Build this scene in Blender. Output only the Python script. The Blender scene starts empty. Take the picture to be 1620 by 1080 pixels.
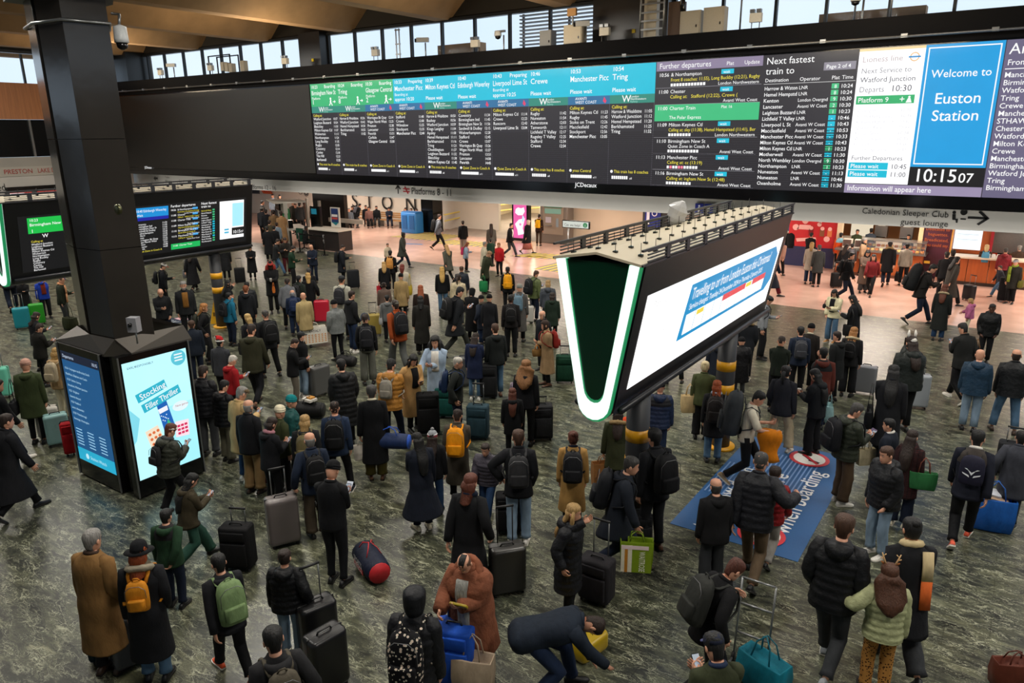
import bpy, math, random
import numpy as np
from math import sin, cos, pi, radians, atan, atan2, tan, sqrt
from mathutils import Vector, Matrix, noise as mnoise
random.seed(7)
C = bpy.context.scene.collection
SC = bpy.context.scene

# ---------------------------------------------------------------- camera
F_PX, CXP, CYP, CAM_H = 1156.0, 810.0, 540.0, 5.7
PITCH, ROLL, YAW = atan(331 / 1156), atan(36 / 4040.), radians(34.6)
FW = np.array([-sin(YAW) * cos(PITCH), cos(YAW) * cos(PITCH), -sin(PITCH)])
_rt = np.array([cos(YAW), sin(YAW), 0.]); _up = np.cross(_rt, FW)
RT = cos(ROLL) * _rt - sin(ROLL) * _up
UP = sin(ROLL) * _rt + cos(ROLL) * _up
cam_d = bpy.data.cameras.new('camera'); cam = bpy.data.objects.new('camera', cam_d); C.objects.link(cam)
cam_d.sensor_width = 36; cam_d.lens = 36 * F_PX / 1620
cam.matrix_world = Matrix(((RT[0], UP[0], -FW[0], 0), (RT[1], UP[1], -FW[1], 0), (RT[2], UP[2], -FW[2], CAM_H), (0, 0, 0, 1)))
cam_d.clip_end = 500
SC.camera = cam
SC.view_settings.view_transform = 'Standard'; SC.view_settings.look = 'None'
SC.view_settings.gamma = 1; SC.view_settings.use_curve_mapping = False
SC.view_settings.exposure = 0.0

# ---------------------------------------------------------------- sky
w = bpy.data.worlds.new('sky'); SC.world = w; w.use_nodes = True
nt = w.node_tree; nt.nodes.clear()
wo = nt.nodes.new('ShaderNodeOutputWorld'); bg = nt.nodes.new('ShaderNodeBackground')
tc = nt.nodes.new('ShaderNodeTexCoord'); ns = nt.nodes.new('ShaderNodeTexNoise'); ns.inputs['Scale'].default_value = 1.5
rp = nt.nodes.new('ShaderNodeValToRGB')
rp.color_ramp.elements[0].position = .3; rp.color_ramp.elements[0].color = (.60, .77, .96, 1)
rp.color_ramp.elements[1].position = .75; rp.color_ramp.elements[1].color = (.76, .88, .99, 1)
nt.links.new(tc.outputs['Generated'], ns.inputs['Vector']); nt.links.new(ns.outputs['Fac'], rp.inputs['Fac'])
nt.links.new(rp.outputs['Color'], bg.inputs['Color']); bg.inputs['Strength'].default_value = 1.2
nt.links.new(bg.outputs[0], wo.inputs['Surface'])

# ---------------------------------------------------------------- large lamps (panels set in the hall ceiling and the soffit, plus added fill lights)
def area(name, loc, sx, sy, power, col, rot=(0, 0, 0)):
    l = bpy.data.lights.new(name, 'AREA'); l.shape = 'RECTANGLE'; l.size = sx; l.size_y = sy
    l.energy = power; l.color = col
    o = bpy.data.objects.new(name, l); o.location = loc; o.rotation_euler = rot; C.objects.link(o); return o
HALL = 460
for lx in (-36, -26, -16, -6, 4):
    for ly in (4, 11.5, 19):
        area('hall_light', (lx, ly, 9.9), 2.2, 2.2, HALL, (1.0, .95, .86))
for lx in (-38, -31, -24, -17, -10.5, -4, 2):
    for ly in (27.6, 31.2):
        area('soffit_light', (lx, ly, 2.84), 2.2, .7, 145, (1.0, .87, .76))
for lx in (-40, -28, -16, -4):          # added fill lights without fittings, brightening the roof beams and the fascia
    area('roof_fill_light', (lx, 21.0, 8.2), 4, .4, 260, (1.0, .80, .54), (radians(180 - 12), 0, 0))
    area('fascia_fill_light', (lx + 2, 24.4, 2.6), 10, .15, 26, (1.0, .95, .88), (radians(115), 0, 0))
area('roof_fill_light', (-42, 8, 7.4), .4, 10, 260, (1.0, .80, .54), (0, radians(170), 0))  # unseen fill added to brighten the left end of the roof

def ray(px, py):
    return FW + RT * (px - CXP) / F_PX - UP * (py - CYP) / F_PX
def ground(px, py, z=0.):
    r = ray(px, py); t = (z - CAM_H) / r[2]; return np.array([r[0] * t, r[1] * t, z])
def proj(p):
    d = np.array(p, float) - np.array([0, 0, CAM_H]); z = d @ FW
    return CXP + F_PX * (d @ RT) / z, CYP - F_PX * (d @ UP) / z
def onY(px, py, Y):
    r = ray(px, py); t = Y / r[1]; return r[0] * t, CAM_H + r[2] * t

# ---------------------------------------------------------------- materials
def lin(h):
    if not isinstance(h, str): return tuple(h)
    h = h.lstrip('#'); v = [int(h[i:i + 2], 16) / 255 for i in (0, 2, 4)]
    return tuple(x / 12.92 if x <= .04045 else ((x + .055) / 1.055) ** 2.4 for x in v)
MATS = {}
def mat(name, col, rough=.6, metal=0., emis=0., kind='fine', alpha=1., spec=.5):
    key = (name, str(col), rough, metal, emis, kind, alpha)
    if key in MATS: return MATS[key]
    m = bpy.data.materials.new(name); MATS[key] = m; m.use_nodes = True
    n = m.node_tree; b = n.nodes['Principled BSDF']; L = n.links.new
    c = lin(col)
    b.inputs['Roughness'].default_value = rough; b.inputs['Metallic'].default_value = metal
    b.inputs['Specular IOR Level'].default_value = spec
    b.inputs['Base Color'].default_value = (*c, 1)
    m.diffuse_color = (*c, 1)
    def N(t, **k):
        q = n.nodes.new(t)
        for a, v in k.items(): q.inputs[a].default_value = v
        return q
    if emis:
        b.inputs['Emission Color'].default_value = (*c, 1); b.inputs['Emission Strength'].default_value = emis
        b.inputs['Base Color'].default_value = (.01, .01, .01, 1)
        tcx = N('ShaderNodeTexCoord'); nz = N('ShaderNodeTexNoise', Scale=2.0); mr = N('ShaderNodeMapRange')
        mr.inputs['To Min'].default_value = emis * .95; mr.inputs['To Max'].default_value = emis * 1.05
        L(tcx.outputs['Object'], nz.inputs['Vector']); L(nz.outputs['Fac'], mr.inputs['Value']); L(mr.outputs['Result'], b.inputs['Emission Strength'])
        return m
    tcx = N('ShaderNodeTexCoord')
    sc = {'fine': 30., 'cloth': 14., 'soft': 9., 'hair': 20., 'skin': 25., 'leather': 60., 'wood': 3., 'concrete': 1.2, 'panel': .8}[kind]
    nz = N('ShaderNodeTexNoise', Scale=sc, Detail=4.0)
    mp = N('ShaderNodeMapping')
    if kind == 'hair': mp.inputs['Scale'].default_value = (3, 3, .35)
    if kind == 'wood': mp.inputs['Scale'].default_value = (4, 4, .25)
    if kind == 'cloth': mp.inputs['Scale'].default_value = (1, 1, .45)
    L(tcx.outputs['Object'], mp.inputs['Vector']); L(mp.outputs['Vector'], nz.inputs['Vector'])
    amt = {'fine': .12, 'cloth': .35, 'soft': .5, 'hair': .7, 'skin': .15, 'leather': .3, 'wood': .35, 'concrete': .35, 'panel': .1}[kind]
    mx = N('ShaderNodeMix'); mx.data_type = 'RGBA'
    mx.inputs[6].default_value = (*[x * (1 - amt) for x in c], 1); mx.inputs[7].default_value = (*[min(1, x * (1 + amt)) for x in c], 1)
    L(nz.outputs['Fac'], mx.inputs[0]); L(mx.outputs[2], b.inputs['Base Color'])
    if kind in ('cloth', 'soft', 'hair', 'leather', 'concrete'):
        bp = N('ShaderNodeBump'); bp.inputs['Strength'].default_value = {'cloth': .35, 'soft': .7, 'hair': .6, 'leather': .2, 'concrete': .2}[kind]
        bp.inputs['Distance'].default_value = {'cloth': .03, 'soft': .04, 'hair': .02, 'leather': .01, 'concrete': .02}[kind]
        L(nz.outputs['Fac'], bp.inputs['Height']); L(bp.outputs['Normal'], b.inputs['Normal'])
    if kind in ('cloth', 'soft'):
        b.inputs['Specular IOR Level'].default_value = .25
    if kind == 'skin':
        b.inputs['Subsurface Weight'].default_value = 0.0
    if alpha < 1:
        b.inputs['Alpha'].default_value = alpha
    return m

# ---------------------------------------------------------------- mesh collector
class MB:
    def __init__(s): s.v = []; s.f = []; s.m = []; s.mats = []; s.sm = []
    def mi(s, m):
        if m not in s.mats: s.mats.append(m)
        return s.mats.index(m)
    def add(s, v, f, m=None, smooth=False):
        b = len(s.v); s.v += [tuple(map(float, q)) for q in v]
        i = s.mi(m) if m else 0
        for q in f: s.f.append(tuple(b + k for k in q)); s.m.append(i); s.sm.append(smooth)
        return s
    def box(s, c, d, m=None, rz=0, M=None, taper=1.0):
        x, y, z = [q / 2 for q in d]; v = []
        for sz in (-1, 1):
            k = taper if sz > 0 else 1
            for sx, sy in ((-1, -1), (1, -1), (1, 1), (-1, 1)):
                px, py = sx * x * k, sy * y * k
                v.append((c[0] + px * cos(rz) - py * sin(rz), c[1] + px * sin(rz) + py * cos(rz), c[2] + sz * z))
        if M is not None: v = [tuple(M @ Vector(q)) for q in v]
        return s.add(v, [(3, 2, 1, 0), (4, 5, 6, 7), (0, 1, 5, 4), (1, 2, 6, 5), (2, 3, 7, 6), (3, 0, 4, 7)], m)
    def rbox(s, c, d, r, m=None, n=3):      # rounded in plan, chamfered top and bottom
        x, y, z = [q / 2 for q in d]; r = min(r, x * .95, y * .95)
        def ring(ins, zz):
            o = []
            for cx, cy, a0 in ((x - r, y - r, 0), (-x + r, y - r, 90), (-x + r, -y + r, 180), (x - r, -y + r, 270)):
                for k in range(n + 1):
                    a = radians(a0 + 90 * k / n); rr = max(r - ins, .001)
                    o.append((c[0] + cx + rr * cos(a), c[1] + cy + rr * sin(a), c[2] + zz))
            return o
        q = min(r * .6, z * .4)
        rings = [ring(q, -z), ring(q * .3, -z + q * .3), ring(0, -z + q), ring(0, z - q), ring(q * .3, z - q * .3), ring(q, z)]
        return s.loft(rings, m)
    def loft(s, rings, m=None, cap=True, smooth=True):
        k = len(rings[0]); v = [p for r in rings for p in r]; f = []
        for i in range(len(rings) - 1):
            for j in range(k):
                a, b2 = i * k + j, i * k + (j + 1) % k
                f.append((a, b2, b2 + k, a + k))
        if cap:
            f.append(tuple(range(k))[::-1]); f.append(tuple((len(rings) - 1) * k + j for j in range(k)))
        return s.add(v, f, m, smooth)
    def tube(s, pts, r, m=None, k=8, flat=1.0, cap=True):
        pts = [np.array(p, float) for p in pts]; rs = r if hasattr(r, '__len__') else [r] * len(pts)
        rings = []; ref = None
        for i, p in enumerate(pts):
            t = pts[min(i + 1, len(pts) - 1)] - pts[max(i - 1, 0)]; t = t / (np.linalg.norm(t) + 1e-9)
            if ref is None: ref = np.array([1., 0, 0]) if abs(t[0]) < .8 else np.array([0, 1., 0])
            u = ref - t * (ref @ t); u /= np.linalg.norm(u) + 1e-9; ref = u; w2 = np.cross(t, u)
            rings.append([p + rs[i] * (u * cos(2 * pi * j / k) + w2 * flat * sin(2 * pi * j / k)) for j in range(k)])
        return s.loft(rings, m, cap)
    def lathe(s, prof, c=(0, 0, 0), m=None, k=16):
        return s.loft([[(c[0] + r * cos(2 * pi * j / k), c[1] + r * sin(2 * pi * j / k), c[2] + z) for j in range(k)] for r, z in prof], m)
    def prism(s, poly, z0, z1, m=None, axis='z'):
        def P(a, b2, h): return {'z': (a, b2, h), 'y': (a, h, b2), 'x': (h, a, b2)}[axis]
        return s.loft([[P(a, b2, z0) for a, b2 in poly], [P(a, b2, z1) for a, b2 in poly]], m, smooth=False)
    def mesh(s, name):
        me = bpy.data.meshes.new(name); me.from_pydata(s.v, [], s.f)
        for m in s.mats: me.materials.append(m)
        if s.f:
            me.polygons.foreach_set('material_index', s.m); me.polygons.foreach_set('use_smooth', s.sm)
        me.update(); return me
    def build(s, name, parent=None, m=None, **props):
        if m and not s.mats: s.mats = [m]
        return link(name, s.mesh(name), parent, **props)
def link(name, me, parent=None, M=None, **props):
    o = bpy.data.objects.new(name, me); C.objects.link(o)
    if parent:
        o.parent = parent
        if M is None: o.matrix_parent_inverse = parent.matrix_basis.inverted()
    if M is not None: o.matrix_basis = M
    for k, v in props.items(): o[k] = v
    return o
def empty(name, loc=(0, 0, 0), rz=0, **props):
    o = bpy.data.objects.new(name, None); C.objects.link(o); o.location = loc; o.rotation_euler = (0, 0, rz); o.empty_display_size = .2
    for k, v in props.items(): o[k] = v
    return o
def tag(o, label, cat, group=None):
    o['label'] = label; o['category'] = cat
    if group: o['group'] = group
    return o

# ---------------------------------------------------------------- flat print on a surface (screens, signs)
class Frame:
    """O top-left corner, U right, V down (unit vectors), N towards the reader; collects rectangles and lettering by colour"""
    def __init__(s, O, U, V, parent, name='lettering', emis=1.0, step=.004):
        s.O, s.U, s.V = [np.array(q, float) for q in (O, U, V)]; s.N = -np.cross(s.U, s.V); s.N /= np.linalg.norm(s.N)
        s.parent = parent; s.rects = {}; s.texts = []; s.emis = emis; s.step = step; s.polys = {}
    def pt(s, x, y, l): return s.O + s.U * x + s.V * y + s.N * (s.step * l)
    def rect(s, x0, y0, x1, y1, col, l=1, em=None):
        s.poly([(x0, y0), (x1, y0), (x1, y1), (x0, y1)], col, l, em)
    def poly(s, pts, col, l=1, em=None):
        mb = s.rects.setdefault((col, em if em is not None else s.emis), MB())
        p = [s.pt(x, y, l) for x, y in pts]; q = [a - s.N * s.step * .9 for a in p]; k = len(p)
        mb.add(p + q, [tuple(range(k))[::-1]] + [(i, (i + 1) % k, k + (i + 1) % k, k + i) for i in range(k)])
    def disc(s, cx, cy, r, col, l=1, r2=0, em=None, n=24, sy=1):
        if r2:
            for i in range(n):
                a, b2 = 2 * pi * i / n, 2 * pi * (i + 1) / n
                s.poly([(cx + r2 * cos(a), cy + r2 * sy * sin(a)), (cx + r * cos(a), cy + r * sy * sin(a)), (cx + r * cos(b2), cy + r * sy * sin(b2)), (cx + r2 * cos(b2), cy + r2 * sy * sin(b2))], col, l, em)
        else:
            s.poly([(cx + r * cos(2 * pi * i / n), cy + r * sy * sin(2 * pi * i / n)) for i in range(n)], col, l, em)
    def text(s, t, x, y, h, col, maxw=None, al='l', l=3, em=None, ang=0, bold=0):
        s.texts.append((t, x, y, h, col, maxw, al, l, em if em is not None else s.emis, ang, bold))
FRAMES = []
def frame(*a, **k): f = Frame(*a, **k); FRAMES.append(f); return f
def flush_frames():
    jobs = []; cache = {}
    for f in FRAMES:
        for t in f.texts:
            key = (t[0], t[10])
            if key in cache: continue
            cu = bpy.data.curves.new('t', 'FONT'); cu.body = t[0]; cu.size = 1; cu.resolution_u = 4 if len(t[0]) < 2 or t[3] > .3 else 2; cu.offset = .006 if t[10] else .0
            o = bpy.data.objects.new('t', cu); C.objects.link(o); cache[key] = o
    dg = bpy.context.evaluated_depsgraph_get(); res = {}
    for k, o in cache.items():
        me = o.evaluated_get(dg).to_mesh()
        v = np.empty(len(me.vertices) * 3); me.vertices.foreach_get('co', v); v = v.reshape(-1, 3)
        res[k] = (v, [tuple(p.vertices) for p in me.polygons]); o.evaluated_get(dg).to_mesh_clear()
    for o in cache.values():
        cu = o.data; bpy.data.objects.remove(o); bpy.data.curves.remove(cu)
    for f in FRAMES:
        out = {}
        for t, x, y, h, col, maxw, al, l, em, ang, bold in f.texts:
            v, fc = res[(t, bold)]
            if not len(v): continue
            v = v.copy() * h; wd = v[:, 0].max()
            if maxw and wd > maxw: v[:, 0] *= maxw / wd; wd = maxw
            if al == 'c': v[:, 0] -= wd / 2
            if al == 'r': v[:, 0] -= wd
            ca, sa = cos(ang), sin(ang)
            xs = x + v[:, 0] * ca - v[:, 1] * sa; ys = y - v[:, 0] * sa - v[:, 1] * ca
            P = f.O + np.outer(xs, f.U) + np.outer(ys, f.V) + f.N * f.step * l
            mb = out.setdefault((col, em), MB())
            mb.add(P, [q for q in fc])
        for (col, em), mb in f.rects.items():
            mb.build('screen_panel' if em else 'printed_panel', f.parent, mat('screen_' + col if em else 'print_' + col, col, .35, 0, em))
        for (col, em), mb in out.items():
            mb.build('lettering', f.parent, mat('screen_' + col if em else 'print_' + col, col, .4, 0, em))
# ================================================================ SETTING
def floor_mat():
    m = bpy.data.materials.new('green_marble_floor'); m.use_nodes = True; n = m.node_tree; b = n.nodes['Principled BSDF']; L = n.links.new
    def N(t, **k):
        q = n.nodes.new(t)
        for a, v in k.items(): q.inputs[a].default_value = v
        return q
    tcx = N('ShaderNodeTexCoord'); mp = N('ShaderNodeMapping'); mp.inputs['Rotation'].default_value = (0, 0, radians(40)); mp.inputs['Scale'].default_value = (.85, 2.3, 1)
    L(tcx.outputs['Object'], mp.inputs['Vector'])
    w1 = N('ShaderNodeTexNoise', Scale=2.2, Detail=5.0, Roughness=.6)
    L(mp.outputs['Vector'], w1.inputs['Vector'])
    vs = N('ShaderNodeVectorMath'); vs.operation = 'MULTIPLY_ADD'; vs.inputs[1].default_value = (.95, .95, 0)
    L(w1.outputs['Color'], vs.inputs[0]); L(mp.outputs['Vector'], vs.inputs[2])
    vo = N('ShaderNodeTexVoronoi', Scale=3.4); vo.feature = 'DISTANCE_TO_EDGE'; L(vs.outputs[0], vo.inputs['Vector'])
    vr = N('ShaderNodeValToRGB'); e = vr.color_ramp.elements; e[0].position = 0; e[0].color = (1, 1, 1, 1); e[1].position = .035; e[1].color = (0, 0, 0, 1)
    L(vo.outputs['Distance'], vr.inputs['Fac'])
    vo2 = N('ShaderNodeTexVoronoi', Scale=11.0); vo2.feature = 'DISTANCE_TO_EDGE'; L(vs.outputs[0], vo2.inputs['Vector'])
    vr2 = N('ShaderNodeValToRGB'); e = vr2.color_ramp.elements; e[0].position = 0; e[0].color = (.8, .8, .8, 1); e[1].position = .05; e[1].color = (0, 0, 0, 1)
    L(vo2.outputs['Distance'], vr2.inputs['Fac'])
    msk = N('ShaderNodeTexNoise', Scale=3.5, Detail=3.0); L(mp.outputs['Vector'], msk.inputs['Vector'])
    mr = N('ShaderNodeMapRange'); mr.inputs['From Min'].default_value = .36; mr.inputs['From Max'].default_value = .60; L(msk.outputs['Fac'], mr.inputs['Value'])
    ad = N('ShaderNodeMath'); ad.operation = 'MAXIMUM'; L(vr.outputs['Color'], ad.inputs[0]); L(vr2.outputs['Color'], ad.inputs[1])
    mu = N('ShaderNodeMath'); mu.operation = 'MULTIPLY'; L(ad.outputs[0], mu.inputs[0]); L(mr.outputs[0], mu.inputs[1])
    nz = N('ShaderNodeTexNoise', Scale=2.3, Detail=12.0, Roughness=.74); L(vs.outputs[0], nz.inputs['Vector'])
    br = N('ShaderNodeValToRGB'); el = br.color_ramp.elements
    el[0].position = .36; el[0].color = (*lin('#191b18'), 1); el[1].position = .70; el[1].color = (*lin('#8b8b72'), 1)
    x = el.new(.47); x.color = (*lin('#32352d'), 1); x = el.new(.58); x.color = (*lin('#545643'), 1)
    L(nz.outputs['Fac'], br.inputs['Fac'])
    big = N('ShaderNodeTexNoise', Scale=.22, Detail=2.0); L(tcx.outputs['Object'], big.inputs['Vector'])
    bmx = N('ShaderNodeMix'); bmx.data_type = 'RGBA'; bmx.blend_type = 'MULTIPLY'; bmx.inputs[0].default_value = .8
    bgr = N('ShaderNodeValToRGB'); q = bgr.color_ramp.elements; q[0].position = .35; q[0].color = (.62, .66, .70, 1); q[1].position = .65; q[1].color = (1.05, 1.0, .86, 1)
    L(big.outputs['Fac'], bgr.inputs['Fac']); L(br.outputs['Color'], bmx.inputs[6]); L(bgr.outputs['Color'], bmx.inputs[7])
    mx = N('ShaderNodeMix'); mx.data_type = 'RGBA'; mx.inputs[7].default_value = (*lin('#aeb096'), 1)
    L(mu.outputs[0], mx.inputs[0]); L(bmx.outputs[2], mx.inputs[6])
    # faint slab joints
    bk = N('ShaderNodeTexBrick', Scale=.55); bk.inputs['Mortar Size'].default_value = .004; bk.inputs['Color1'].default_value = (1, 1, 1, 1); bk.inputs['Color2'].default_value = (.9, .9, .9, 1); bk.inputs['Mortar'].default_value = (.55, .55, .5, 1)
    L(tcx.outputs['Object'], bk.inputs['Vector'])
    fm = N('ShaderNodeMix'); fm.data_type = 'RGBA'; fm.blend_type = 'MULTIPLY'; fm.inputs[0].default_value = .8
    L(mx.outputs[2], fm.inputs[6]); L(bk.outputs['Color'], fm.inputs[7]); L(fm.outputs[2], b.inputs['Base Color'])
    rr = N('ShaderNodeMapRange'); rr.inputs['To Min'].default_value = .2; rr.inputs['To Max'].default_value = .42
    L(nz.outputs['Fac'], rr.inputs['Value']); L(rr.outputs[0], b.inputs['Roughness'])
    return m
STR = dict(kind='structure')
FL = floor_mat()
PEACH = mat('peach_terrazzo', '#c9a797', .22, kind='concrete')
MB().box((-22, -1.5, -.15), (76, 53, .3), FL).build('floor', None, **STR)
MB().box((-22, 36.5, -.15), (76, 23, .3), PEACH).build('floor', None, **STR)
CONC = mat('board_marked_concrete', '#8f7250', .85, kind='concrete')
DARK = mat('dark_metal_cladding', '#0c0c0e', .8, kind='panel', spec=.15); BLK = mat('black_gloss', '#0a0a0b', .18, kind='panel')
FASC = mat('grey_fascia_panel', '#c9c7c1', .5, kind='panel'); WHT = mat('white_wall_panel', '#d8d2c6', .6, kind='panel')
MULL = mat('anodised_mullion', '#24282c', .4, .5); GREY = mat('grey_steel', '#8a8c8c', .35, .8); WOOD = mat('orange_timber_panel', '#b57a4e', .45, kind='wood')
# roof slab and the V shaped concrete soffit beams
MB().box((-22, 0, 12.6), (76, 56, .3), CONC).build('ceiling', None, **STR)
roof = empty('ceiling', (0, 0, 0), **STR)
for x0 in (-51, -45, -39.1, -33.1, -27.1, -21.3, -15.4, -9.5, -3.6, 2.3, 8.2):
    MB().prism([(x0 - 2.9, 12.5), (x0 - .35, 10.25), (x0 + .35, 10.25), (x0 + 2.9, 12.5)], -26, 26.0, CONC, 'y').build('ceiling_beam', roof)
# clerestory on the far side
wf = empty('window_1', (0, 0, 0), **STR); wl = empty('window_2', (0, 0, 0), **STR)
GLS = bpy.data.materials.new('clear_glass'); GLS.use_nodes = True; _n = GLS.node_tree; _b = _n.nodes['Principled BSDF']
_t = _n.nodes.new('ShaderNodeBsdfTransparent'); _m = _n.nodes.new('ShaderNodeMixShader'); _m.inputs[0].default_value = .06; _b.inputs['Roughness'].default_value = .05
_fr = _n.nodes.new('ShaderNodeFresnel'); _m.inputs[0].default_value = .035
_n.links.new(_t.outputs[0], _m.inputs[1]); _n.links.new(_b.outputs[0], _m.inputs[2]); _n.links.new(_m.outputs[0], _n.nodes['Material Output'].inputs['Surface'])
xs = [-44.0, -42.3, -40.4, -38.6, -36.9, -35.2, -33.5, -31.8, -30.1, -28.4, -26.65, -24.9, -23.15, -21.4, -19.65, -17.9, -16.0, -14.0, -10.9, -9.2, -7.45, -5.9, -4.1, -2.4, -.6, 1.2, 3, 4.8, 6.6]
mh = []
for x in xs: MB().box((x, 26.0, 9.2), (.09, .16, 2.1), MULL).build('mullion', wf)
for a, b2 in zip(xs, xs[1:]):
    MB().box(((a + b2) / 2, 26.02, 9.2), (b2 - a - .09, .02, 2.1), GLS).build('pane', wf)
MB().box((-19, 26, 10.26), (52, .25, .12), MULL).build('window_frame', wf); MB().box((-19, 26, 8.1), (52, .3, .12), MULL).build('window_frame', wf)
MB().box((-19, 26.2, 11.4), (52, .4, 2.2), mat('dark_soffit_band', '#1a1713', .8, kind='panel')).build('wall_back', None, **STR)
MB().box((-19, 26.2, 5.9), (52, .3, 4.3), DARK).build('wall_back', None, **STR)
for x in (-29.2, -12.4): # dark columns of the clerestory
    MB().box((x, 25.7, 9.2), (1.5 if x < -20 else 2.9, .5, 2.3), mat('dark_column_cladding', '#121416', .3, kind='panel')).box((x + .2, 25.43, 9.1), (.12, .04, .12), mat('yellow_marker', '#e8d21c', .5)).build('wall_column', None, **STR)
MB().box((-45.3, 25.6, 9.2), (1.9, 1.6, 2.4), mat('dark_column_cladding', '#121416', .3, kind='panel')).build('wall_column', None, **STR)
# walls behind and to the right of the viewer, with the same clerestory gap
BKW = mat('warm_grey_wall', '#8d857a', .7, kind='panel')
MB().box((-15, -26, 4.1), (62, .3, 8.2), BKW).build('wall_front', None, **STR); MB().box((-15, -26, 11.4), (62, .4, 2.3), BKW).build('wall_front', None, **STR)
MB().box((16, 0, 4.1), (.3, 52, 8.2), BKW).build('wall_right', None, **STR); MB().box((16, 0, 11.4), (.4, 52, 2.3), BKW).build('wall_right', None, **STR); MB().box((16, 34, 2.0), (.3, 20, 4.0), BKW).build('wall_right', None, **STR)
# left wall
for k in range(22):
    y = 24.0 - k * 2.05
    MB().box((-46, y, 9.25), (.16, .09, 1.5), MULL).build('mullion', wl)
    if k: MB().box((-46.02, y + 1.02, 9.25), (.02, 1.96, 1.5), GLS).build('pane', wl)
MB().box((-46, 2, 10.1), (.3, 46, .15), MULL).build('window_frame', wl)
MB().box((-46.2, 2, 11.3), (.4, 46, 2.3), mat('dark_soffit_band', '#1a1713', .8, kind='panel')).build('wall_left', None, **STR)
wp = empty('wall_left', (0, 0, 0), **STR)
for k in range(12):
    MB().box((-46, 23.2 - 3.3 * k, 7.55), (.22, 3.27, 1.9), WOOD).build('timber_panel', wp)
MB().box((-46.1, 2, 5.6), (.2, 46, 1.98), BLK).build('wall_left', None, **STR)
for k in range(16): MB().box((-45.95, 22.6 - 2.9 * k, 5.6), (.12, .12, 1.98), GREY).build('mullion', wl)
MB().box((-45.95, 2, 4.05), (.3, 46, 1.1), mat('pale_grey_band', '#9b9890', .5, kind='panel')).build('wall_left', None, **STR)
MB().box((-45.9, 2, 3.1), (.4, 46, .95), mat('white_fascia', '#b9b6b0', .5, kind='panel')).build('wall_left', None, **STR)
MB().box((-46.4, 2, 1.3), (.2, 46, 2.65), mat('dark_shopfront', '#1b1616', .4, kind='panel')).build('wall_left', None, **STR)
sg = tag(empty('destination_sign', (-45.78, 17, 3.8)), 'pale grey band on the left wall printed with red destination names', 'sign')
MB().box((-45.79, 17.5, 3.85), (.04, 11, .5), mat('cream_sign', '#a9a59b', .5, kind='panel')).build('sign_face', sg)
f = frame((-45.765, 12, 4.1), (0, 1, 0), (0, 0, -1), sg, emis=0)
for t, y in (('LIVERPOOL', 15.9), ('PRESTON', 17.9), ('LAKE DISTRICT', 19.6)): f.text(t, y - 12, .36, .34, '#a03a34', 1.45 if y < 19 else 1.9, bold=1)
f = frame((-45.69, 14, 3.5), (0, 1, 0), (0, 0, -1), wp, emis=0); f.text('Tickets and reserved', 0.2, .62, .55, '#222222', 3.6)
st = tag(empty('shop_sign', (-45.6, 19.5, 2.7)), 'black shop sign with red strip light on the left wall beside the big column', 'sign')
MB().box((-45.6, 19.6, 2.9), (.15, 3.6, .3), BLK).build('sign_box', st)
MB().box((-45.55, 19.6, 2.62), (.1, 3.6, .22), mat('red_strip', '#c93a35', .4, 0, .7)).build('light_strip', st)
MB().box((-45.52, 18.2, 2.66), (.1, .8, .1), mat('white_tube', '#ffffff', .4, 0, 1.3)).build('light_strip', st)

# fascia and soffit over the shops
MB().box((-23.5, 25.35, 3.33), (61, .3, 1.0), FASC).build('wall_fascia', None, **STR)
MB().box((-19.5, 25.18, 3.62), (53, .12, .42), mat('grey_fascia_upper', '#a5a4a0', .5, kind='panel')).build('trim_1', None, **STR)
MB().box((-23.5, 34.5, 2.98), (61, 18.2, .2), mat('white_soffit', '#dcd6cc', .6, kind='panel')).build('ceiling', None, **STR)
fs = empty('wall_fascia_lettering', (0, 25.2, 3), **STR)
f = frame((-46, 25.19, 3.43), (1, 0, 0), (0, 0, -1), fs, emis=0)
INK = '#161616'
def fx(px, py=330): return onY(px, py, 25.19)[0] + 46
def fz(px, py): return 3.43 - onY(px, py, 25.19)[1]
f.text('Platforms 12 - 16', fx(437, 299), fz(430, 300.5), .34, INK, al='r')
zb = fz(675, 308); f.text('Platforms 8 - 11', fx(651, 305), zb, .42, INK, 2.3)
a = fx(630, 305); z0 = zb - .36
f.rect(a - .03, z0, a + .03, z0 + .38, INK); f.poly([(a - .17, z0 + .16), (a, z0 - .04), (a + .17, z0 + .16), (a + .12, z0 + .19), (a, z0 + .05), (a - .12, z0 + .19)], INK)
a = fx(643, 305)
for q in (.12, .24): f.rect(a - .2, z0 + q, a + .2, z0 + q + .05, '#b02a30')
f.poly([(a - .12, z0 + .04), (a - .04, z0 + .04), (a + .14, z0 + .36), (a + .06, z0 + .36)], '#b02a30', 2)
z1 = fz(1450, 346.5) - .09; f.text('Caledonian Sleeper Club', fx(1500, 345), z1, .25, INK, 2.35, 'r'); f.text('guest lounge', fx(1500, 355), z1 + .27, .25, INK, 1.28, 'r')
a = fx(1548, 350); z2 = z1 - .28
f.rect(a - .28, z2 + .22, a + .2, z2 + .28, INK); f.poly([(a + .02, z2 + .04), (a + .26, z2 + .25), (a + .02, z2 + .46), (a - .04, z2 + .42), (a + .15, z2 + .25), (a - .04, z2 + .08)], INK)
a = fx(1515, 350); f.disc(a + .12, z2 + .1, .09, INK); f.disc(a - .12, z2 + .12, .045, INK); f.poly([(a - .16, z2 + .17), (a - .08, z2 + .17), (a - .06, z2 + .3), (a + .0, z2 + .3), (a + .0, z2 + .42), (a - .04, z2 + .42), (a - .06, z2 + .34), (a - .14, z2 + .34)], INK); f.rect(a + .06, z2 + .28, a + .2, z2 + .32, INK)
f.text('Toilets', fx(262, 285), .2, .17, INK); f.text('VIP lounge', fx(262, 290), .42, .17, INK)
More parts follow.
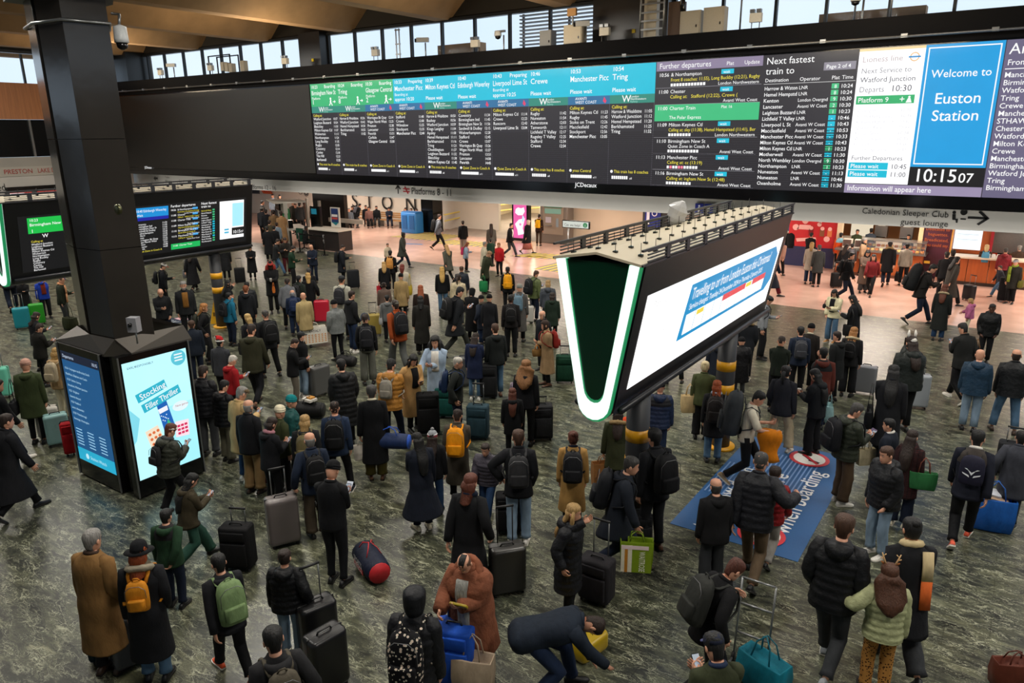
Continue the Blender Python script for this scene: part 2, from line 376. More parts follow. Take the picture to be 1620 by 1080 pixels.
f.poly([(fx(252) - .15, .25), (fx(252) + .05, .1), (fx(252) + .05, .18), (fx(252) + .3, .18), (fx(252) + .3, .3), (fx(252) + .05, .3), (fx(252) + .05, .4)], INK)

# back walls under the soffit
MB().box((-39.5, 35.1, 1.45), (29, .2, 2.9), WHT).build('wall_back', None, **STR)
MB().box((-24.6, 41.2, 1.45), (9, .2, 2.9), mat('cream_wall', '#e0d2b4', .6, kind='panel')).build('wall_back', None, **STR)
MB().box((-28.3, 38.2, 1.45), (.2, 6.2, 2.9), mat('cream_wall', '#e0d2b4', .6, kind='panel')).build('wall_back', None, **STR)
MB().box((-15.3, 34.3, 1.45), (9.6, .2, 2.9), mat('cream_wall2', '#cdbfa9', .6, kind='panel')).build('wall_back', None, **STR)
MB().box((-20.4, 38, 1.45), (.2, 7, 2.9), mat('cream_wall', '#e0d2b4', .6, kind='panel')).build('wall_back', None, **STR)
MB().box((-3, 40.5, 1.45), (20, .2, 2.9), mat('cafe_back_wall', '#c98c54', .6, kind='panel')).build('wall_back', None, **STR)
MB().box((-20, 43.4, 1.45), (54, .2, 2.9), WHT).build('wall_back', None, **STR)
MB().box((-54, 30, 1.45), (.2, 12, 2.9), WHT).build('wall_side', None, **STR)
MB().box((-28.9, 33.6, 1.45), (.9, .9, 2.9), BLK).build('wall_column', None, **STR)
let = tag(empty('wall_letters', (-32, 35, 1.8)), 'big black letters spelling the station name on the white back wall', 'sign')
f = frame((-42, 34.97, 2.75), (1, 0, 0), (0, 0, -1), let, emis=0, step=.02)
for ch, px in zip('EUSTON', (506, 534, 562, 585, 613, 650)):
    X = onY(px, 320, 34.97)[0] + 42
    f.text(ch, X, 1.8, 1.3, '#111111', al='c', bold=1)
cxk = onY(476, 310, 34.97)[0] + 42; wxk = onY(485, 310, 34.97)[0] + 42
f.disc(cxk, .95, .22, '#333333', r2=.19); f.rect(cxk - .01, .8, cxk + .02, .97, '#333333'); f.disc(wxk, 1.15, .04, '#222222')
for r in (.12, .2): f.disc(wxk, 1.05, r + .03, '#222222', r2=r)
PXO = onY(418, 310, 34.9)[0] + 38.3
po = tag(empty('wall_poster', (-38.5, 34.9, 1.6), ), 'orange and dark tilted poster on the white back wall at left', 'poster')
MB().box((-39.6 + PXO, 34.95, 1.9), (1.4, .05, .9), mat('dark_poster', '#3a3c44', .5)).build('board', po)
MB().prism([(-39.2 + PXO, 2.4), (-38.2 + PXO, 2.4), (-37.3 + PXO, 1.5), (-38.3 + PXO, 1.5)], 34.85, 34.93, mat('orange_poster', '#e5642a', .5), 'y').build('board', po)
for k in range(4): MB().prism([(x_ + PXO + .25 * k, z_) for x_, z_ in ((-38.9, 2.3), (-38.8, 2.3), (-38.0, 1.6), (-38.1, 1.6))], 34.83, 34.85, mat('red_poster', '#b3261e', .5), 'y').build('stripe', po)
# ================================================================ DEPARTURE BOARD
bd = tag(empty('departure_board', (-20, 24, 3.4)), 'huge black overhead departure board running the width of the concourse', 'departure board')
MB().box((-19.6, 24.6, 6.02), (50.2, 1.15, 4.9), BLK).box((-19.6, 23.98, 8.3), (50.2, .1, .75), DARK).build('housing', bd)
MB().box((-36.0, 24.0, 5.88), (16.5, .04, 3.95), mat('unlit_screen', '#2b2a28', .55, kind='panel')).build('unlit_screen', bd)
MB().box((-19.6, 24.0, 3.69), (50.2, .06, .34), mat('lower_edge', '#0d0d0f', .12)).build('lower_edge', bd)
rl = MB().tube([(-44, 23.75, 8.12), (5, 23.75, 8.12)], .035, GREY).build('rail', bd)
for k in range(24): MB().box((-43.2 + 2.1 * k, 23.86, 8.14), (.16, .28, .1), GREY).build('bracket', bd)
MB().box((-19.6, 24.7, 8.52), (50.2, 1.5, .1), DARK).build('top_deck', bd)
BX0, BZ = -27.66, 7.88
f = frame((BX0, 23.98, BZ), (1, 0, 0), (0, 0, -1), bd, step=.006)
W_, GRN, CYN, YEL, BG = '#ffffff', '#38b877', '#14c0dc', '#f2e24a', '#2c2a31'
X = [x + 27.66 for x in (-27.66, -25.92, -24.2, -22.5, -20.79, -19.11, -17.4, -15.68, -13.99, -12.31, -10.64, -7.1, -4.42, -2.75, -.93, 4.6)]
HT = 4.0
f.rect(0, 0, X[-1], HT, BG, 1)
for k in range(26): f.rect(0, 2.2 + k * .07, X[12], 2.235 + k * .07, '#232126', 2)
cols = [
 ('10:23', 'Boarding', 'Birmingham New St', 'Platform', '1', 'G', 'L', [('Watford Junction', '10:37'), ('Leighton Buzzard', '10:54'), ('Bletchley', '11:01'), ('Milton Keynes Ctl', '11:07'), ('Wolverton', '11:11'), ('Northampton', '11:24'), ('Long Buckby', '11:35'), ('Rugby', '12:05'), ('Coventry', '12:14'), ('Canley', '12:18'), ('Tile Hill', '12:21'), ('Berkswell', '12:25')], 'This train has 8 coaches'),
 ('10:24', 'Boarding', 'Tring', 'Platform', '8', 'G', 'L', [('Harrow & Wealdstne', '10:36'), ('Watford Junction', '10:42'), ('Hemel Hempstead', '10:50'), ('Berkhamsted', '10:55'), ('Tring', '11:02')], 'This train has 8 coaches'),
 ('10:30', 'Boarding', 'Glasgow Central', 'Platform', '2', 'G', 'A', [('Warrington Bk Quay', '12:14'), ('Wigan North West', '12:25'), ('Preston', '12:38'), ('Lancaster', '12:55'), ('Penrith', '13:31'), ('Carlisle', '13:47'), ('Glasgow Central', '15:00')], 'Quiet Zone in Coach A'),
 ('10:33', 'Preparing', 'Manchester Picc', 'Boarding at', 'approx 10:20', 'C', 'A', [('Stafford', '11:48'), ('Crewe', '12:08'), ('Wilmslow', '12:25'), ('Stockport', '12:35'), ('Manchester Picc', '12:44')], 'Quiet Zone in Coach A'),
 ('10:39', '', 'Milton Keynes Ctl', '', 'Please wait', 'C', 'L', [('Harrow & Wealdstne', '10:50'), ('Bushey', '10:56'), ('Watford Junction', '10:59'), ('Kings Langley', '11:04'), ('Apsley', '11:08'), ('Hemel Hempstead', '11:11'), ('Berkhamsted', '11:16'), ('Tring', '11:21'), ('Cheddington', '11:27'), ('Leighton Buzzard', '11:32'), ('Bletchley', '11:38'), ('Milton Keynes Ctl', '11:45')], 'This train has 8 coaches'),
 ('10:40', '', 'Edinburgh Waverley', '', 'Please wait', 'C', 'A', [('Coventry', '11:34'), ('Birmingham Intl', '11:45'), ('Birmingham New St', '11:56'), ('Sandwell & Dudley', '12:15'), ('Wolverhampton', '12:28'), ('Stafford', '12:45'), ('Crewe', '13:07'), ('Warrington Bk Quay', '13:26'), ('Wigan North West', '13:37'), ('Preston', '13:51'), ('Lancaster', '14:08'), ('Penrith', '14:45')], 'Quiet Zone in Coach A'),
 ('10:43', 'Preparing', 'Liverpool Lime St', 'Boarding at', 'approx 10:25', 'C', 'A', [('Milton Keynes Ctl', '11:14'), ('Crewe', '12:23'), ('Runcorn', '12:43'), ('Liverpool Lime St', '13:04')], 'Quiet Zone in Coach A'),
 ('10:46', '', 'Crewe', '', 'Please wait', 'C', 'L', [('Rugby', '11:42'), ('Nuneaton', '11:54'), ('Atherstone', '12:03'), ('Tamworth', '12:11'), ('Lichfield T Valley', '12:17'), ('Rugeley T Valley', '12:25'), ('Stafford', '12:34'), ('Crewe', '12:54')], 'This train has 8 coaches'),
 ('10:53', '', 'Manchester Picc', '', 'Please wait', 'C', 'A', [('Milton Keynes Ctl', '11:23'), ('Rugby', '11:45'), ('Stoke on Trent', '12:26'), ('Macclesfield', '12:42'), ('Stockport', '12:56'), ('Manchester Picc', '13:05')], 'ynes Central'),
 ('10:54', '', 'Tring', '', 'Please wait', 'C', 'L', [('Harrow & Wealdstne', '11:05'), ('Watford Junction', '11:12'), ('Hemel Hempstead', '11:20'), ('Berkhamsted', '11:25'), ('Tring', '11:32')], 'This train has 8 coaches')]
f.rect(0, 0, X[3], .98, GRN, 2); f.rect(X[3], 0, X[10], .98, CYN, 2)
for i, (tm, stt, dest, l1, l2, kind, op, rows, foot) in enumerate(cols):
    a, b2 = X[i], X[i + 1]; wd = b2 - a
    f.rect(a, .98, b2, 1.26, '#2f8a7a' if op == 'L' else '#2b6f9e', 2); f.rect(b2 - .015, 1.26, b2, HT, '#5a5860', 2)
    f.text(tm, a + .08, .2, .2, W_, .42, bold=1); f.text(stt, b2 - .08, .2, .2, W_, .8, 'r', bold=1)
    f.text(dest, a + .08, .48, .27, W_, wd - .15, bold=1); f.text(l1, a + .08, .68, .16, W_)
    f.text(l2, a + .08, .88, .2 if len(l2) > 2 else .28, W_, wd - .5, bold=1)
    if kind == 'G':
        q = a + wd * .75
        f.disc(q, .66, .05, W_, 3); f.poly([(q - .02, .7), (q + .05, .72), (q + .03, .84), (q - .06, .82)], W_, 3); f.poly([(q - .02, .82), (q + .03, .82), (q - .08, .96), (q - .12, .94)], W_, 3)
        f.poly([(q + .0, .82), (q + .04, .82), (q + .12, .95), (q + .07, .96)], W_, 3); f.rect(q + .14, .78, q + .26, .81, W_, 3); f.poly([(q + .24, .73), (q + .32, .795), (q + .24, .86)], W_, 3)
    if op == 'L':
        f.text('W', a + wd * .28, 1.22, .32, W_, bold=1); f.text('London', a + wd * .47, 1.08, .1, W_); f.text('Northwestern', a + wd * .47, 1.16, .1, W_); f.text('Railway', a + wd * .47, 1.24, .09, '#9fd9c9')
    else:
        f.text('AVANTI', a + wd * .18, 1.1, .13, W_, bold=1); f.text('WEST COAST', a + wd * .18, 1.23, .14, W_, wd * .52); f.poly([(b2 - .22, 1.02), (b2 - .13, 1.16), (b2 - .18, 1.24), (b2 - .27, 1.16)], '#e0406a', 3)
    f.text('Calling at:', a + .08, 1.42, .15, YEL, bold=1)
    for j, (s, t2) in enumerate(rows):
        y = 1.58 + j * .165; last = j == len(rows) - 1
        f.text(s, a + .08, y, .165, W_, wd * .68, bold=last); f.text(t2, b2 - .07, y, .15, W_, .28, 'r', bold=last)
    f.disc(a + .14, 3.55, .05, W_, 3); f.text(foot, a + .23, 3.6, .15, YEL, wd - .35)
    n = 8 if op == 'L' else 11
    for k in range(n): f.rect(a + .15 + k * .08, 3.7, a + .15 + k * .08 + (.06 if op == 'L' else .072), 3.81, W_, 3)
    f.text('x%d' % n, a + .2 + n * .08, 3.81, .1, W_)
# further departures
a, b2 = X[10] + .03, X[11] - .03
f.rect(a, 0, b2, .29, '#8d819c', 2); f.text('Further departures', a + .1, .22, .24, W_, 1.75); f.text('Plat', a + 2.35, .22, .16, W_); f.text('Update', b2 - .1, .22, .16, W_, al='r')
FD = [('10:56', '& Northampton', 'Front 8 coaches: 11:55), Long Buckby (12:21), Rugby', 'London Northwestern', 12), ('11:00', 'Chester', 'Calling at:   Stafford (12:22), Crewe (', 'Avanti West Coast', 0), ('11:00', 'Charter Train', '', 'The Polar Express', -1),
      ('11:09', 'Milton Keynes Ctl', 'Calling at: sley (11:38), Hemel Hempstead (11:41), Ber', 'London Northwestern', 8), ('11:10', 'Birmingham New St', 'Quiet Zone in Coach A', 'Avanti West Coast', 11), ('11:13', 'Manchester Picc', 'Calling at: cc (13:19)', 'Avanti West Coast', 11), ('11:16', 'Birmingham New St', 'Calling at: ingham New St (12:48)', 'Avanti West Coast', 9)]
for j, (tm, d, mid, op, n) in enumerate(FD):
    y = .31 + j * .525
    if n < 0:
        f.rect(a, y - .01, b2, y + .51, '#3fbf80', 3)
    else: f.rect(a, y + .505, b2, y + .515, '#9a98a0', 2); f.rect(a + 2.2, y + .02, a + 2.6, y + .16, CYN, 3)
    f.text(tm, a + .1, y + .16, .16, W_, bold=1, l=4); f.text(d, a + .52, y + .16, .16, W_, l=4); f.text('Plat 16' if n < 0 else 'wait', a + 2.27, y + .14, .13, W_, l=5)
    f.text(mid, a + .52, y + .32, .15, YEL if mid.startswith(('Calling', 'Front')) else W_, 2.9, l=4)
    if n < 0: f.text(op, a + .52, y + .45, .15, W_, l=4)
    else:
        f.text(op, b2 - .08, y + .48, .14, W_, al='r')
        for k in range(n): f.rect(a + .52 + k * .1, y + .38, a + .52 + k * .1 + .075, y + .47, '#ff86a0' if j == 5 and k in (1, 4, 5) else W_, 3)
# next fastest
a, b2 = X[11], X[12]
f.text('Next fastest', a + .08, .27, .28, W_, 1.6); f.text('train to', a + .08, .56, .28, W_); f.rect(a + 1.75, .3, b2 - .06, .52, '#8c8894', 2); f.text('Page 2 of 4', a + 1.82, .47, .15, W_, .78, bold=1)
for t, x in (('Destination', .08), ('Operator', 1.1), ('Plat', 2.0), ('Time', 2.28)): f.text(t, a + x, .78, .15, W_)
f.rect(a + .05, .83, b2 - .03, .845, '#c8c8c8', 2)
NF = [('Harrow & Wston', 'LNR', '8', '10:24'), ('Hemel Hempstd', 'LNR', '8', '10:24'), ('Kenton', 'London Overgnd', '9', '10:30'), ('Lancaster', 'Avanti W Coast', '2', '10:30'), ('Leighton Buzzard', 'LNR', '1', '10:23'), ('Lichfield T Valley', 'LNR', '-', '10:46'), ('Liverpool L St', 'Avanti W Coast', '-', '10:43'), ('Macclesfield', 'Avanti W Coast', '-', '10:53'), ('Manchester Picc', 'Avanti W Coast', '-', '10:33'), ('Milton Keynes Ctl', 'Avanti W Coast', '-', '10:43'), ('Milton Keynes Ctl', 'LNR', '1', '10:23'), ('Motherwell', 'Avanti W Coast', '-', '11:30'), ('North Wembley', 'London Overgnd', '9', '10:30'), ('Northampton', 'LNR', '1', '10:23'), ('Nuneaton', 'Avanti W Coast', '-', '11:13'), ('Nuneaton', 'LNR', '-', '10:46'), ('Oxenholme', 'Avanti W Coast', '-', '11:30')]
for j, (d, o, p, t) in enumerate(NF):
    y = 1.02 + j * .177
    f.text(d, a + .08, y, .155, W_, .98, bold=1); f.text(o, a + 1.1, y, .14, W_, .85); f.rect(a + 2.02, y - .13, a + 2.22, y + .015, CYN if p == '-' else '#3fbf80', 2); f.text(p, a + 2.1, y, .14, W_, l=4); f.text(t, b2 - .08, y, .15, W_, .36, 'r', bold=1)
# white panel
a, b2 = X[12], X[13]
f.rect(a, 0, b2, 3.72, '#fdfdff', 2, 1.25); f.rect(a, 0, b2, .07, '#f5d9a0', 3)
G1 = '#8a8a90'
f.text('Lioness line', a + .1, .36, .22, '#b9a8a8', 1.05); f.disc(b2 - .25, .28, .12, '#eec08a', 3, r2=.09); f.rect(b2 - .4, .26, b2 - .1, .3, '#2f8fd0', 4)
f.text('Next Service to', a + .1, .66, .2, G1, 1.35); f.text('Watford Junction', a + .1, .9, .2, '#333340', 1.45); f.text('Departs', a + .1, 1.17, .22, G1, .65); f.text('10:30', a + .92, 1.17, .24, '#333340')
f.rect(a + .05, 1.27, b2 - .12, 1.5, '#34b36f', 3); f.text('Platform 9', a + .1, 1.45, .19, W_, bold=1, l=4); f.text('+', b2 - .5, 1.47, .25, W_, l=4, bold=1); f.disc(b2 - .25, 1.33, .03, W_, 4); f.poly([(b2 - .28, 1.36), (b2 - .22, 1.36), (b2 - .18, 1.48), (b2 - .33, 1.48)], W_, 4)
for j, t in enumerate(('Calling at', 'South Hampstead', 'Kilburn High Road', "Queen's Park", 'Kensal Green', 'Willesden Junction', 'Harlesden', 'Stonebridge Park')): f.text(t, a + .12, 1.72 + j * .155, .13, '#d9d9de', 1.0); f.text('10:3%d' % j, b2 - .15, 1.72 + j * .155, .13, '#d9d9de', al='r')
f.text('Further Departures', a + .1, 3.05, .17, '#55555f', 1.35)
for y, t in ((3.12, '10:45'), (3.34, '11:00')): f.rect(a + .05, y, a + 1.1, y + .2, CYN, 3); f.text('Please wait', a + .1, y + .16, .17, W_, bold=1, l=4); f.text(t, a + 1.17, y + .17, .19, '#333340')
f.rect(a, 3.74, X[14], HT, '#9c8fae', 2); f.text('Information will appear here', a + .08, 3.93, .22, W_, 2.2, bold=1)
# welcome panel and clock
a, b2 = X[13], X[14]; BLU = '#1c9fe0'
f.rect(a, 0, b2, 3.22, BLU, 2); f.rect(a, 3.22, b2, 3.73, '#101014', 3)
for q in ((.07, .07, b2 - a - .07, .1), (.07, 3.12, b2 - a - .07, 3.15), (.07, .07, .1, 3.15), (b2 - a - .1, .07, b2 - a - .07, 3.15)): f.rect(a + q[0], q[1], a + q[2], q[3], W_, 3)
c_ = (a + b2) / 2
f.text('Welcome to', c_, .85, .29, W_, 1.4, 'c', bold=1); f.text('Euston', c_, 1.53, .4, W_, 1.15, 'c', bold=1); f.text('Station', c_, 1.98, .4, W_, 1.2, 'c', bold=1)
f.text('10:15', a + .12, 3.62, .5, W_, 1.05, l=5, bold=1); f.text('07', a + 1.22, 3.62, .36, W_, .42, l=5, bold=1)
# arrivals
a = X[14] + .02; f.rect(a, 0, X[15], HT, '#6b6480', 2)
f.text('Arrivals', a + .08, .35, .38, W_); f.text('From', a + .08, .62, .2, W_, bold=1); f.rect(a + .05, .7, X[15], .72, W_, 3)
for j, t in enumerate(('Manchester Picc', 'Birmingham New St', 'Watford Junction', 'Tring', 'Crewe', 'Manchester Picc', 'STHAWCR', 'Chester', 'Watford Junction', 'Milton Keynes Ctl', 'Crewe', 'Manchester Picc', 'Birmingham New St', 'Watford Junction', 'Tring', 'Birmingham New St')):
    f.text(t, a + .06, .92 + j * .192, .19, W_, bold=1); f.text('Expected', a + 2.4, .92 + j * .192, .19, W_)
f2 = frame((-44.2, 23.96, 3.95), (1, 0, 0), (0, 0, -1), bd)
f2.text('JCDecaux', onY(733 / 3.176, 276, 23.96)[0] + 44.2, .1, .18, W_, bold=1); f2.text('JCDecaux', onY(910, 292, 23.96)[0] + 44.2, .2, .22, W_, bold=1)

# equipment standing on the gantry
BEI = mat('beige_enclosure', '#b6ad98', .5); GBX = mat('grey_enclosure', '#77797a', .45)
def lampbox(x, z=8.62):
    t = tag(empty('emergency_light', (x, 24.5, z)), '', 'light', 'twin head emergency lights on the gantry')
    MB().box((x, 24.5, z + .42), (.36, .16, .26), mat('ivory_plastic', '#d8d4c6', .5)).build('body', t)
    for d in (-.1, .1):
        MB().box((x + d, 24.46, z + .61), (.14, .14, .1), GREY).build('lamp_head', t); MB().tube([(x + d * 1.2, 24.5, z - .1), (x + d * 1.2, 24.5, z + .32)], .015, GREY, 6).build('leg', t)
    return t
EL = []
for px, py in ((255, 120), (333, 105), (451, 95), (594, 80), (752, 68), (957, 52), (1196, 28)):
    EL.append(lampbox(onY(px, py, 24.5)[0]))
for o, s in zip(EL, ('leftmost, above the unlit screen near the column', 'second from left, above the unlit screen', 'above the right end of the unlit screen', 'above the green boarding columns', 'above the first cyan columns', 'beside the wide dark gantry column', 'above the far right screens')):
    o['label'] = 'ivory twin-head emergency light on gantry, ' + s
def cctv(px, py, kind, lab):
    x = onY(px, py, 24.5)[0]; t = tag(empty('security_camera', (x, 24.5, 8.55)), lab, 'camera')
    MB().tube([(x, 24.5, 8.5), (x, 24.5, 9.25)], .03, GREY, 6).build('pole', t)
    if kind == 'box':
        MB().box((x - .05, 24.4, 9.35), (.5, .17, .17), mat('pale_grey_plastic', '#b9bcbc', .4), M=None, rz=.5).build('camera_body', t); MB().box((x - .3, 24.26, 9.33), (.08, .14, .14), BLK, rz=.5).build('lens', t)
    else:
        MB().lathe([(.02, .12), (.12, .1), (.14, 0), (.14, -.08)], (x - .2, 24.4, 9.3), mat('pale_grey_plastic', '#b9bcbc', .4)).build('camera_body', t); MB().lathe([(.12, 0), (.1, -.08), (.02, -.12)], (x - .2, 24.4, 9.22), BLK).build('dome', t); MB().box((x - .05, 24.45, 9.38), (.3, .08, .08), GREY).build('arm', t)
cctv(275, 110, 'box', 'box camera with lamp on the gantry above the left unlit screen')
cctv(673, 70, 'box', 'single grey box camera on a pole before the clerestory glass')
cctv(797, 65, 'dome', 'white dome camera on the gantry left of the louvred windows')
cctv(1365, 15, 'dome', 'camera on a thin pole above the white screen panel')
x0 = onY(630, 80, 24.5)[0]; t = tag(empty('aerial_frame', (x0, 24.5, 8.5)), 'tall twin-pole aerial frame on the gantry near the window middle', 'frame')
for d in (-.09, .09): MB().box((x0 + d, 24.5, 9.2), (.04, .04, 1.4), GREY).build('post', t)
for z in (8.9, 9.3, 9.85): MB().box((x0, 24.5, z), (.26, .06, .05), GREY).build('crossbar', t)
x0 = onY(350, 100, 24.6)[0]; t = tag(empty('speaker_rack', (x0, 24.6, 8.5)), 'open steel rack with cream loudspeaker boxes on the gantry', 'rack')
for dx in (-.9, .9):
    for dy in (0, .5): MB().box((x0 + dx, 24.5 + dy, 9.05), (.05, .05, 1.1), DARK).build('post', t)
for dy in (0, .5): MB().box((x0, 24.5 + dy, 9.6), (1.85, .05, .05), DARK).build('rail', t)
for k in range(3): MB().box((x0 + .35 + .33 * k, 24.5, 9.05 - .05 * k), (.26, .25, .42), BEI).build('loudspeaker', t)
x0 = onY(385, 95, 24.6)[0]; t = tag(MB().box((x0, 24.6, 9.0), (.3, .25, .5), BEI).box((x0, 24.6, 8.65), (.06, .06, .3), GREY).build('equipment_box'), 'single cream box on a stub leg right of the speaker rack', 'box')
# louvres behind the glass and the cabinets
lv = tag(empty('louvre_screen', (-16, 27.5, 9)), 'pale blue horizontal louvre screen outside the clerestory window', 'louvre')
for k in range(15):
    MB().box((-15.95, 27.3, 8.35 + .14 * k), (4.6, .2, .05), mat('pale_louvre', '#8fa3bd', .5)).build('slat', lv)
for x in (-18.2, -16, -13.7): MB().box((x, 27.45, 9.3), (.08, .08, 2.2), MULL).build('post', lv)
def cab(px, py, w2, h2, m, lab, d=.35, z0=8.55):
    x = onY(px, py, 24.5)[0]; t = tag(empty('equipment_cabinet', (x, 24.5, z0)), lab, 'cabinet')
    MB().box((x, 24.5, z0 + h2 / 2 + .08), (w2, d, h2), m).build('body', t); MB().box((x + .02, 24.5 - d / 2 - .012, z0 + h2 / 2 + .08), (w2 * .86, .02, h2 * .9), m).build('door', t)
    MB().box((x + w2 * .33, 24.5 - d / 2 - .03, z0 + h2 / 2), (.03, .03, .08), BLK).build('handle', t)
    for s in (-1, 1): MB().box((x + s * w2 * .35, 24.5, z0), (.05, .1, .2), GREY).build('leg', t)
cab(867, 55, .5, .62, GBX, 'grey cabinet at the left of the equipment cluster on the gantry')
cab(910, 50, .75, .72, BEI, 'beige switch cabinet with camera cluster on the gantry')
cab(1095, 32, .68, .78, BEI, 'left one of two beige steel cabinets beside the cable tower')
cab(1132, 30, .68, .82, BEI, 'right one of two beige steel cabinets beside the cable tower')
cctv(926, 40, 'box', 'long box camera mounted over the beige switch cabinet')
x0 = onY(905, 30, 24.3)[0]; tag(MB().box((x0, 24.3, 9.75), (.35, .1, .25), mat('brass_box', '#b58a55', .5)).box((x0, 24.35, 9.3), (.05, .05, .9), GREY).build('orange_junction_box'), 'small tan junction box on pole above equipment cluster', 'box')
x0 = onY(1034, 20, 24.4)[0]; t = tag(empty('cable_tower', (x0, 24.4, 8.5)), 'tall open steel cable ladder tower on the gantry beside the dark column', 'tower')
for s in (-.42, .42): MB().tube([(x0 + s, 24.3, 8.5), (x0 + s, 24.3, 10.2), (x0 + s * .4, 24.5, 10.8)], .035, GREY, 6).build('post', t)
for k in range(7): MB().box((x0, 24.3, 8.7 + k * .26), (.86, .04, .05), GREY).build('rung', t)
MB().box((x0 - .15, 24.6, 9.4), (.45, .25, 1.7), BEI).build('cable_tray', t)
MB().tube([(x0, 24.5, 10.1), (x0 + .6, 24.5, 10.2), (x0 + .95, 24.5, 9.9), (x0 + 1.0, 24.5, 9.2)], .09, BLK, 8).build('cable_bundle', t)
MB().box((x0 + .75, 24.6, 9.2), (.5, .3, 1.1), mat('brown_panel', '#5a4636', .6)).build('side_cabinet', t)
for px in (675, 1360):
    x0, zt_ = onY(px + 55 if px < 1000 else px + 20, 70 if px < 1000 else 17, 30)
    tag(MB().box((x0, 30, zt_ - .8), (2.6 if px < 1000 else 3.4, .5, 1.6), mat('tan_brick', '#8a6a4a', .8, kind='concrete')).build('rooftop_block'), 'tan rooftop block outside the glass ' + ('above the cyan columns' if px < 1000 else 'at the far right'), 'building')
for k, px in enumerate((1190, 1365, 1420)):
    x0 = onY(px, 10, 26.3)[0]
    tag(MB().tube([(x0, 25.2, 8.6), (x0, 25.2, 10.4)], .03, GREY, 6).build('thin_pole'), 'thin grey pole before the glass, ' + ('left' , 'middle', 'right')[k] + ' of three at upper right', 'pole')

# ================================================================ BIG COLUMN + KIOSK
GRAN = mat('dark_polished_granite', '#292623', .14, kind='concrete')
col = empty('wall_column', (-12.25, 6.25, 0), **STR)
ccx, ccy = -11.95, 6.1
oc = [(a_ - ccx, b_ - ccy) for a_, b_ in ((-12.65, 5.64), (-12.0, 5.46), (-11.34, 5.52), (-11.22, 6.10), (-11.9, 6.45), (-12.7, 6.48))]
MB().prism([(ccx + a * .9, ccy + b2 * .9) for a, b2 in oc], 2.4, 11, mat('column_core', '#0c0c0c', .4), 'z').build('column_core', col)
for k in range(6):
    p0, p1 = np.array(oc[k]), np.array(oc[(k + 1) % 6]); d = (p1 - p0) / np.linalg.norm(p1 - p0); nrm = np.array([d[1], -d[0]])
    ins = .06 if k == 0 else .002
    q0, q1 = p0 + d * (.002 if k != 1 else .06), p1 - d * (ins if k in (0,) else .002)
    for z0 in np.arange(2.42, 11, 1.62):
        MB().prism([(ccx + a, ccy + b2) for a, b2 in (q0 - nrm * .05, q1 - nrm * .05, q1, q0)], z0, z0 + 1.61, GRAN, 'z').build('stone_panel', col)
MB().prism([(ccx + a * 1.35, ccy + b2 * 1.35) for a, b2 in oc], 7.62, 8.9, mat('column_head', '#191a1c', .5, kind='concrete'), 'z').build('column_head', col)
for z in (7.25,):
    ring = [(ccx + a * 1.06, ccy + b2 * 1.06, z) for a, b2 in oc]; MB().tube(ring + [ring[0]], .022, GREY, 6).build('cable_ring', col)
def onX(px, py, X):
    r = ray(px, py); t = X / r[0]; return np.array([X, r[1] * t, CAM_H + r[2] * t])
t = tag(empty('security_camera', (-11.45, 6.0, 7.4)), 'white dome camera hanging at the top of the big dark column', 'camera')
cc = onX(192, 62, -11.35)
MB().lathe([(.02, .2), (.09, .17), (.1, .0), (.1, -.05)], cc, mat('pale_grey_plastic', '#b9bcbc', .4)).build('camera_body', t); MB().lathe([(.08, -.05), (.07, -.12), (.02, -.15)], cc, BLK).build('dome', t)
MB().tube([cc + np.array([0, 0, .2]), cc + np.array([-.05, .05, .35]), cc + np.array([-.25, .05, .38])], .02, GREY, 6).build('bracket', t)
kp = proj((-12.25, 5.5, 3.0))
t = tag(empty('sensor_box', (-11.9, 5.5, 3)), 'grey sensor box with round black lens low on the dark column', 'sensor')
q = onY(216, 512, 5.5); 
MB().box((q[0], 5.46, q[1]), (.15, .12, .22), mat('grey_plastic', '#8b8b90', .5), rz=.5).build('body', t); MB().lathe([(.035, 0), (.035, .03), (.02, .04)], (0, 0, 0), BLK).build('lens', t).matrix_basis = Matrix.Translation((q[0] + .02, 5.40, q[1] + .0)) @ Matrix.Rotation(radians(70), 4, 'X')
MB().tube([(q[0], 5.47, q[1] - .1), (q[0], 5.47, q[1] - .3)], .012, GREY, 6).build('cable', t)
q = onY(188, 331, 5.54); tag(MB().lathe([(.075, 0), (.075, .04), (.05, .05)], (0, 0, 0), mat('brass_disc', '#5a5a40', .3, .8), 20).build('fire_alarm_sounder'), 'small round brass disc mounted on the dark column face', 'disc').matrix_basis = Matrix.Translation((q[0], 5.55, q[1])) @ Matrix.Rotation(radians(90), 4, 'X')

ki = tag(empty('advertising_kiosk', (-12.2, 6.2, 0)), 'black kiosk wrapped round the big column base with two lit screens', 'kiosk')
KX0, KX1, KY0, KY1 = -13.0, -11.2, 5.35, 6.68
MB().prism([(KX0 + .1, KY0 + .12), (KX1 - .32, KY0 + .12), (KX1 - .1, KY0 + .34), (KX1 - .1, KY1 - .1), (KX0 + .1, KY1 - .1)], 0, 2.36, BLK, 'z').build('core', ki)
MB().box((-12.2, KY0 + .05, 1.22), (1.38, .14, 2.38), BLK).build('screen_case', ki)
MB().box((KX1 + .03, 5.98, 1.22), (.14, 1.2, 2.38), BLK).build('screen_case', ki)
for p in ((-12.88, KY0 - .03), (-11.52, KY0 - .03)): MB().box((p[0], p[1], 1.22), (.02, .02, 2.38), GREY).build('edge_trim', ki)
for p in ((KX1 + .11, 5.39), (KX1 + .11, 6.57)): MB().box((p[0], p[1], 1.22), (.02, .02, 2.38), GREY).build('edge_trim', ki)
SHR = mat('bronze_shroud', '#55504a', .4, .5, kind='panel')
lo = [(KX0 - .0, KY0 + .02), (KX1 - .25, KY0 + .02), (KX1 + .05, KY0 + .3), (KX1 + .05, KY1), (KX0, KY1)]
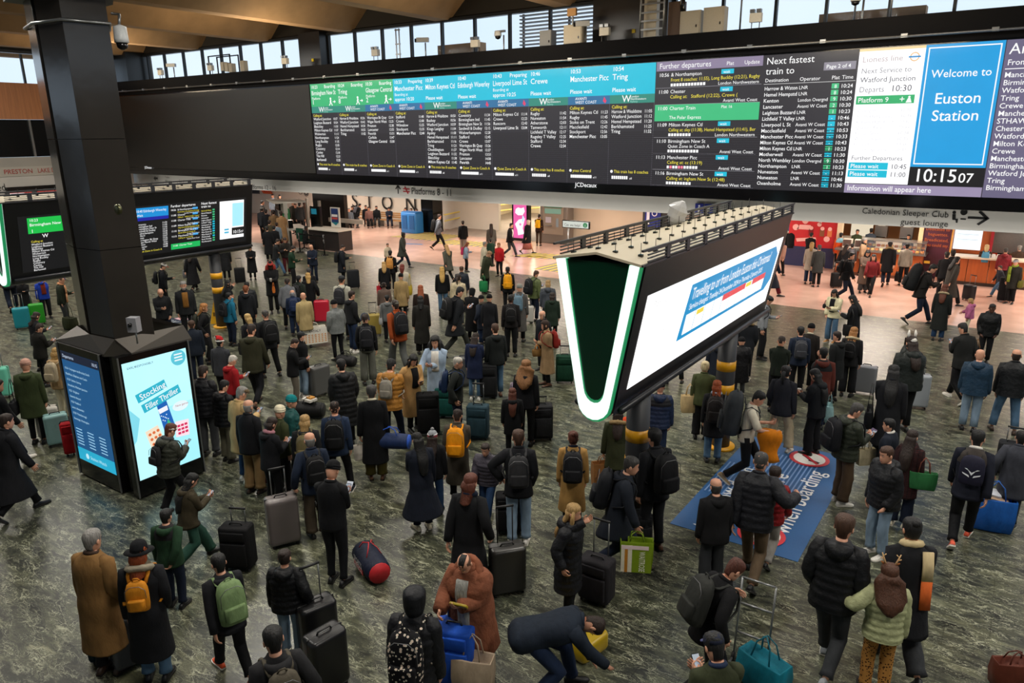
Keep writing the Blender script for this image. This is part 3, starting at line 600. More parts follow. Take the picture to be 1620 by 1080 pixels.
hi = [(ccx - .72, ccy - .5), (ccx + .0, ccy - .66), (ccx + .66, ccy - .6), (ccx + .74, ccy + .5), (ccx - .76, ccy + .5)]
for k in range(5):
    a0, a1, b0, b1 = lo[k], lo[(k + 1) % 5], hi[k], hi[(k + 1) % 5]
    MB().add([(*a0, 2.42), (*a1, 2.42), (*b1, 2.66), (*b0, 2.66), (*a0, 2.38), (*a1, 2.38), (*b1, 2.6), (*b0, 2.6)], [(0, 1, 2, 3), (7, 6, 5, 4), (0, 4, 5, 1), (1, 5, 6, 2), (2, 6, 7, 3), (3, 7, 4, 0)], SHR).build('shroud_panel', ki)
f = frame((-12.80, KY0 - .022, 2.28), (1, 0, 0), (0, 0, -1), ki, step=.002)
f.rect(0, 0, 1.2, 1.95, '#1d5f96', 1, .75); f.rect(0, 0, 1.2, .14, '#101a30', 2); f.rect(0, 1.72, 1.2, 1.95, '#25b3d8', 2, .9); f.disc(.3, 1.84, .05, '#bfeaf7', 3)
f.text('Departures', .05, .1, .08, '#c8d8ee'); f.text('10:15', 1.0, .1, .08, '#c8d8ee'); f.text('Station Watch', .4, 1.87, .09, '#bfeaf7')
for j, s in enumerate(('10:16  Orpington via Bromley South', 'Blackfriars, Elephant and Castle', '10:18  Sutton, Surrey', 'Streatham, Mitcham Junction', '10:21  Brighton', 'Gatwick Airport', '10:24  Bedford', 'Luton, Harpenden', '10:30  Peterborough', 'Stevenage, Huntingdon')): f.text(s, .06, .3 + j * .1, .055, '#b5dcf2', 1.0)
for j in range(6):
    for k in range(3): f.rect(.06 + .38 * k, 1.36 + j * .055, .06 + .38 * k + .2, 1.375 + j * .055, '#9fd0ee', 2)
f = frame((KX1 + .102, 5.44, 2.3), (0, 1, 0), (0, 0, -1), ki, step=.002)
f.rect(0, 0, 1.08, 1.98, '#b9f3fb', 1, 1.15); f.rect(.55, .9, 1.08, 1.98, '#a5eefa', 2, 1.1)
f.poly([(.0, .75), (.15, .95), (.05, 1.3), (0, 1.35)], '#86dff0', 2); f.disc(.93, .13, .13, '#5cc8dc', 2)
for j in range(3): f.rect(.86, .06 + .05 * j, 1.0, .08 + .05 * j, W_, 3)
f.text('EARLY', .07, .11, .05, '#334a66'); f.text('RESPONSIBLY', .2, .11, .05, '#334a66')
def banner(x, y, wd, ht, t): 
    an = radians(14); dx, dy = wd * cos(an), -wd * sin(an); nx, ny = ht * sin(an), ht * cos(an)
    f.poly([(x, y), (x + dx, y + dy), (x + dx + nx, y + dy + ny), (x + nx, y + ny)], '#2fb7cf', 3); f.text(t, x + .05 + nx * .75, y + ny * .74, ht * .95, W_, wd * .88, ang=an, l=5, bold=1)
banner(.13, .55, .52, .15, 'Stocking'); banner(.2, .74, .68, .15, 'Filler Thriller')
f.poly([(.45, .82), (.62, .78), (.72, 1.3), (.53, 1.38)], '#1b63b8', 3); f.poly([(.46, .9), (.62, .87), (.63, .95), (.48, .98)], '#f6f6ff', 4); f.poly([(.54, 1.36), (.6, 1.1), (.71, 1.3)], '#39b98a', 4)
for k in range(8): f.disc(.5 + .03 * (k % 4) + .02 * (k // 4), 1.02 + .06 * (k // 4) + .02 * (k % 3), .01, '#e0f0ff', 5)
f.disc(.85, .95, .14, '#e9fbff', 3, sy=.6); f.text('New games', .76, .95, .05, '#b05060', l=4)
f.poly([(.2, 1.2), (.42, 1.15), (.52, 1.5), (.28, 1.58)], '#f6e3c8', 3)
for k in range(9): f.disc(.27 + .07 * (k % 3) + .02 * (k // 3), 1.27 + .09 * (k // 3) - .015 * (k % 3), .025, '#e0703c', 4)
f.poly([(.72, 1.2), (.96, 1.22), (.94, 1.5), (.7, 1.47)], '#ffe6ee', 3)
for k in range(9): f.rect(.745 + .065 * (k % 3), 1.27 + .065 * (k // 3), .795 + .065 * (k % 3), 1.31 + .065 * (k // 3), '#d8265c', 4)

# ================================================================ V DISPLAYS
def arc_section(w_, zt, zb, r=.22, off=0.):
    """closed V outline with rounded foot, counter clockwise seen from the near end, half width w_"""
    h = zt - zb; ang = atan2(w_ - r, h - r); p = [(-w_ - off, zt)]
    for k in range(9):
        a = pi + ang * .7 + (pi - 2 * ang * .7) * k / 8; p.append(((r + off) * cos(a), zb + r + (r + off) * sin(a)))
    p.append((w_ + off, zt)); return p
ROOF = mat('cream_roof_sheet', '#a89d86', .6, kind='panel'); BOD = mat('charcoal_casing', '#26262a', .35, kind='panel'); DGR = mat('dark_green_glass', '#05281a', .15)
GLOW = mat('pale_green_light_tube', '#e4fff2', .4, 0, 1.35); EDG = mat('green_light_edge', '#1fae6b', .4, 0, .55)
POSTM = mat('charcoal_post_paint', '#333437', .45, kind='panel'); YB = mat('yellow_reflective_band', '#e0a010', .4)
def vdisplay(Xc, Y0, Y1, lab, posts):
    t = tag(empty('information_display', (Xc, Y0, 0)), lab, 'display'); ZT, ZB, Wd = 4.24, 2.24, .56
    sec = arc_section(Wd, ZT, ZB)
    MB().prism([(Xc + a, z) for a, z in sec], Y0 + .1, Y1, BOD, 'y').build('casing', t)
    inner = [(a * .97, z * 1 + .012) for a, z in arc_section(Wd, ZT, ZB)]
    for ye in (Y0, Y1):
        s = -1 if ye == Y0 else 1
        ya, yb = sorted((ye + (.1 if s < 0 else 0) , ye + s * .0 + (0 if s < 0 else .1)))
        o1, o2 = arc_section(Wd, ZT, ZB), [(a * .64, ZT - (ZT - z) * .86) if abs(a) < Wd * .99 else (a * .73, z) for a, z in arc_section(Wd, ZT, ZB)]
        MB().prism([(Xc + a, z) for a, z in o2], ya + .03, yb - .03, DGR, 'y').build('end_panel', t)
        mb = MB(); me = MB()
        for k in range(len(o1) - 1):
            for q, m_, i0, i1, y_0, y_1 in ((mb, GLOW, .12, .88, ya - .01, yb), (me, EDG, 0, 1.0, ya + .02, yb - .01)):
                P = [np.array(o1[k]), np.array(o1[k + 1]), np.array(o2[k + 1]), np.array(o2[k])]
                A, B_, C_, D_ = P[0] + (P[3] - P[0]) * i0, P[1] + (P[2] - P[1]) * i0, P[1] + (P[2] - P[1]) * i1, P[0] + (P[3] - P[0]) * i1
                q.prism([(Xc + v[0], v[1]) for v in (A, B_, C_, D_)], y_0, y_1, m_, 'y')
        if ye == Y0: mb.build('light_tube', t); me.build('light_edge', t)
    # ridged roof: shallow valley plates, grilles, bird spikes
    for s in (-1, 1):
        MB().add([(Xc, Y0 - .02, ZT + .12), (Xc, Y1, ZT + .12), (Xc + s * Wd * 1.02, Y1, ZT + .02), (Xc + s * Wd * 1.02, Y0 - .02, ZT + .02), (Xc, Y0 - .02, ZT + .09), (Xc, Y1, ZT + .09), (Xc + s * Wd * 1.02, Y1, ZT - .01), (Xc + s * Wd * 1.02, Y0 - .02, ZT - .01)],
                 [(0, 1, 2, 3), (7, 6, 5, 4), (0, 3, 7, 4), (1, 5, 6, 2), (2, 6, 7, 3)], ROOF).build('roof_sheet', t)
        mb = MB()
        L_ = Y1 - Y0; n = int(L_ / .62)
        for k in range(n):
            y = Y0 + .1 + (k + .5) * (L_ - .2) / n
            for z in (.03, .07, .11, .15): mb.box((Xc + s * Wd * 1.03, y, ZT + z), (.02, L_ / n * .8, .014), BOD)
            mb.box((Xc + s * Wd * 1.03, y + L_ / n * .46, ZT + .08), (.03, .10, .17), BOD)
        for z in (0.0, .17): mb.box((Xc + s * Wd * 1.03, (Y0 + Y1) / 2, ZT + z), (.03, L_, .025), BOD)
        mb.build('roof_grille', t)
    sp = MB()
    for k in range(int((Y1 - Y0) / .42)):
        for x, zz in ((-.42, .04), (-.16, .09), (.14, .09), (.4, .05)):
            y = Y0 + .2 + k * .42 + (.14 if x in (-.16, .4) else 0)
            sp.tube([(Xc + x, y, ZT + zz), (Xc + x, y, ZT + zz + .16)], .004, BLK, 3); sp.box((Xc + x, y, ZT + zz + .01), (.05, .05, .03), BLK)
    sp.build('bird_spikes', t, kind='stuff')
    MB().tube([(Xc + .3, Y0 + .15, ZB + .16), (Xc + .3, Y1 - .05, ZB + .16)], .045, BOD, 8).build('bottom_rail', t)
    MB().tube([(Xc - .3, Y0 + .15, ZB + .16), (Xc - .3, Y1 - .05, ZB + .16)], .045, BOD, 8).build('bottom_rail', t)
    for y in posts:
        ps = MB().tube([(Xc, y, 0), (Xc, y, ZB + .3)], .165, POSTM, 20).build('post', t)
        for z in (1.08, 1.52): MB().tube([(Xc, y, z), (Xc, y, z + .18)], .17, YB, 20).build('yellow_band', ps)
        MB().tube([(Xc, y, 0), (Xc, y, .05)], .26, YB, 20).build('base_flange', ps)
    # right hand screen plane: top outer edge to lower edge
    a2 = arc_section(Wd, ZT, ZB)[-2]; ang = atan2(Wd - a2[0], ZT - a2[1])
    V = np.array([-sin(ang), 0, -cos(ang)]); O = np.array([Xc + Wd + .012, Y0 + .12, ZT])
    f = frame(O, (0, 1, 0), V, t, step=.004); f.L = Y1 - Y0 - .15
    g = frame(np.array([Xc - Wd - .012, Y1, ZT]), (0, -1, 0), (sin(ang), 0, -cos(ang)), t, step=.004)
    g.rect(.4, .4, Y1 - Y0 - .4, 1.55, '#111116', 1); g.rect(.4, .4, 3.2, .75, GRN, 2); g.text('Departures', .6, .65, .3, W_)
    return t, f
D1, f = vdisplay(-3.97, 7.5, 14.0, 'nearest V-shaped hanging display with green-lit end and white travel notice', (8.85, 12.6))
f.rect(0, 0, f.L, 1.95, '#1c1b1e', 1, 0)
f.rect(.25, .42, f.L - .2, 1.66, '#ffffff', 2, 1.3)
BL2 = '#1f9ad6'
f.poly([(1.75, .55), (f.L - .55, .55), (f.L - .32, .72), (f.L - .32, 1.2), (f.L - .6, 1.36), (1.65, 1.36)], BL2, 3, .9)
f.text('Travelling to or from London Euston this Christmas?', 1.82, .78, .25, W_, 3.75, l=5, bold=1); f.text('Service changes: Tuesday 24 December 2024 to Thursday 2 January 2025', 1.82, .93, .13, W_, 3.4, l=5, bold=1)
for k in range(10):
    x = 1.8 + k * .375; f.rect(x, 1.0, x + .35, 1.3, '#ffffff', 4, 1.1)
    if k in (1, 7): f.rect(x + .03, 1.01, x + .3, 1.08, '#f3d94a', 5)
    if k in (4, 5, 6, 8, 9): f.rect(x, .99, x + .36, 1.09, '#e8535a', 5)
f.text('Plan your journey', .5, .62, .12, '#d8d8d8', 1.0)
for j, s in enumerate(('Check before you travel', 'Trains may be busy', 'Some services will not run', 'Scan the code for details')): f.text(s, .45, .8 + .13 * j, .09, '#dcdcdc', 1.0)
D2, f = vdisplay(-19.75, 7.25, 14.1, 'farther V-shaped display behind the big column showing departures and the clock', (12.9,))
f.rect(0, 0, f.L, 1.95, '#08090c', 1, 0); ly = lambda px, py: onX(px, py, -19.25)[1] - 7.37
f.rect(.25, .35, f.L - .2, 1.72, '#0b0c10', 2)
for a_, b_, hd, rows in ((.45, 1.62, ('10:23', 'Birmingham New St', '1'), 12), (1.62, 2.4, ('10:24', 'Tring', '8'), 5)):
    f.rect(a_, .4, b_, .78, '#18c04a', 3); f.text(hd[0], a_ + .04, .49, .09, W_, l=4); f.text('Boarding', b_ - .04, .49, .09, W_, al='r', l=4); f.text(hd[1], a_ + .04, .6, .1, W_, b_ - a_ - .1, l=4, bold=1); f.text(hd[2], a_ + .06, .76, .12, W_, l=4)
    f.text('W', a_ + .3, .9, .13, W_, bold=1); f.text('Calling at', a_ + .04, 1.0, .07, YEL)
    for j in range(rows): f.text(cols[0 if rows > 5 else 1][7][j][0], a_ + .04, 1.07 + .058 * j, .068, W_, .6); f.text(cols[0 if rows > 5 else 1][7][j][1], b_ - .05, 1.07 + .058 * j, .065, W_, al='r')
a_ = 3.05
f.rect(a_, .4, a_ + .95, .66, '#1490d8', 3); f.rect(a_, .66, a_ + .95, .75, '#1a22a0', 3); f.text('10:40 Edinburgh Waverley', a_ + .04, .52, .1, W_, .85, l=4); f.text('Wait', a_ + .04, .63, .09, W_, l=4)
for j in range(12): f.text(cols[5][7][j][0], a_ + .04, .87 + .062 * j, .068, W_, .6); f.text(cols[5][7][j][1], a_ + .9, .87 + .062 * j, .065, W_, al='r')
f.text('Quiet Zone in Coach A', a_ + .05, 1.62, .07, YEL)
a_ = 4.05; f.text('Further departures', a_ + .02, .46, .1, W_, .75, bold=1)
for j, (tm, d, mid, op, n) in enumerate(FD[:6]):
    y = .56 + j * .15; f.text(tm, a_ + .02, y, .07, W_, bold=1); f.text(d, a_ + .22, y, .07, W_); f.text(mid, a_ + .22, y + .06, .055, YEL, .66); f.rect(a_ + .68, y - .055, a_ + .84, y, '#48a8e8', 3); f.text(op, a_ + .88, y + .108, .05, W_, al='r')
f.rect(a_, 1.5, a_ + .9, 1.66, '#16b85a', 3); f.text('11:00  Charter Train', a_ + .05, 1.58, .07, W_, l=4)
f.text('Next fastest', 5.0, .46, .1, W_, bold=1); f.text('train to', 5.0, .55, .1, W_, bold=1)
for j, (d, o, p, t2) in enumerate(NF[:14]): f.text(d, 5.0, .66 + j * .07, .06, W_ if j else YEL, .32); f.rect(5.36, .61 + j * .07, 5.43, .65 + j * .07, CYN if p == '-' else '#3fbf80', 3)
f.rect(5.6, .42, 6.42, 1.56, '#ffffff', 3, 1.2); f.rect(6.02, .5, 6.4, 1.2, '#a8e8f8', 4, 1.1); f.rect(6.0, 1.24, 6.42, 1.46, '#101014', 5); f.text('10:15', 6.03, 1.42, .14, W_, .26, l=6, bold=1); f.text('07', 6.3, 1.42, .1, W_, l=6); f.rect(5.75, 1.25, 5.9, 1.3, '#4fb8dc', 4); f.rect(5.75, 1.34, 5.9, 1.39, '#4fb8dc', 4)

# ================================================================ FLOOR SIGN
fs = tag(empty('floor_sign', (-2.7, 11.3, 0)), 'large blue vinyl floor sign with white warning words and red prohibition circles', 'floor sign')
MB().box((-2.72, 11.42, .003), (1.86, 3.95, .006), mat('blue_vinyl', '#2c5d92', .45)).build('vinyl_sheet', fs)
f = frame((-3.65, 9.45, .008), (0, 1, 0), (1, 0, 0), fs, emis=0, step=.002)
for k in range(20): f.rect(1.3, .05 + .07 * k, 3.4 if k > 8 else 2.6, .075 + .07 * k, '#7fa0d0', 1)
f.text('Slow down', .9, .52, .36, '#f4f6f8', 1.75, bold=1); f.text('Take care', 1.0, 1.08, .40, '#f4f6f8', 1.85, bold=1); f.text('when boarding', .62, 1.56, .40, '#f4f6f8', 2.5, bold=1)
for cx, cy in ((3.48, 1.2), (.42, 1.24)):
    f.disc(cx, cy, .3, '#f2efe8', 4); f.disc(cx, cy, .34, '#d33a44', 5, r2=.27); f.poly([(cx - .2, cy + .16), (cx - .16, cy + .2), (cx + .2, cy - .16), (cx + .16, cy - .2)], '#d33a44', 7)
    f.disc(cx + .1, cy - .1, .045, '#141414', 5); f.poly([(cx + .05, cy - .1), (cx + .1, cy - .04), (cx - .06, cy + .1), (cx - .1, cy + .04)], '#141414', 5); f.poly([(cx - .1, cy), (cx - .02, cy + .02), (cx - .08, cy + .2), (cx - .14, cy + .18)], '#141414', 5)
f.poly([(.05, .55), (.16, .3), (.3, .6)], '#f4f6f8', 4)
fs2 = tag(empty('floor_sticker', (-17, 11, 0)), 'round red white and blue floor sticker beside the kiosk top right', 'floor sticker')
q = ground(278, 507); MB().lathe([(.42, 0), (.42, .004), (.4, .006)], (q[0], q[1], 0), mat('navy_sticker', '#2a3a52', .4), 28).build('disc', fs2)
f = frame((q[0] - .5, q[1] + .5, .01), (1, 0, 0), (0, -1, 0), fs2, emis=0, step=.002); f.rect(.25, .15, .75, .4, '#e8b8c0', 1); f.disc(.5, .27, .06, '#c02030', 2); f.text('C/V', .3, .75, .3, '#dfe6ea')
for k, (px, py) in enumerate(((848, 406), (545, 388), (655, 386))):
    q = ground(px, py); tag(MB().box((q[0], q[1], .003), (1.0, .25, .006), mat('blue_floor_marker', '#5a7fae', .4), rz=.3).build('floor_arrow'), 'thin blue floor marker on peach floor, ' + ('right of the walkers', 'left by the help desk', 'beside the yellow hatching')[k], 'floor marker')
# ================================================================ UNDER THE SOFFIT
YEL_M = mat('yellow_floor_tape', '#d8c23a', .5); GM = mat('grey_mat', '#7a7468', .7)
def hatch(poly, n, lab, ang=.5):
    t = tag(empty('hatched_mat', (*poly[0], 0)), lab, 'floor marking')
    MB().prism(poly, .001, .006, GM, 'z').build('mat', t)
    P = [np.array(p) for p in poly]
    for k in range(n):
        a, b2 = (k + .3) / n, (k + .6) / n; s = .35 / n * 2
        A = P[0] + (P[1] - P[0]) * a; B_ = P[0] + (P[1] - P[0]) * min(b2, 1); c = P[3] + (P[2] - P[3]) * min(a + s, 1); d = P[3] + (P[2] - P[3]) * min(b2 + s, 1)
        MB().prism([tuple(A), tuple(B_), tuple(d), tuple(c)], .006, .012, YEL_M, 'z').build('yellow_stripe', t)
hatch([(-29.6, 30.6), (-25.8, 30.6), (-26.2, 33.0), (-29.0, 33.4)], 9, 'yellow hatched floor zone in front of the ramp, left part')
hatch([(-25.8, 29.9), (-22.6, 30.2), (-23.0, 31.6), (-25.8, 31.4)], 8, 'yellow hatched floor zone by the walkers, right part')
hatch([(-19.8, 28.6), (-17.0, 28.9), (-17.0, 30.2), (-19.4, 30.0)], 7, 'yellow hatched floor strip beside the ticket machine')
hatch([(-17.0, 26.3), (-13.8, 26.0), (-13.8, 28.6), (-17.0, 29.0)], 9, 'yellow studded floor zone behind the help sign')
# ramp with railings
RM = mat('grey_ramp', '#a1958a', .6, kind='concrete'); RAIL = mat('yellow_handrail', '#d9c56a', .35)
MB().add([(-28.2, 33.0, .01), (-21.0, 33.4, .01), (-20.6, 41, .55), (-28.2, 41, .55), (-28.2, 33, -.1), (-21, 33.4, -.1), (-20.6, 41, -.1), (-28.2, 41, -.1)], [(0, 1, 2, 3), (0, 4, 5, 1), (1, 5, 6, 2), (2, 6, 7, 3), (3, 7, 4, 0)], RM).build('ramp', None, kind='structure')
rl = tag(empty('ramp_railing', (-28, 33.5, 0)), 'double yellow handrail on white posts curving along the cream wall', 'railing')
pts = [np.array(p) for p in ((-28.0, 33.6, .05), (-27.9, 35.4, .15), (-27.4, 37, .28), (-26.4, 38.5, .4), (-25, 39.5, .48), (-23.4, 40.1, .52), (-21.8, 40.4, .55), (-20.8, 40.4, .55))]
for h in (.62, .98): MB().tube([p + np.array([0, 0, h]) for p in pts], .045, RAIL, 8).build('handrail', rl)
for p in pts: MB().tube([p, p + np.array([0, 0, .98])], .035, WHT, 8).build('post', rl)
# pink lit poster totem
pk = tag(empty('poster_totem', (-22.2, 33, 0)), 'lit pink advertising totem by the ramp under the soffit', 'advert')
MB().box((-22.2, 33.2, 1.35), (1.05, .3, 2.7), BLK).build('case', pk)
f = frame((-22.62, 33.04, 2.6), (1, 0, 0), (0, 0, -1), pk, step=.006)
f.rect(0, 0, .84, 2.45, '#ee5aa8', 1, 1.0)
f.poly([(.15, .9), (.3, .8), (.5, .84), (.68, .78), (.74, 1.0), (.6, 1.2), (.3, 1.22), (.12, 1.1)], '#fff4fa', 2, 1.1); f.poly([(.1, 1.7), (.35, 1.45), (.75, 1.35), (.6, 1.9), (.7, 2.2), (.3, 2.3), (.25, 2.0)], '#fff4fa', 2, 1.1); f.disc(.45, 1.7, .07, '#f08ac0', 3); f.poly([(.6, 1.2), (.7, 1.3), (.66, 1.6), (.55, 1.5)], '#cfeaff', 3)
# ticket machine
tm = tag(empty('ticket_machine', (-20.0, 33.2, 0)), 'grey ticket machine with green lit header under the soffit', 'ticket machine')
MB().rbox((-20.1, 33.4, 1.2), (1.7, .7, 2.4), .08, mat('machine_grey', '#6e675e', .5, kind='panel')).build('case', tm)
MB().box((-20.1, 33.05, 1.25), (1.25, .06, 1.5), mat('machine_front', '#8b7f70', .5)).build('front_panel', tm)
f = frame((-20.65, 33.0, 2.2), (1, 0, 0), (0, 0, -1), tm, step=.004); f.rect(0, 0, 1.1, .3, '#15663f', 1, .8); f.text('Tickets', .3, .22, .22, W_); f.rect(.05, .36, 1.05, .62, '#9fc6a8', 1, .5); f.rect(.1, .8, .45, 1.1, '#e8c8c0', 1, .5); f.rect(.75, .85, .9, 1.3, '#dcd8d0', 1, .3)
MB().box((-20.35, 32.95, .95), (.4, .08, .04), GREY).build('shelf', tm)
# help sign
hs = tag(empty('help_sign', (-16.6, 29.3, 0)), 'white can we help sign with green information symbol on a post', 'sign')
MB().tube([(-17.0, 29.3, 0), (-17.0, 29.3, 1.5)], .04, GREY, 8).build('post', hs); MB().rbox((-16.6, 29.3, 1.62), (1.45, .08, .36), .03, BLK).build('frame', hs)
f = frame((-17.27, 29.25, 1.76), (1, 0, 0), (0, 0, -1), hs, emis=.75, step=.004); f.rect(0, 0, 1.34, .28, '#e9efe4', 1); f.text('Can we help?', .08, .22, .17, '#333333', .85); f.disc(1.17, .14, .11, '#1f8f52', 2); f.text('i', 1.17, .22, .2, W_, al='c', l=4, bold=1)
# blue recycling bin, black totem
rb = tag(empty('recycling_bin', (-29.8, 32.6, 0)), 'bright blue slotted recycling bin by the dark wall column', 'bin')
MB().rbox((-29.6, 32.6, .6), (1.2, .7, 1.2), .08, mat('blue_plastic', '#2f7cc4', .4)).build('body', rb)
for d in (-.28, .28): MB().box((-29.6 + d, 32.24, .65), (.36, .04, .8), mat('dark_blue_plastic', '#1b5a98', .5)).build('slot', rb)
MB().box((-29.6, 32.6, 1.22), (1.1, .6, .06), mat('blue_lid', '#2870b4', .4)).build('lid', rb)
# dark pillar, blue lift sign, wrapped parcel
MB().box((-14.3, 33.6, 1.45), (1.5, 1.0, 2.9), mat('grey_steel_pillar', '#3b3a3a', .3, kind='panel')).build('wall_column', None, **STR)
MB().box((-12.2, 34.1, 1.45), (2.6, .2, 2.9), mat('pale_wall', '#a59a90', .6)).build('wall_back', None, **STR)
ls = tag(empty('wayfinding_sign', (-14.9, 32.9, 0)), 'dark blue lift sign with white symbol on the steel pillar', 'sign')
MB().box((-14.5, 33.05, 1.75), (.8, .05, 1.0), mat('sign_blue', '#1c2a8c', .4)).build('sign_face', ls)
f = frame((-14.9, 33.0, 2.25), (1, 0, 0), (0, 0, -1), ls, emis=0, step=.004); f.disc(.5, .35, .14, '#e8ecff', 2, r2=.1); f.rect(.44, .1, .56, .25, '#e8ecff', 2); f.rect(.1, .3, .25, .9, '#e8ecff', 2)
for k, px in enumerate((1107, 1122)):
    X_ = onY(px, 328, 25.15)[0]; s2 = tag(empty('hanging_sign', (X_, 25.1, 2.6)), 'small blue pictogram sign on the fascia, %s of two' % ('left', 'right')[k], 'sign')
    MB().box((X_, 25.12, 3.08), (.3, .04, .32), mat('sign_blue', '#1c2a8c', .4)).build('sign_face', s2); f = frame((X_ - .15, 25.09, 3.24), (1, 0, 0), (0, 0, -1), s2, emis=0, step=.004); f.disc(.15, .08, .035, W_); f.rect(.11, .13, .19, .28, W_)
q = ground(988, 352, 2.0); wp2 = MB()
for k in range(6):
    a = k * 1.1; wp2.rbox((0, 0, 0), (.5, .3, .3), .1, mat('white_wrap', '#d8d8d8', .35)) if k == 0 else None
wr = tag(MB().loft([[(.28 * s * cos(a) * (1 + .25 * sin(3 * a + i)), .16 * s * sin(a), -.42 + .14 * i) for a in [2 * pi * j / 12 for j in range(12)]] for i, s in enumerate((.3, .8, 1, .95, 1.05, .7, .2))], mat('white_black_wrap', '#c4c4c4', .3), smooth=False).build('wrapped_bundle'), 'crumpled white wrapped bundle on the roof edge of the nearest display', 'bundle'); q = onX(988, 352, -4.3); wr.scale = (.5, .5, .5); wr.location = (-4.42, 11.0, 4.46); wr.rotation_euler = (.3, .4, .5)

# help desk
DK = mat('dark_desk', '#241f1e', .4, kind='panel'); DW = mat('cream_worktop', '#cfc6b8', .5)
dk = tag(empty('help_desk', (-28.6, 24.6, 0)), 'dark information desk with cream worktop and tall black back panel', 'desk')
MB().box((-28.9, 25.6, .5), (2.2, .9, 1.0), DK).build('counter_body', dk); MB().box((-28.9, 25.6, 1.03), (2.4, 1.1, .07), DW).build('worktop', dk)
MB().box((-30.77, 27.4, 1.42), (2.44, .25, 2.8), mat('black_back_panel', '#15100f', .3, kind='panel')).build('back_panel', dk)
MB().box((-29.4, 27.2, 1.25), (2.6, .1, .22), DW).build('shelf', dk)
MB().box((-28.75, 25.9, 1.6), (.65, .06, 1.0), WHT).build('poster_frame', dk)
f = frame((-29.0, 25.85, 2.05), (1, 0, 0), (0, 0, -1), dk, emis=0, step=.005); f.rect(0, 0, .5, .7, '#26396b', 1); f.rect(.04, .3, .46, .42, '#e8e0dc', 2); f.rect(.04, .45, .46, .55, '#c24a42', 2); f.poly([(.0, .7), (.5, .7), (.3, .85)], '#1b7c86', 2)
sc2 = tag(empty('information_screen', (-30.2, 25.7, 0)), 'slim black screen terminal with teal display on the help desk', 'screen')
MB().box((-30.1, 25.8, 1.5), (.75, .12, 1.2), BLK).build('case', sc2); f = frame((-30.4, 25.72, 2.0), (1, 0, 0), (0, 0, -1), sc2, step=.005); f.rect(.05, .02, .45, .3, '#1a7f96', 1, .6)
ch = tag(empty('office_chair', (-29.9, 24.7, 0)), 'dark green swivel chair in front of the help desk', 'chair')
GC = mat('green_fabric', '#0c3527', .8, kind='cloth')
MB().rbox((-29.9, 24.7, .5), (.5, .5, .1), .12, GC).build('seat', ch); MB().rbox((-29.9, 24.48, .85), (.48, .1, .55), .05, GC).build('backrest', ch); MB().tube([(-29.9, 24.7, .1), (-29.9, 24.7, .45)], .03, BLK, 6).build('column', ch)
for k in range(5): MB().tube([(-29.9, 24.7, .12), (-29.9 + .3 * cos(k * 1.257), 24.7 + .3 * sin(k * 1.257), .04)], .02, BLK, 5).build('leg', ch)
bo = tag(empty('help_booth', (-32, 26, 0)), 'open grey metal booth frame with screen header and dark lower panels', 'booth')
for x, y in ((-32.9, 25.7), (-31.0, 24.6), (-30.7, 26.6), (-32.4, 27.2)): MB().box((x, y, 1.15), (.12, .12, 2.3), mat('booth_grey', '#a29d93', .5)).build('post', bo)
MB().box((-31.9, 25.1, 2.05), (2.2, .2, .5), mat('booth_grey', '#a29d93', .5), rz=-.5).build('header', bo); MB().box((-32.2, 25.1, 2.05), (1.1, .1, .34), BLK, rz=-.5).build('screen', bo)
MB().box((-31.9, 25.4, 2.33), (2.4, 1.6, .06), mat('booth_grey', '#a29d93', .5), rz=-.5).build('roof_panel', bo); MB().box((-31.7, 25.5, .95), (2.2, 1.2, .08), mat('booth_grey', '#a29d93', .5), rz=-.5).build('counter', bo); MB().box((-31.8, 25.2, .45), (2.1, .1, .85), mat('green_black', '#0f1a16', .4), rz=-.5).build('lower_panel', bo)
MB().box((-31.3, 25.0, 1.2), (.5, .3, .4), BLK, rz=-.5).build('till', bo)
bs = tag(empty('barrier_posts', (-28.0, 23.9, 0)), 'low black barrier with two posts in front of the help desk', 'barrier')
for x in (-27.6, -29.4): MB().tube([(x, 24.0, 0), (x, 24.0, 1.0)], .035, BLK, 8).build('post', bs); MB().lathe([(.18, 0), (.18, .03), (.05, .05)], (x, 24.0, 0), BLK).build('base', bs)
MB().box((-28.5, 24.0, .93), (1.8, .02, .07), BLK).build('belt', bs)
# waiting benches along the letter wall
BENCH = mat('pale_timber_slat', '#a9804f', .5, kind='wood')
for bi, (x0, n) in enumerate(((-36.2, 3), (-33.6, 3), (-31.2, 2))):
    b_ = tag(empty('bench', (x0, 33.9, 0)), 'pale timber bench against the white letter wall, %s of three' % ('leftmost', 'middle', 'rightmost')[bi], 'bench')
    for k in range(5): MB().box((x0 + n * .35, 33.65 + k * .1, .45), (n * .78, .08, .04), BENCH).build('slat', b_)
    for k in range(3): MB().box((x0 + n * .35, 34.2, .6 + k * .12), (n * .78, .04, .09), BENCH).build('back_slat', b_)
    for d in (-.3, .3): MB().box((x0 + n * .35 + d * n, 33.9, .22), (.06, .5, .44), GREY).build('leg', b_)

# ---------------------------------------------------------------- cafes and shop on the right
ORW = mat('orange_timber', '#a85425', .4, kind='wood'); STEEL = mat('brushed_steel', '#9a9a98', .3, .9); CREAMP = mat('cream_post', '#d9b98c', .5)
def bx(name, c, d, m, par, **k): return MB().box(c, d, m, **k).build(name, par)
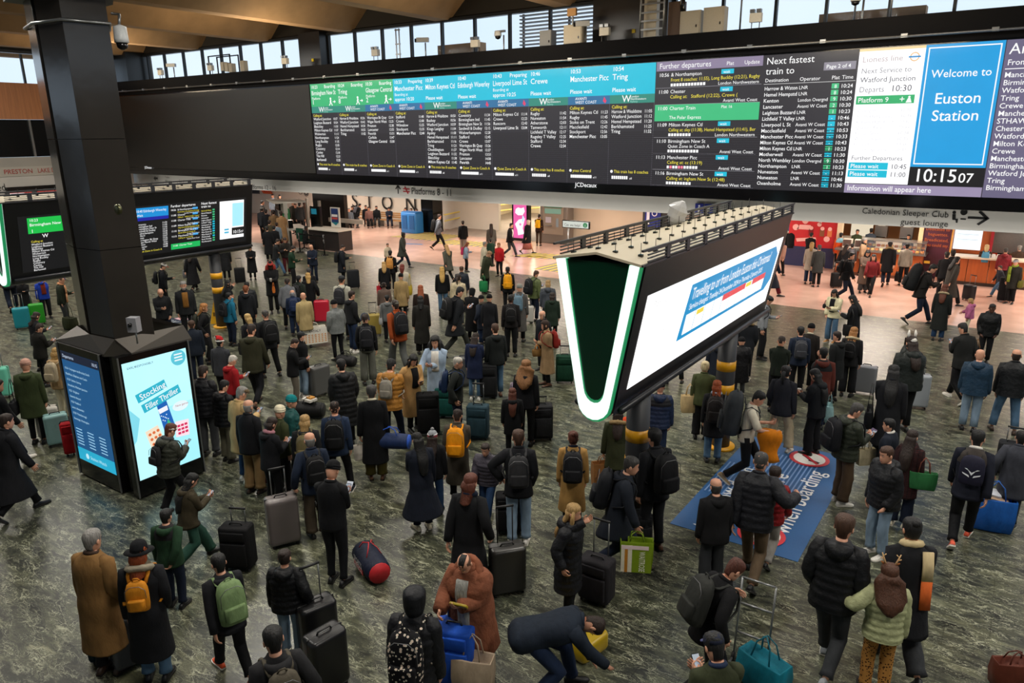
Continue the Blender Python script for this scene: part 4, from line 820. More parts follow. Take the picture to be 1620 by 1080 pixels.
# magazine / drinks shelves at far left of the shop row
mg = tag(empty('shop_shelving', (-8.6, 34, 0)), 'tall drinks shelving at the left end of the shop row', 'shelf')
bx('back', (-8.7, 34.6, 1.4), (1.9, .1, 2.8), mat('shelf_back', '#e8dcc8', .6), mg)
for z in (.5, .9, 1.3, 1.7, 2.1): bx('shelf_board', (-8.7, 34.35, z), (1.9, .45, .04), WHT, mg)
cols_b = ['#a8322c', '#d8d4cc', '#c23c38', '#38548c', '#7e2a2a', '#e0c040', '#2b2b33']
for r in range(5):
    for k in range(15):
        x = -9.5 + k * .12; c = cols_b[(k * 3 + r * 2) % 7]
        tag(MB().lathe([(.03, 0), (.04, .02), (.04, .16), (.015, .21), (.015, .25)], (x, 34.2, .52 + .4 * r), mat('bottle_' + c, c, .3), 6).build('bottle'), 'small drink bottle on the shop shelving left of the red poster', 'bottle', 'bottles on the shop shelving')
# red poster wall
rp_ = tag(empty('red_poster', (-7.2, 33, 0)), 'bright red festive poster on the navy shop front', 'poster')
bx('navy_base', (-7.15, 33.1, .42), (2.2, .2, .85), mat('navy_panel', '#232a52', .5), rp_)
bx('poster_board', (-7.15, 33.1, 1.62), (1.95, .12, 1.55), mat('poster_red', '#c01f28', .5), rp_)
f = frame((-8.1, 33.03, 2.38), (1, 0, 0), (0, 0, -1), rp_, emis=0, step=.005)
PK = '#f0b9b4'
f.disc(.62, .38, .14, PK, 2, sy=1.3); f.poly([(.4, .6), (.85, .6), (.95, .8), (.3, .8)], PK, 2); f.disc(.25, .72, .13, PK, 2); f.disc(1.2, .55, .09, PK, 2); f.poly([(1.1, .35), (1.16, .3), (1.2, .48), (1.3, .3), (1.36, .34), (1.24, .55)], PK, 2)
for x, c in ((1.25, '#8f5a3c'), (1.55, '#d87a4a'), (.8, '#7a1a20')): f.rect(x, .75, x + .18, 1.05, c, 2); f.disc(x + .09, .72, .08, PK, 3)
f.poly([(.3, 1.2), (1.1, 1.1), (1.15, 1.22), (.35, 1.34)], PK, 2); f.disc(1.55, 1.15, .12, PK, 2)
bx('cream_jamb', (-6.05, 33.0, 1.4), (.2, .25, 2.8), mat('cream_jamb', '#e2cfae', .5), rp_)
# cafe one
cf = tag(empty('cafe_counter', (-4.8, 32.5, 0)), 'long orange timber cafe counter with glass pastry display', 'counter')
for k in range(5): bx('front_panel', (-5.6 + k * .62, 32.3, .48), (.6, .5, .95), ORW, cf)
bx('kick_board', (-4.35, 32.25, .06), (3.2, .5, .12), mat('kick', '#5a3018', .5), cf)
bx('worktop', (-4.35, 32.4, 1.0), (3.3, .9, .06), STEEL, cf)
bx('glass_case_frame', (-3.9, 32.35, 1.45), (2.3, .7, .03), STEEL, cf); bx('glass', (-3.9, 32.02, 1.24), (2.3, .02, .4), GLS, cf)
for x in (-5.05, -2.75): bx('glass_case_post', (x, 32.03, 1.23), (.03, .03, .42), STEEL, cf)
GOLD = ['#e0a040', '#c87828', '#f0c878', '#b86a2c', '#e8d8a0', '#d04a28']
for r in range(2):
    for k in range(14): tag(MB().rbox((-4.95 + .16 * k, 32.25 + .3 * r, 1.08 + .12 * r), (.13, .18, .09), .04, mat('pastry_' + GOLD[(k + r) % 6], GOLD[(k + r * 2) % 6], .6), 2).build('pastry'), 'golden pastry lying in the glass cafe display', 'pastry', 'pastries in the cafe display')
bb = tag(empty('cafe_back_fixture', (-4.5, 35.6, 0)), 'brightly lit cafe back wall with orange panel and machines', 'counter')
bx('back_bench', (-4.4, 36.1, .5), (4.2, .7, 1.0), WHT, bb); bx('orange_panel', (-3.9, 36.6, 2.1), (3.0, .08, 1.1), mat('amber_panel', '#c77a22', .5), bb); bx('bright_panel', (-5.8, 36.6, 1.9), (.9, .1, 1.8), mat('cream_lit_panel', '#efe0c4', .4, 0, .9), bb)
for k, x in enumerate((-4.9, -3.9, -2.9, -1.95)):
    m_ = tag(empty('coffee_machine', (x, 35.2, 1)), '', 'coffee machine', 'coffee machines on the cafe back bench')
    m_['label'] = 'steel coffee machine on the cafe back bench, %s of four' % ('leftmost', 'second from left', 'third from left', 'rightmost')[k]
    bx('body', (x, 36.0, 1.35), (.5, .4, .5), STEEL, m_); bx('hopper', (x, 36.0, 1.7), (.3, .3, .22), mat('cream_hopper', '#e8e4da', .4), m_); bx('drip_tray', (x, 35.76, 1.12), (.4, .12, .04), BLK, m_); bx('lit_menu', (x, 35.95, 1.95), (.34, .04, .22), mat('warm_white_box', '#fff1d8', .4, 0, 1.0), m_)
for k in range(2):
    x = -5.6 + .45 * k; tag(MB().box((x, 32.4, 1.22), (.34, .3, .34), mat('rack_white', '#d8d0c4', .5)).box((x, 32.24, 1.25), (.3, .02, .25), mat('rack_dark', '#55413a', .5)).build('counter_rack'), 'small product rack on the left end of the cafe counter, ' + ('left' if k == 0 else 'right'), 'rack')
bx('lit_shelf_back', (-2.0, 36.6, 1.8), (1.6, .1, 1.3), mat('cool_white_lit', '#eef4ff', .4, 0, .9), bb)
for z in (1.3, 1.7, 2.1): bx('shelf', (-2.0, 36.4, z), (1.6, .3, .03), STEEL, bb)
for r in range(3):
    for k in range(10): tag(MB().lathe([(.035, 0), (.04, .12), (.02, .16)], (-2.7 + .15 * k, 36.35, 1.32 + .4 * r), mat('bottle_' + cols_b[(k + r) % 7], cols_b[(k + r) % 7], .3), 6).build('bottle'), 'small bottle on the lit shelf behind the cafe staff', 'bottle', 'bottles on the lit cafe shelf')
# baguette promo pillar
bp_ = tag(empty('promo_pillar', (-2.5, 33, 0)), 'plum coloured promotional pillar with orange baguette slogan', 'sign')
bx('jamb', (-3.05, 32.95, 1.4), (.16, .4, 2.8), CREAMP, bp_); bx('panel', (-2.5, 33.0, 1.4), (.95, .3, 2.8), mat('plum_panel', '#4c1a2e', .45, kind='panel'), bp_); bx('gold_trim', (-1.98, 32.9, 1.4), (.05, .3, 2.8), mat('gold_trim', '#d8963c', .4), bp_)
f = frame((-2.96, 32.83, 2.3), (1, 0, 0), (0, 0, -1), bp_, emis=.7, step=.005); OR = '#e86a28'
for j, (s, x) in enumerate((('Dedicated to', .05), ('baguettes.', .15), ('Breadicated,', .05), ('you could say.', .08))): f.text(s, x, .42 + (.19, .2)[j % 2] * (j % 2) + (.42 if j > 1 else 0), .17, OR, .82, bold=1)
f.rect(.15, 1.62, .35, 1.72, '#f0a030', 2)
# burger counter with menu screens
bc = tag(empty('takeaway_counter', (-.8, 32.6, 0)), 'orange timber takeaway counter under a bright white menu screen', 'counter')
for k in range(6): bx('front_panel', (-1.65 + .68 * k, 32.4, .5), (.66, .5, 1.0), ORW, bc)
bx('worktop', (.1, 32.45, 1.03), (4.3, .8, .06), mat('cream_top', '#d8ccb8', .4), bc); bx('kick_board', (.1, 32.35, .06), (4.2, .5, .12), mat('kick', '#2a1c14', .5), bc)
ms = tag(empty('menu_screen', (-1.45, 33.3, 2)), 'bright white menu screen on the takeaway counter wall', 'screen')
bx('timber_back', (-1.4, 33.5, 1.9), (1.5, .1, 1.8), ORW, ms)
f = frame((-1.95, 33.42, 2.5), (1, 0, 0), (0, 0, -1), ms, step=.01); f.rect(0, 0, .92, 1.35, '#f4fbff', 1, 1.2)
for j in range(5): f.rect(.1, .15 + j * .2, .8, .17 + j * .2, '#c8d8e0', 2); f.rect(.1, .2 + j * .2, .5, .215 + j * .2, '#d8e4ea', 2)
bx('red_jamb', (-.7, 33.4, 1.9), (.1, .1, 1.8), mat('red_jamb', '#a01828', .5), ms)
kb = tag(empty('kitchen_hood', (.6, 34.4, 1.4)), 'steel kitchen hood and hatch behind the takeaway counter', 'hood')
bx('steel_back', (.2, 34.6, 1.6), (2.4, .1, 1.3), STEEL, kb); bx('hood', (.2, 34.4, 2.5), (2.4, .6, .45), BLK, kb); bx('lit_hatch', (2.6, 34.5, 1.9), (2.0, .1, .8), mat('kitchen_light', '#e8ece8', .4, 0, .8), kb)
for k in range(3): tag(MB().box((-.7 + .16 * k, 32.3, 1.12), (.13, .16, .12), mat('white_box', '#e8e4e0', .5)).box((-.7 + .16 * k, 32.3, 1.19), (.1, .12, .02), mat('white_lid', '#d0ccc8', .5)).build('takeaway_box'), 'small white takeaway box on the takeaway counter end', 'box', 'takeaway boxes on the counter')
area('cafe_light', (-4.2, 33.6, 2.8), 3, .8, 60, (1, .86, .66)); area('shop_light', (-8.7, 33.5, 2.8), 1.6, .6, 22, (1, .88, .75)); area('takeaway_light', (1, 33.6, 2.8), 3, .6, 40, (1, .88, .72)); area('ramp_light', (-24.5, 37.5, 2.8), 3, 3, 260, (1, .88, .70)); area('seat_light', (-34.5, 33, 2.82), 8, .8, 100, (1, .88, .74))
# wet floor cone at the display post
wc = tag(empty('wet_floor_cone', (0, 0, 0)), 'yellow folding wet floor cone beside the striped display post', 'cone')
q = ground(345, 510); YC = mat('yellow_cone', '#e8ae12', .4)
for s in (-1, 1): MB().add([(-.16, s * .16, 0), (.16, s * .16, 0), (.06, s * .02, .66), (-.06, s * .02, .66), (-.16, s * .18, 0), (.16, s * .18, 0), (.06, s * .04, .66), (-.06, s * .04, .66)], [(0, 1, 2, 3), (7, 6, 5, 4), (0, 4, 5, 1), (1, 5, 6, 2), (2, 6, 7, 3), (3, 7, 4, 0)], YC).build('board', wc)
MB().box((0, 0, .68), (.1, .06, .06), YC).build('handle', wc); MB().box((0, -.14, .3), (.1, .02, .12), mat('cone_symbol', '#7a5a10', .5)).build('symbol', wc)
wc.location = (q[0], q[1] , 0); wc.rotation_euler = (0, 0, .5)
# ================================================================ PEOPLE
PAL = dict(k='#0d0e11', k2='#15161a', ch='#232529', n='#111a2c', n2='#1c2a44', g='#45474a', dg='#2f3134', lg='#8d9196', w='#d8d4cc', cr='#d6cdb2', be='#a8906c', ca='#8f6a3c', br='#3a2a20', ol='#2f3322', og='#3f4a2a', gr='#14301f', db='#1d2c40', bl='#2a4468', jb='#4d6a86', lj='#7b90a4', rd='#a31a20', dr='#4f141c', or_='#d04a1c', pk='#c06a8e', mu='#b07a30', kh='#7a6646', tn='#8a7350', bw='#5a3a26', te='#1a6a74', pu='#4b2e5e', yl='#d8a018', sg='#8fa090', lb='#9fb2c8', hot='#c8285e')
HAIRC = dict(k='#0a0909', b='#24160f', m='#41291a', y='#a58452', g='#7f7c78', w='#bdb8ae', r='#552817', o='#93431a', dg='#3a3836')
def colr(c): return PAL.get(c, c if c.startswith('#') else '#' + c)
SKIN = {'l': '#cc967a', 'd': '#4a2c1e', 't': '#9a6a4c'}
def nrm(v): v = np.array(v, float); return v / (np.linalg.norm(v) + 1e-9)
def ik(A, T, l1, l2, hint):
    d = T - A; L = np.linalg.norm(d); mx = (l1 + l2) * .995
    if L > mx: T = A + d * (mx / L); d = T - A; L = mx
    c = (l1 * l1 + L * L - l2 * l2) / (2 * l1 * L); c = max(-1, min(1, c)); u = d / L
    h = np.array(hint, float); h = h - u * (h @ u); h = nrm(h)
    return A + u * l1 * c + h * l1 * sqrt(max(0, 1 - c * c)), T
def ell_ring(cn, ax, ay, rx, ry, n, p=2.0, ryb=None):
    out = []
    for j in range(n):
        a = 2 * pi * j / n; ca, sa = cos(a), sin(a)
        x = abs(ca) ** (2 / p) * (1 if ca >= 0 else -1); y = abs(sa) ** (2 / p) * (1 if sa >= 0 else -1)
        out.append(cn + ax * (rx * x) + ay * ((ry if sa >= 0 else (ryb or ry)) * y))
    return out
HEADR = [(-.122, .022, .062, .0), (-.112, .042, .082, .03), (-.09, .055, .089, .06), (-.062, .064, .092, .078), (-.035, .069, .091, .088), (-.012, .073, .089, .094), (.012, .075, .085, .098), (.038, .077, .092, .1), (.065, .077, .09, .099), (.09, .071, .079, .091), (.108, .056, .058, .073), (.12, .03, .03, .042), (.124, .008, .008, .012)]
def head_ring(i, n, grow=0., face=0., short=0):
    u, rx, yf, yb = HEADR[i]; out = []
    for j in range(n):
        a = 2 * pi * j / n; x = rx * cos(a); y = (yf if sin(a) > 0 else yb) * sin(a); fa = abs((a - pi / 2 + pi) % (2 * pi) - pi)
        g = 1.0
        if grow:
            g = 1 + grow * min(1, max(.25, (u + .07) / .09))
            lim = radians((62 if u < .03 else 55) if not short else (122 if u < -.03 else 96 if u < .0 else 70 if u < .03 else 56))
            if fa < lim and u < face: g = .86
            elif fa < radians(75) and u < .1 and grow < .2: g = 1 + grow * .3
        elif True:
            if fa < .22 and -.045 < u < -.005: y += .02 if u < -.03 else .014
            if fa < .22 and -.005 <= u < .02: y += .006
            if .25 < fa < .6 and 0 < u < .02: y -= .007
            if fa < .5 and -.07 < u < -.05: y += .003
        out.append((x * g, y * g, u * (1 + grow * .7)))
    return out
def hand(mb, W, d, nrm_, side, m, n=6, curl=.6):
    """palm and five fingers; d = forearm direction, nrm_ = palm normal"""
    d = nrm(d); nn = nrm(nrm_ - d * (np.array(nrm_) @ d)); s = np.cross(d, nn) * side
    if n > 4:
        rings = [[W + d * t + s * (rx * cos(2 * pi * j / n)) + nn * (rz * sin(2 * pi * j / n)) for j in range(n)] for t, rx, rz in ((-.02, .026, .022), (.02, .034, .018), (.06, .042, .015), (.088, .04, .012))]
        mb.loft(rings, m)
        for k, (o, l) in enumerate(((.031, .072), (.011, .082), (-.011, .076), (-.03, .058))):
            p = W + d * .08 + s * o; pts = [p - d * .02, p]; dd = d
            for q in (.45, .32, .23):
                a = curl * (1 if q == .45 else 1.1); dd = nrm(dd * cos(a) + nn * sin(a)) if q != .45 else nrm(dd * cos(a * .7) + nn * sin(a * .7)); p = p + dd * l * q * 1.25; pts.append(p)
            mb.tube(pts, [.0095, .0095, .0088, .008, .006], m, 5)
        p = W + d * .015 + s * .03
        mb.tube([p - s * .01, p + s * .022 + d * .025 + nn * .006, p + s * .03 + d * .05 + nn * .022, p + s * .022 + d * .07 + nn * .036], [.013, .012, .010, .007], m, 5)
    else:
        mb.tube([W - d * .01, W + d * .06, W + d * .13 + nn * .03], [.026, .036, .015], m, 6, .5)

ARM = dict(  # hand target in person frame (side positive = outwards), forward, height as fraction of 1.75 m
    d=(.225, .04, .80), p=(.175, .12, .90), f=(.03, .30, 1.16), r=(.30, .02, .93), b=(.25, .04, .80), u=(.02, .17, 1.50), o=(.22, .42, 1.08), k=(.24, .02, 1.02), x=(.10, -.16, .92), c=(-.06, .20, 1.16), h=(.13, .25, 1.05), a=(.10, .30, 1.45), n=(.30, .30, 1.0), g=(.42, .16, 1.2), l=(.22, -.28, .86), s=(.12, .30, .72), t=(.05, .20, 1.32))
def build_person(px, py, fy, hd, top, leg, hair, arms, pose='st', lab='', skin='l', sh=None, h=None, fat=1.0, look=None, lean=None, sc=None, ub=None, bp=None, coll=None, hat=None, scarf=None, open_=None, group=None, beard=None, tex=None, bag=None, extra=None):
    kind, tc = top.split(':'); hood = fur = up = False; fc = None
    if '.' in kind:
        kind, fl = kind.split('.'); hood = 'h' in fl; fur = 'f' in fl; up = 'u' in fl
    lk, lc = leg.split(':')
    # posture
    ln = {'st': 3, 'wk': 7, 'wd': 3, 'si': 6, 'be': 72, 'ln': 25, 'kn': 12}[pose] if lean is None else lean
    L0 = radians(ln)
    PZ = {'si': .52, 'be': .74, 'kn': .55, 'ln': .88}.get(pose, .93 - (.03 if pose in ('wk', 'wd') else 0))
    tdir = np.array([0, sin(L0), cos(L0)]); tfw = np.array([0, cos(L0), -sin(L0)]); SX = np.array([1., 0, 0])
    P0 = np.array([0, -.35 * sin(L0) if pose == 'be' else 0, PZ])
    def T(s, y=0, x=0): return P0 + tdir * s + tfw * y + SX * x
    hp = radians({'f': 28}.get(arms[0] if arms[0] == 'f' else arms[1], 6) if look is None else look) + L0 * .6
    NB = T(.56, -.015); HC = T(.60, .0) + np.array([0, sin(hp) * .10 + .015, cos(hp) * .092])
    if pose == 'be': hp = radians(110); HC = T(.60) + np.array([0, .08, -.06])
    # solve height and place
    hoff = HC[1]; top_z = HC[2] + .122
    best = None
    def at(s):
        g = ground(px, py, top_z * s); return g
    if h is None:
        if fy:
            h_ = 1.75; lo_, hi_ = .55, 1.16; bs = None
            for k in range(62):
                s = lo_ + k * .01; g = at(s); y2 = proj((g[0], g[1], 0))[1] + (F_PX * .10 / max(6, np.hypot(g[0], g[1])) * .9 if pose != 'wk' else 0)
                e = abs(y2 - fy)
                if bs is None or e < bs[0]: bs = (e, s)
            s = bs[1]
            if s > .8: s = min(max(s, .87), 1.10)
        else: s = .98
    else: s = h / 1.75
    g = at(s); va = atan2(g[1], g[0]); face = va - radians(hd)      # heading clockwise from straight away
    fwv = np.array([cos(face), sin(face)])
    base = np.array([g[0], g[1]]) - fwv * hoff * s
    if pose == 'si' and base[0] < -25 and base[1] > 33.8: base = base * (33.75 / base[1])
    if DRY: return base, fat, bp
    base = base + OFFS.get((int(px), int(py)), 0)
    root_loc = (base[0], base[1], 0.0); rz = face - pi / 2
    dist = np.hypot(*base); Q = 2 if dist < 15 else 1 if dist < 24 else 0
    n = (10, 14, 20)[Q]; nt_ = (6, 8, 12)[Q]
    MS = mat('skin_' + skin, SKIN[skin], .5, kind='skin'); sole_c = sh
    rnd = random.Random(int(px * 7 + py))
    # ---- legs
    st_ = {'st': (.10, .10, .02, -.02), 'wk': (.08, .08, .34, -.30), 'wd': (.19, .19, .05, -.02), 'si': (.13, .13, .45, .42), 'be': (.17, .17, .12, -.30), 'ln': (.14, .14, .12, -.12), 'kn': (.12, .12, .1, -.35)}[pose]
    sw = 1 if rnd.random() < .5 else -1
    feet, knees, hips = [], [], []
    for i, sd in enumerate((-1, 1)):
        fw_ = st_[2] if sd == sw else st_[3]
        A = P0 + SX * sd * .09 + np.array([0, 0, -.02]); az = .085 + (.09 if pose == 'wk' and fw_ < 0 else 0)
        Tg = np.array([sd * st_[0], fw_ + P0[1] * (0 if pose == 'be' else 1), az])
        K, Tg = ik(A, Tg, *((.417, .407) if pose in ('st', 'wd', 'ln') else (.44, .42)), (sd * .08, 1, .25 if pose in ('si', 'kn') else 0)); hips.append(A); knees.append(K); feet.append(Tg)
    # ---- arms
    hands, elbows, shs = [], [], []
    for i, sd in enumerate((-1, 1)):
        S = T(.47, -.005, sd * .162); a = ARM[arms[i]]
        if pose == 'si': z = a[2] - .40 if arms[i] not in 'u' else 1.1
        elif pose == 'be': z = .35
        else: z = a[2]
        Tg = np.array([sd * a[0], a[1] + (0 if pose != 'wk' or arms[i] != 'd' else -.22 * sw * sd), z])
        if arms[i] in 'ufthca' and pose not in ('si', 'be'): Tg = Tg + np.array([0, sin(L0) * .45, 0])
        if pose == 'be': Tg = np.array([sd * .1, .42 + .1 * sd, .38])
        E, Tg = ik(S, Tg, .29, .26, (sd * (.45 if arms[i] != 'k' else .8), -.7 if arms[i] != 'k' else 0, -.4)); shs.append(S); elbows.append(E); hands.append(Tg)
    # ---- body: one mesh
    mb = MB(); tors = []
    for t_, w_, d_ in ((-.06, .11, .08), (.05, .12, .09), (.2, .12, .085), (.36, .14, .095), (.47, .135, .075), (.52, .07, .06), (.555, .056, .058), (.60, .052, .056)):
        tors.append(ell_ring(T(t_, -.005), SX, tfw, w_, d_, n))
    hx = SX; hf = np.array([0, cos(hp), -sin(hp)]); hu = np.array([0, sin(hp), cos(hp)])
    nh = (10, 14, 24)[Q]
    def HP(v): return HC + hx * v[0] + hf * v[1] + hu * v[2]
    mb.loft(tors, MS)
    mb.loft([[HP(v) for v in head_ring(i, nh)] for i in range(len(HEADR))], MS)
    for sd, A, K, F_ in zip((-1, 1), hips, knees, feet): mb.tube([A, (A + K) / 2, K, (K + F_) / 2 + np.array([0, -.01, 0]), F_], [.07, .06, .042, .036, .03], MS, 8)
    for i, sd in enumerate((-1, 1)):
        mb.tube([shs[i], elbows[i], hands[i]], [.045, .04, .024], MS, 8)
        fd = nrm(hands[i] - elbows[i]); pn = np.array([-sd * 1., .2, .0]) if arms[i] not in 'fhcut' else np.array([-sd * .6, .1, .6])
        if arms[i] not in 'p': hand(mb, hands[i], fd, pn, sd, MS, 8 if Q == 2 else 6 if Q == 1 else 4, .55 if arms[i] in 'db' else .8)
        elif Q: hand(mb, hands[i], fd, pn, sd, MS, 4)
    away = 70 < (hd % 360) < 290
    if Q:
        for sd in (-1, 1):
            mb.loft([[HP((sd * (.074 + t_), -.01 + ry * cos(a), -.005 + rz_ * sin(a))) for a in [2 * pi * j / 8 for j in range(8)]] for t_, ry, rz_ in ((-.004, .016, .026), (.008, .02, .032), (.014, .012, .022))], MS)
            if away:
                ME = mat('eye_dark', '#1a1210', .2); MW = mat('eye_white', '#c8c0b8', .3)
                for m_, r_, dy in ((MW, .011, 0), (ME, .007, .006)): mb.loft([[HP((sd * .030 + r_ * cos(a) * c_, .079 + dy + zz, .012 + r_ * .7 * sin(a) * c_)) for a in [2 * pi * j / 8 for j in range(8)]] for zz, c_ in ((0, 1), (.004, .6))], m_)
                mb.tube([HP((sd * .016, .094, .03)), HP((sd * .045, .086, .032))], .004, mat('brow_dark', '#2a1c14', .8), 4)
        if away:
            mb.tube([HP((-.022, .091, -.068)), HP((0, .096, -.066)), HP((.022, .091, -.068))], [.003, .0065, .003], mat('lips', '#8a4a44', .5), 5, .8)
    me = mb.mesh('person'); root = link('person', me); root.location = root_loc; root.rotation_euler = (0, 0, rz); root.scale = (s * (1 if s > .85 else 1.06),) * 2 + (s,)
    tag(root, lab, 'person', group); I4 = Matrix()
    def part(nm, mb_, **k): return link(nm, mb_.mesh(nm), root, I4, **k)
    # ---- trousers / skirt
    LC = colr(lc); ML = mat('trouser_' + LC, LC, .8, kind='cloth')
    if lk == 'leo': ML = leopard()
    if lk == 'tar': ML = tartan(LC, '#1c2030')
    wide = {'t': 1.0, 'w': 1.45, 'j': 1.12, 'sl': .82, 'leo': 1.15, 'tar': 1.15}.get(lk, 1)
    if lk != 's':
        mb = MB()
        if Q:
            mb.loft([ell_ring(T(t_, -.01), SX, tfw, w_, d_, nt_ + 2, 2.3) for t_, w_, d_ in ((-.10, .15, .11), (-.03, .175, .13), (.06, .168, .122), (.14, .155, .11))], ML)
        for A, K, F_ in zip(hips, knees, feet):
            M1, M2 = A * .5 + K * .5, K * .5 + F_ * .5; b0 = .10
            e = nrm(F_ - K)
            if Q == 2:
                pts = [A + np.array([0, 0, .04]), A * .75 + K * .25, M1, K * .9 + A * .1, K, K * .85 + F_ * .15, M2, K * .25 + F_ * .75, F_ - e * .07, F_ - e * .02]
                rs = [.092, .092, .085, .073 * wide ** .5, .076 * wide ** .6, .07 * wide ** .6, .067 * wide, .06 * wide, .061 * wide, .068 * wide]
            else: pts, rs = [A, M1, K, M2, F_ - e * .03], [.098, .09, .074 * wide ** .6, .066 * wide, .064 * wide]
            mb.tube(pts, rs, ML, nt_)
        part('trousers', mb)
    else:
        mb = MB(); yc = (feet[0][1] + feet[1][1]) / 2
        mb.loft([ell_ring(np.array([0, P0[1] + (yc - P0[1]) * t_, P0[2] - z]), SX, np.array([0, 1., 0]), w_, d_, n) for z, w_, d_, t_ in ((-.1, .15, .11, 0), (.1, .19, .15, .1), (.35, .21, .2, .5), (.66, .235, .24, .8))], ML); part('skirt', mb)
    # ---- shoes
    SHC = colr(sh) if sh else '#111111'; MSH = mat('shoe_' + SHC, SHC, .5, kind='leather'); sol = mat('sole', '#d8d4ca' if sh and sh not in ('k', 'bw', 'br') else '#1c1a18', .6)
    for i, (F_, K) in enumerate(zip(feet, knees)):
        sd = (-1, 1)[i]; mb = MB(); pit = radians(38) if (pose == 'wk' and F_[2] > .12) else 0; tw = radians(8) * sd
        def SP(x, y, z):
            y2, z2 = y * cos(pit) + z * sin(pit), -y * sin(pit) + z * cos(pit)
            return F_ + np.array([x * cos(tw) + y2 * sin(tw), -x * sin(tw) + y2 * cos(tw), z2])
        prof = [(-.085, .028, .05), (-.07, .036, .085), (-.02, .037, .10), (.03, .038, .075), (.08, .045, .055), (.13, .047, .045), (.175, .036, .038), (.195, .015, .022)]
        if Q == 0: prof = prof[::2] + [prof[-1]]
        k = 8; rings = []
        for y, rx, ht in prof: rings.append([SP(rx * cos(a), y, -.085 + (ht if sin(a) > .01 else .0) * (abs(sin(a)) ** .6) + (.012 if sin(a) < .01 else .0)) for a in [2 * pi * j / k for j in range(k)]])
        mb.loft(rings, MSH); so = part('shoe', mb)
        if Q:
            mb = MB(); mb.loft([[SP(rx * 1.06 * c_, y, z) for c_, z in ((-1, -.085), (1, -.085), (1, -.062), (-1, -.062))] for y, rx, ht in prof], sol, smooth=False); o = link('sole', mb.mesh('sole'), so, I4)
    # ---- top
    TC = colr(tc.split('/')[0]); T2 = colr(tc.split('/')[1]) if '/' in tc else None
    puff = kind in ('pf', 'pl'); soft = kind in ('fr',)
    MT = mat('top_' + TC + ('p' if puff else ''), TC, .55 if puff else .85, kind='soft' if soft or puff else 'cloth')
    if tex == 'check': MT = tartan(TC, '#161012')
    bulk = dict(jk=.022, cl=.026, cm=.026, pf=.045, pl=.042, hd=.018, sh=.006, ts=.004, fr=.06, cw=.03)[kind] * (1 + .0 * fat)
    hem = dict(jk=-.13, cl=-.56, cm=-.33, pf=-.10, pl=-.46, hd=-.08, sh=-.05, ts=-.07, fr=-.56, cw=-.62)[kind]
    if pose in ('si', 'kn', 'be'): hem = max(hem, -.12)
    prof = [(.575, .068, .07, -.005), (.548, .09, .078, -.01), (.528, .135, .083, -.01), (.50, .166, .092, -.01), (.465, .183, .104, -.008), (.41, .188, .118, 0), (.33, .183, .126, .004), (.22, .170, .12, .004), (.12, .164, .117, 0), (.03, .171, .124, -.006), (-.05, .175, .128, -.008), (-.12, .176, .13, -.008)]
    step = .022 if (puff and Q == 2) else .05 if Q else .09
    t_s = []; z = prof[0][0]
    while z > hem: t_s.append(z); z -= step if z < .46 else .02 if Q else .04
    t_s.append(hem)
    pr = prof[::-1]; P_ = lambda z, k: float(np.interp(z, [q[0] for q in pr], [q[k] for q in pr]))
    rings = []; qp = .085 if kind == 'pf' else .10; strd = (st_[2] - st_[3]) / 2 if pose == 'wk' else .0
    for z in t_s:
        w_, d_, yo = P_(z, 1), P_(z, 2), P_(z, 3); b_ = bulk * min(1, max(.3, (.58 - z) * 6)); w_ = w_ * fat + b_; d_ = d_ * (fat ** 1.5) + b_
        if z < -.12:
            e = (-.12 - z); fl = {'cl': .08, 'fr': .12, 'pl': .05, 'cm': .08, 'cw': .3}.get(kind, 0); w_ += e * fl; d_ += e * (fl + (.25 * strd / .3 if pose == 'wk' else .0))
            if pose == 'wk': d_ += .03
        if puff and z < .50: w_ += .014 * abs(sin(pi * z / qp)) - .007; d_ += .014 * abs(sin(pi * z / qp)) - .007
        cn = T(z, yo) if z > 0 else P0 + np.array([0, -sin(L0) * abs(z) * .15, z]) + tfw * yo
        if z < 0 and pose == 'be': cn = T(z, yo)
        ay = tfw if z > 0 or pose == 'be' else np.array([0, 1., 0])
        r = ell_ring(cn, SX, ay, w_, d_, n, 2.25)
        if Q and z < .45:
            r = [p + nrm(p - cn) * (.010 * mnoise.noise(Vector((p[0] * 7 + px, p[1] * 7, p[2] * 5 + py)))) * (1.4 if kind != 'sh' else .7) for p in r]
        rings.append(r)
    if pose == 'be':
        for q_, sc_ in ((.05, .9), (.09, .7), (.11, .4)): rings.append([c + (p - c) * sc_ - tdir * q_ for c in [sum(r) / len(r)] for p in r])
    else: rings.append([rings[-1][0] * 0 + c + (p - c) * .86 + np.array([0, 0, .02]) for c in [sum(rings[-1]) / len(rings[-1])] for p in rings[-1]])
    mb = MB(); mb.loft(rings, MT)
    if T2:   # contrasting yoke
        for k_, q in enumerate(mb.f):
            zz = sum(mb.v[i][2] for i in q) / len(q)
            if zz > P0[2] + .36: mb.m[k_] = mb.mi(mat('top_' + T2, T2, .7, kind='cloth'))
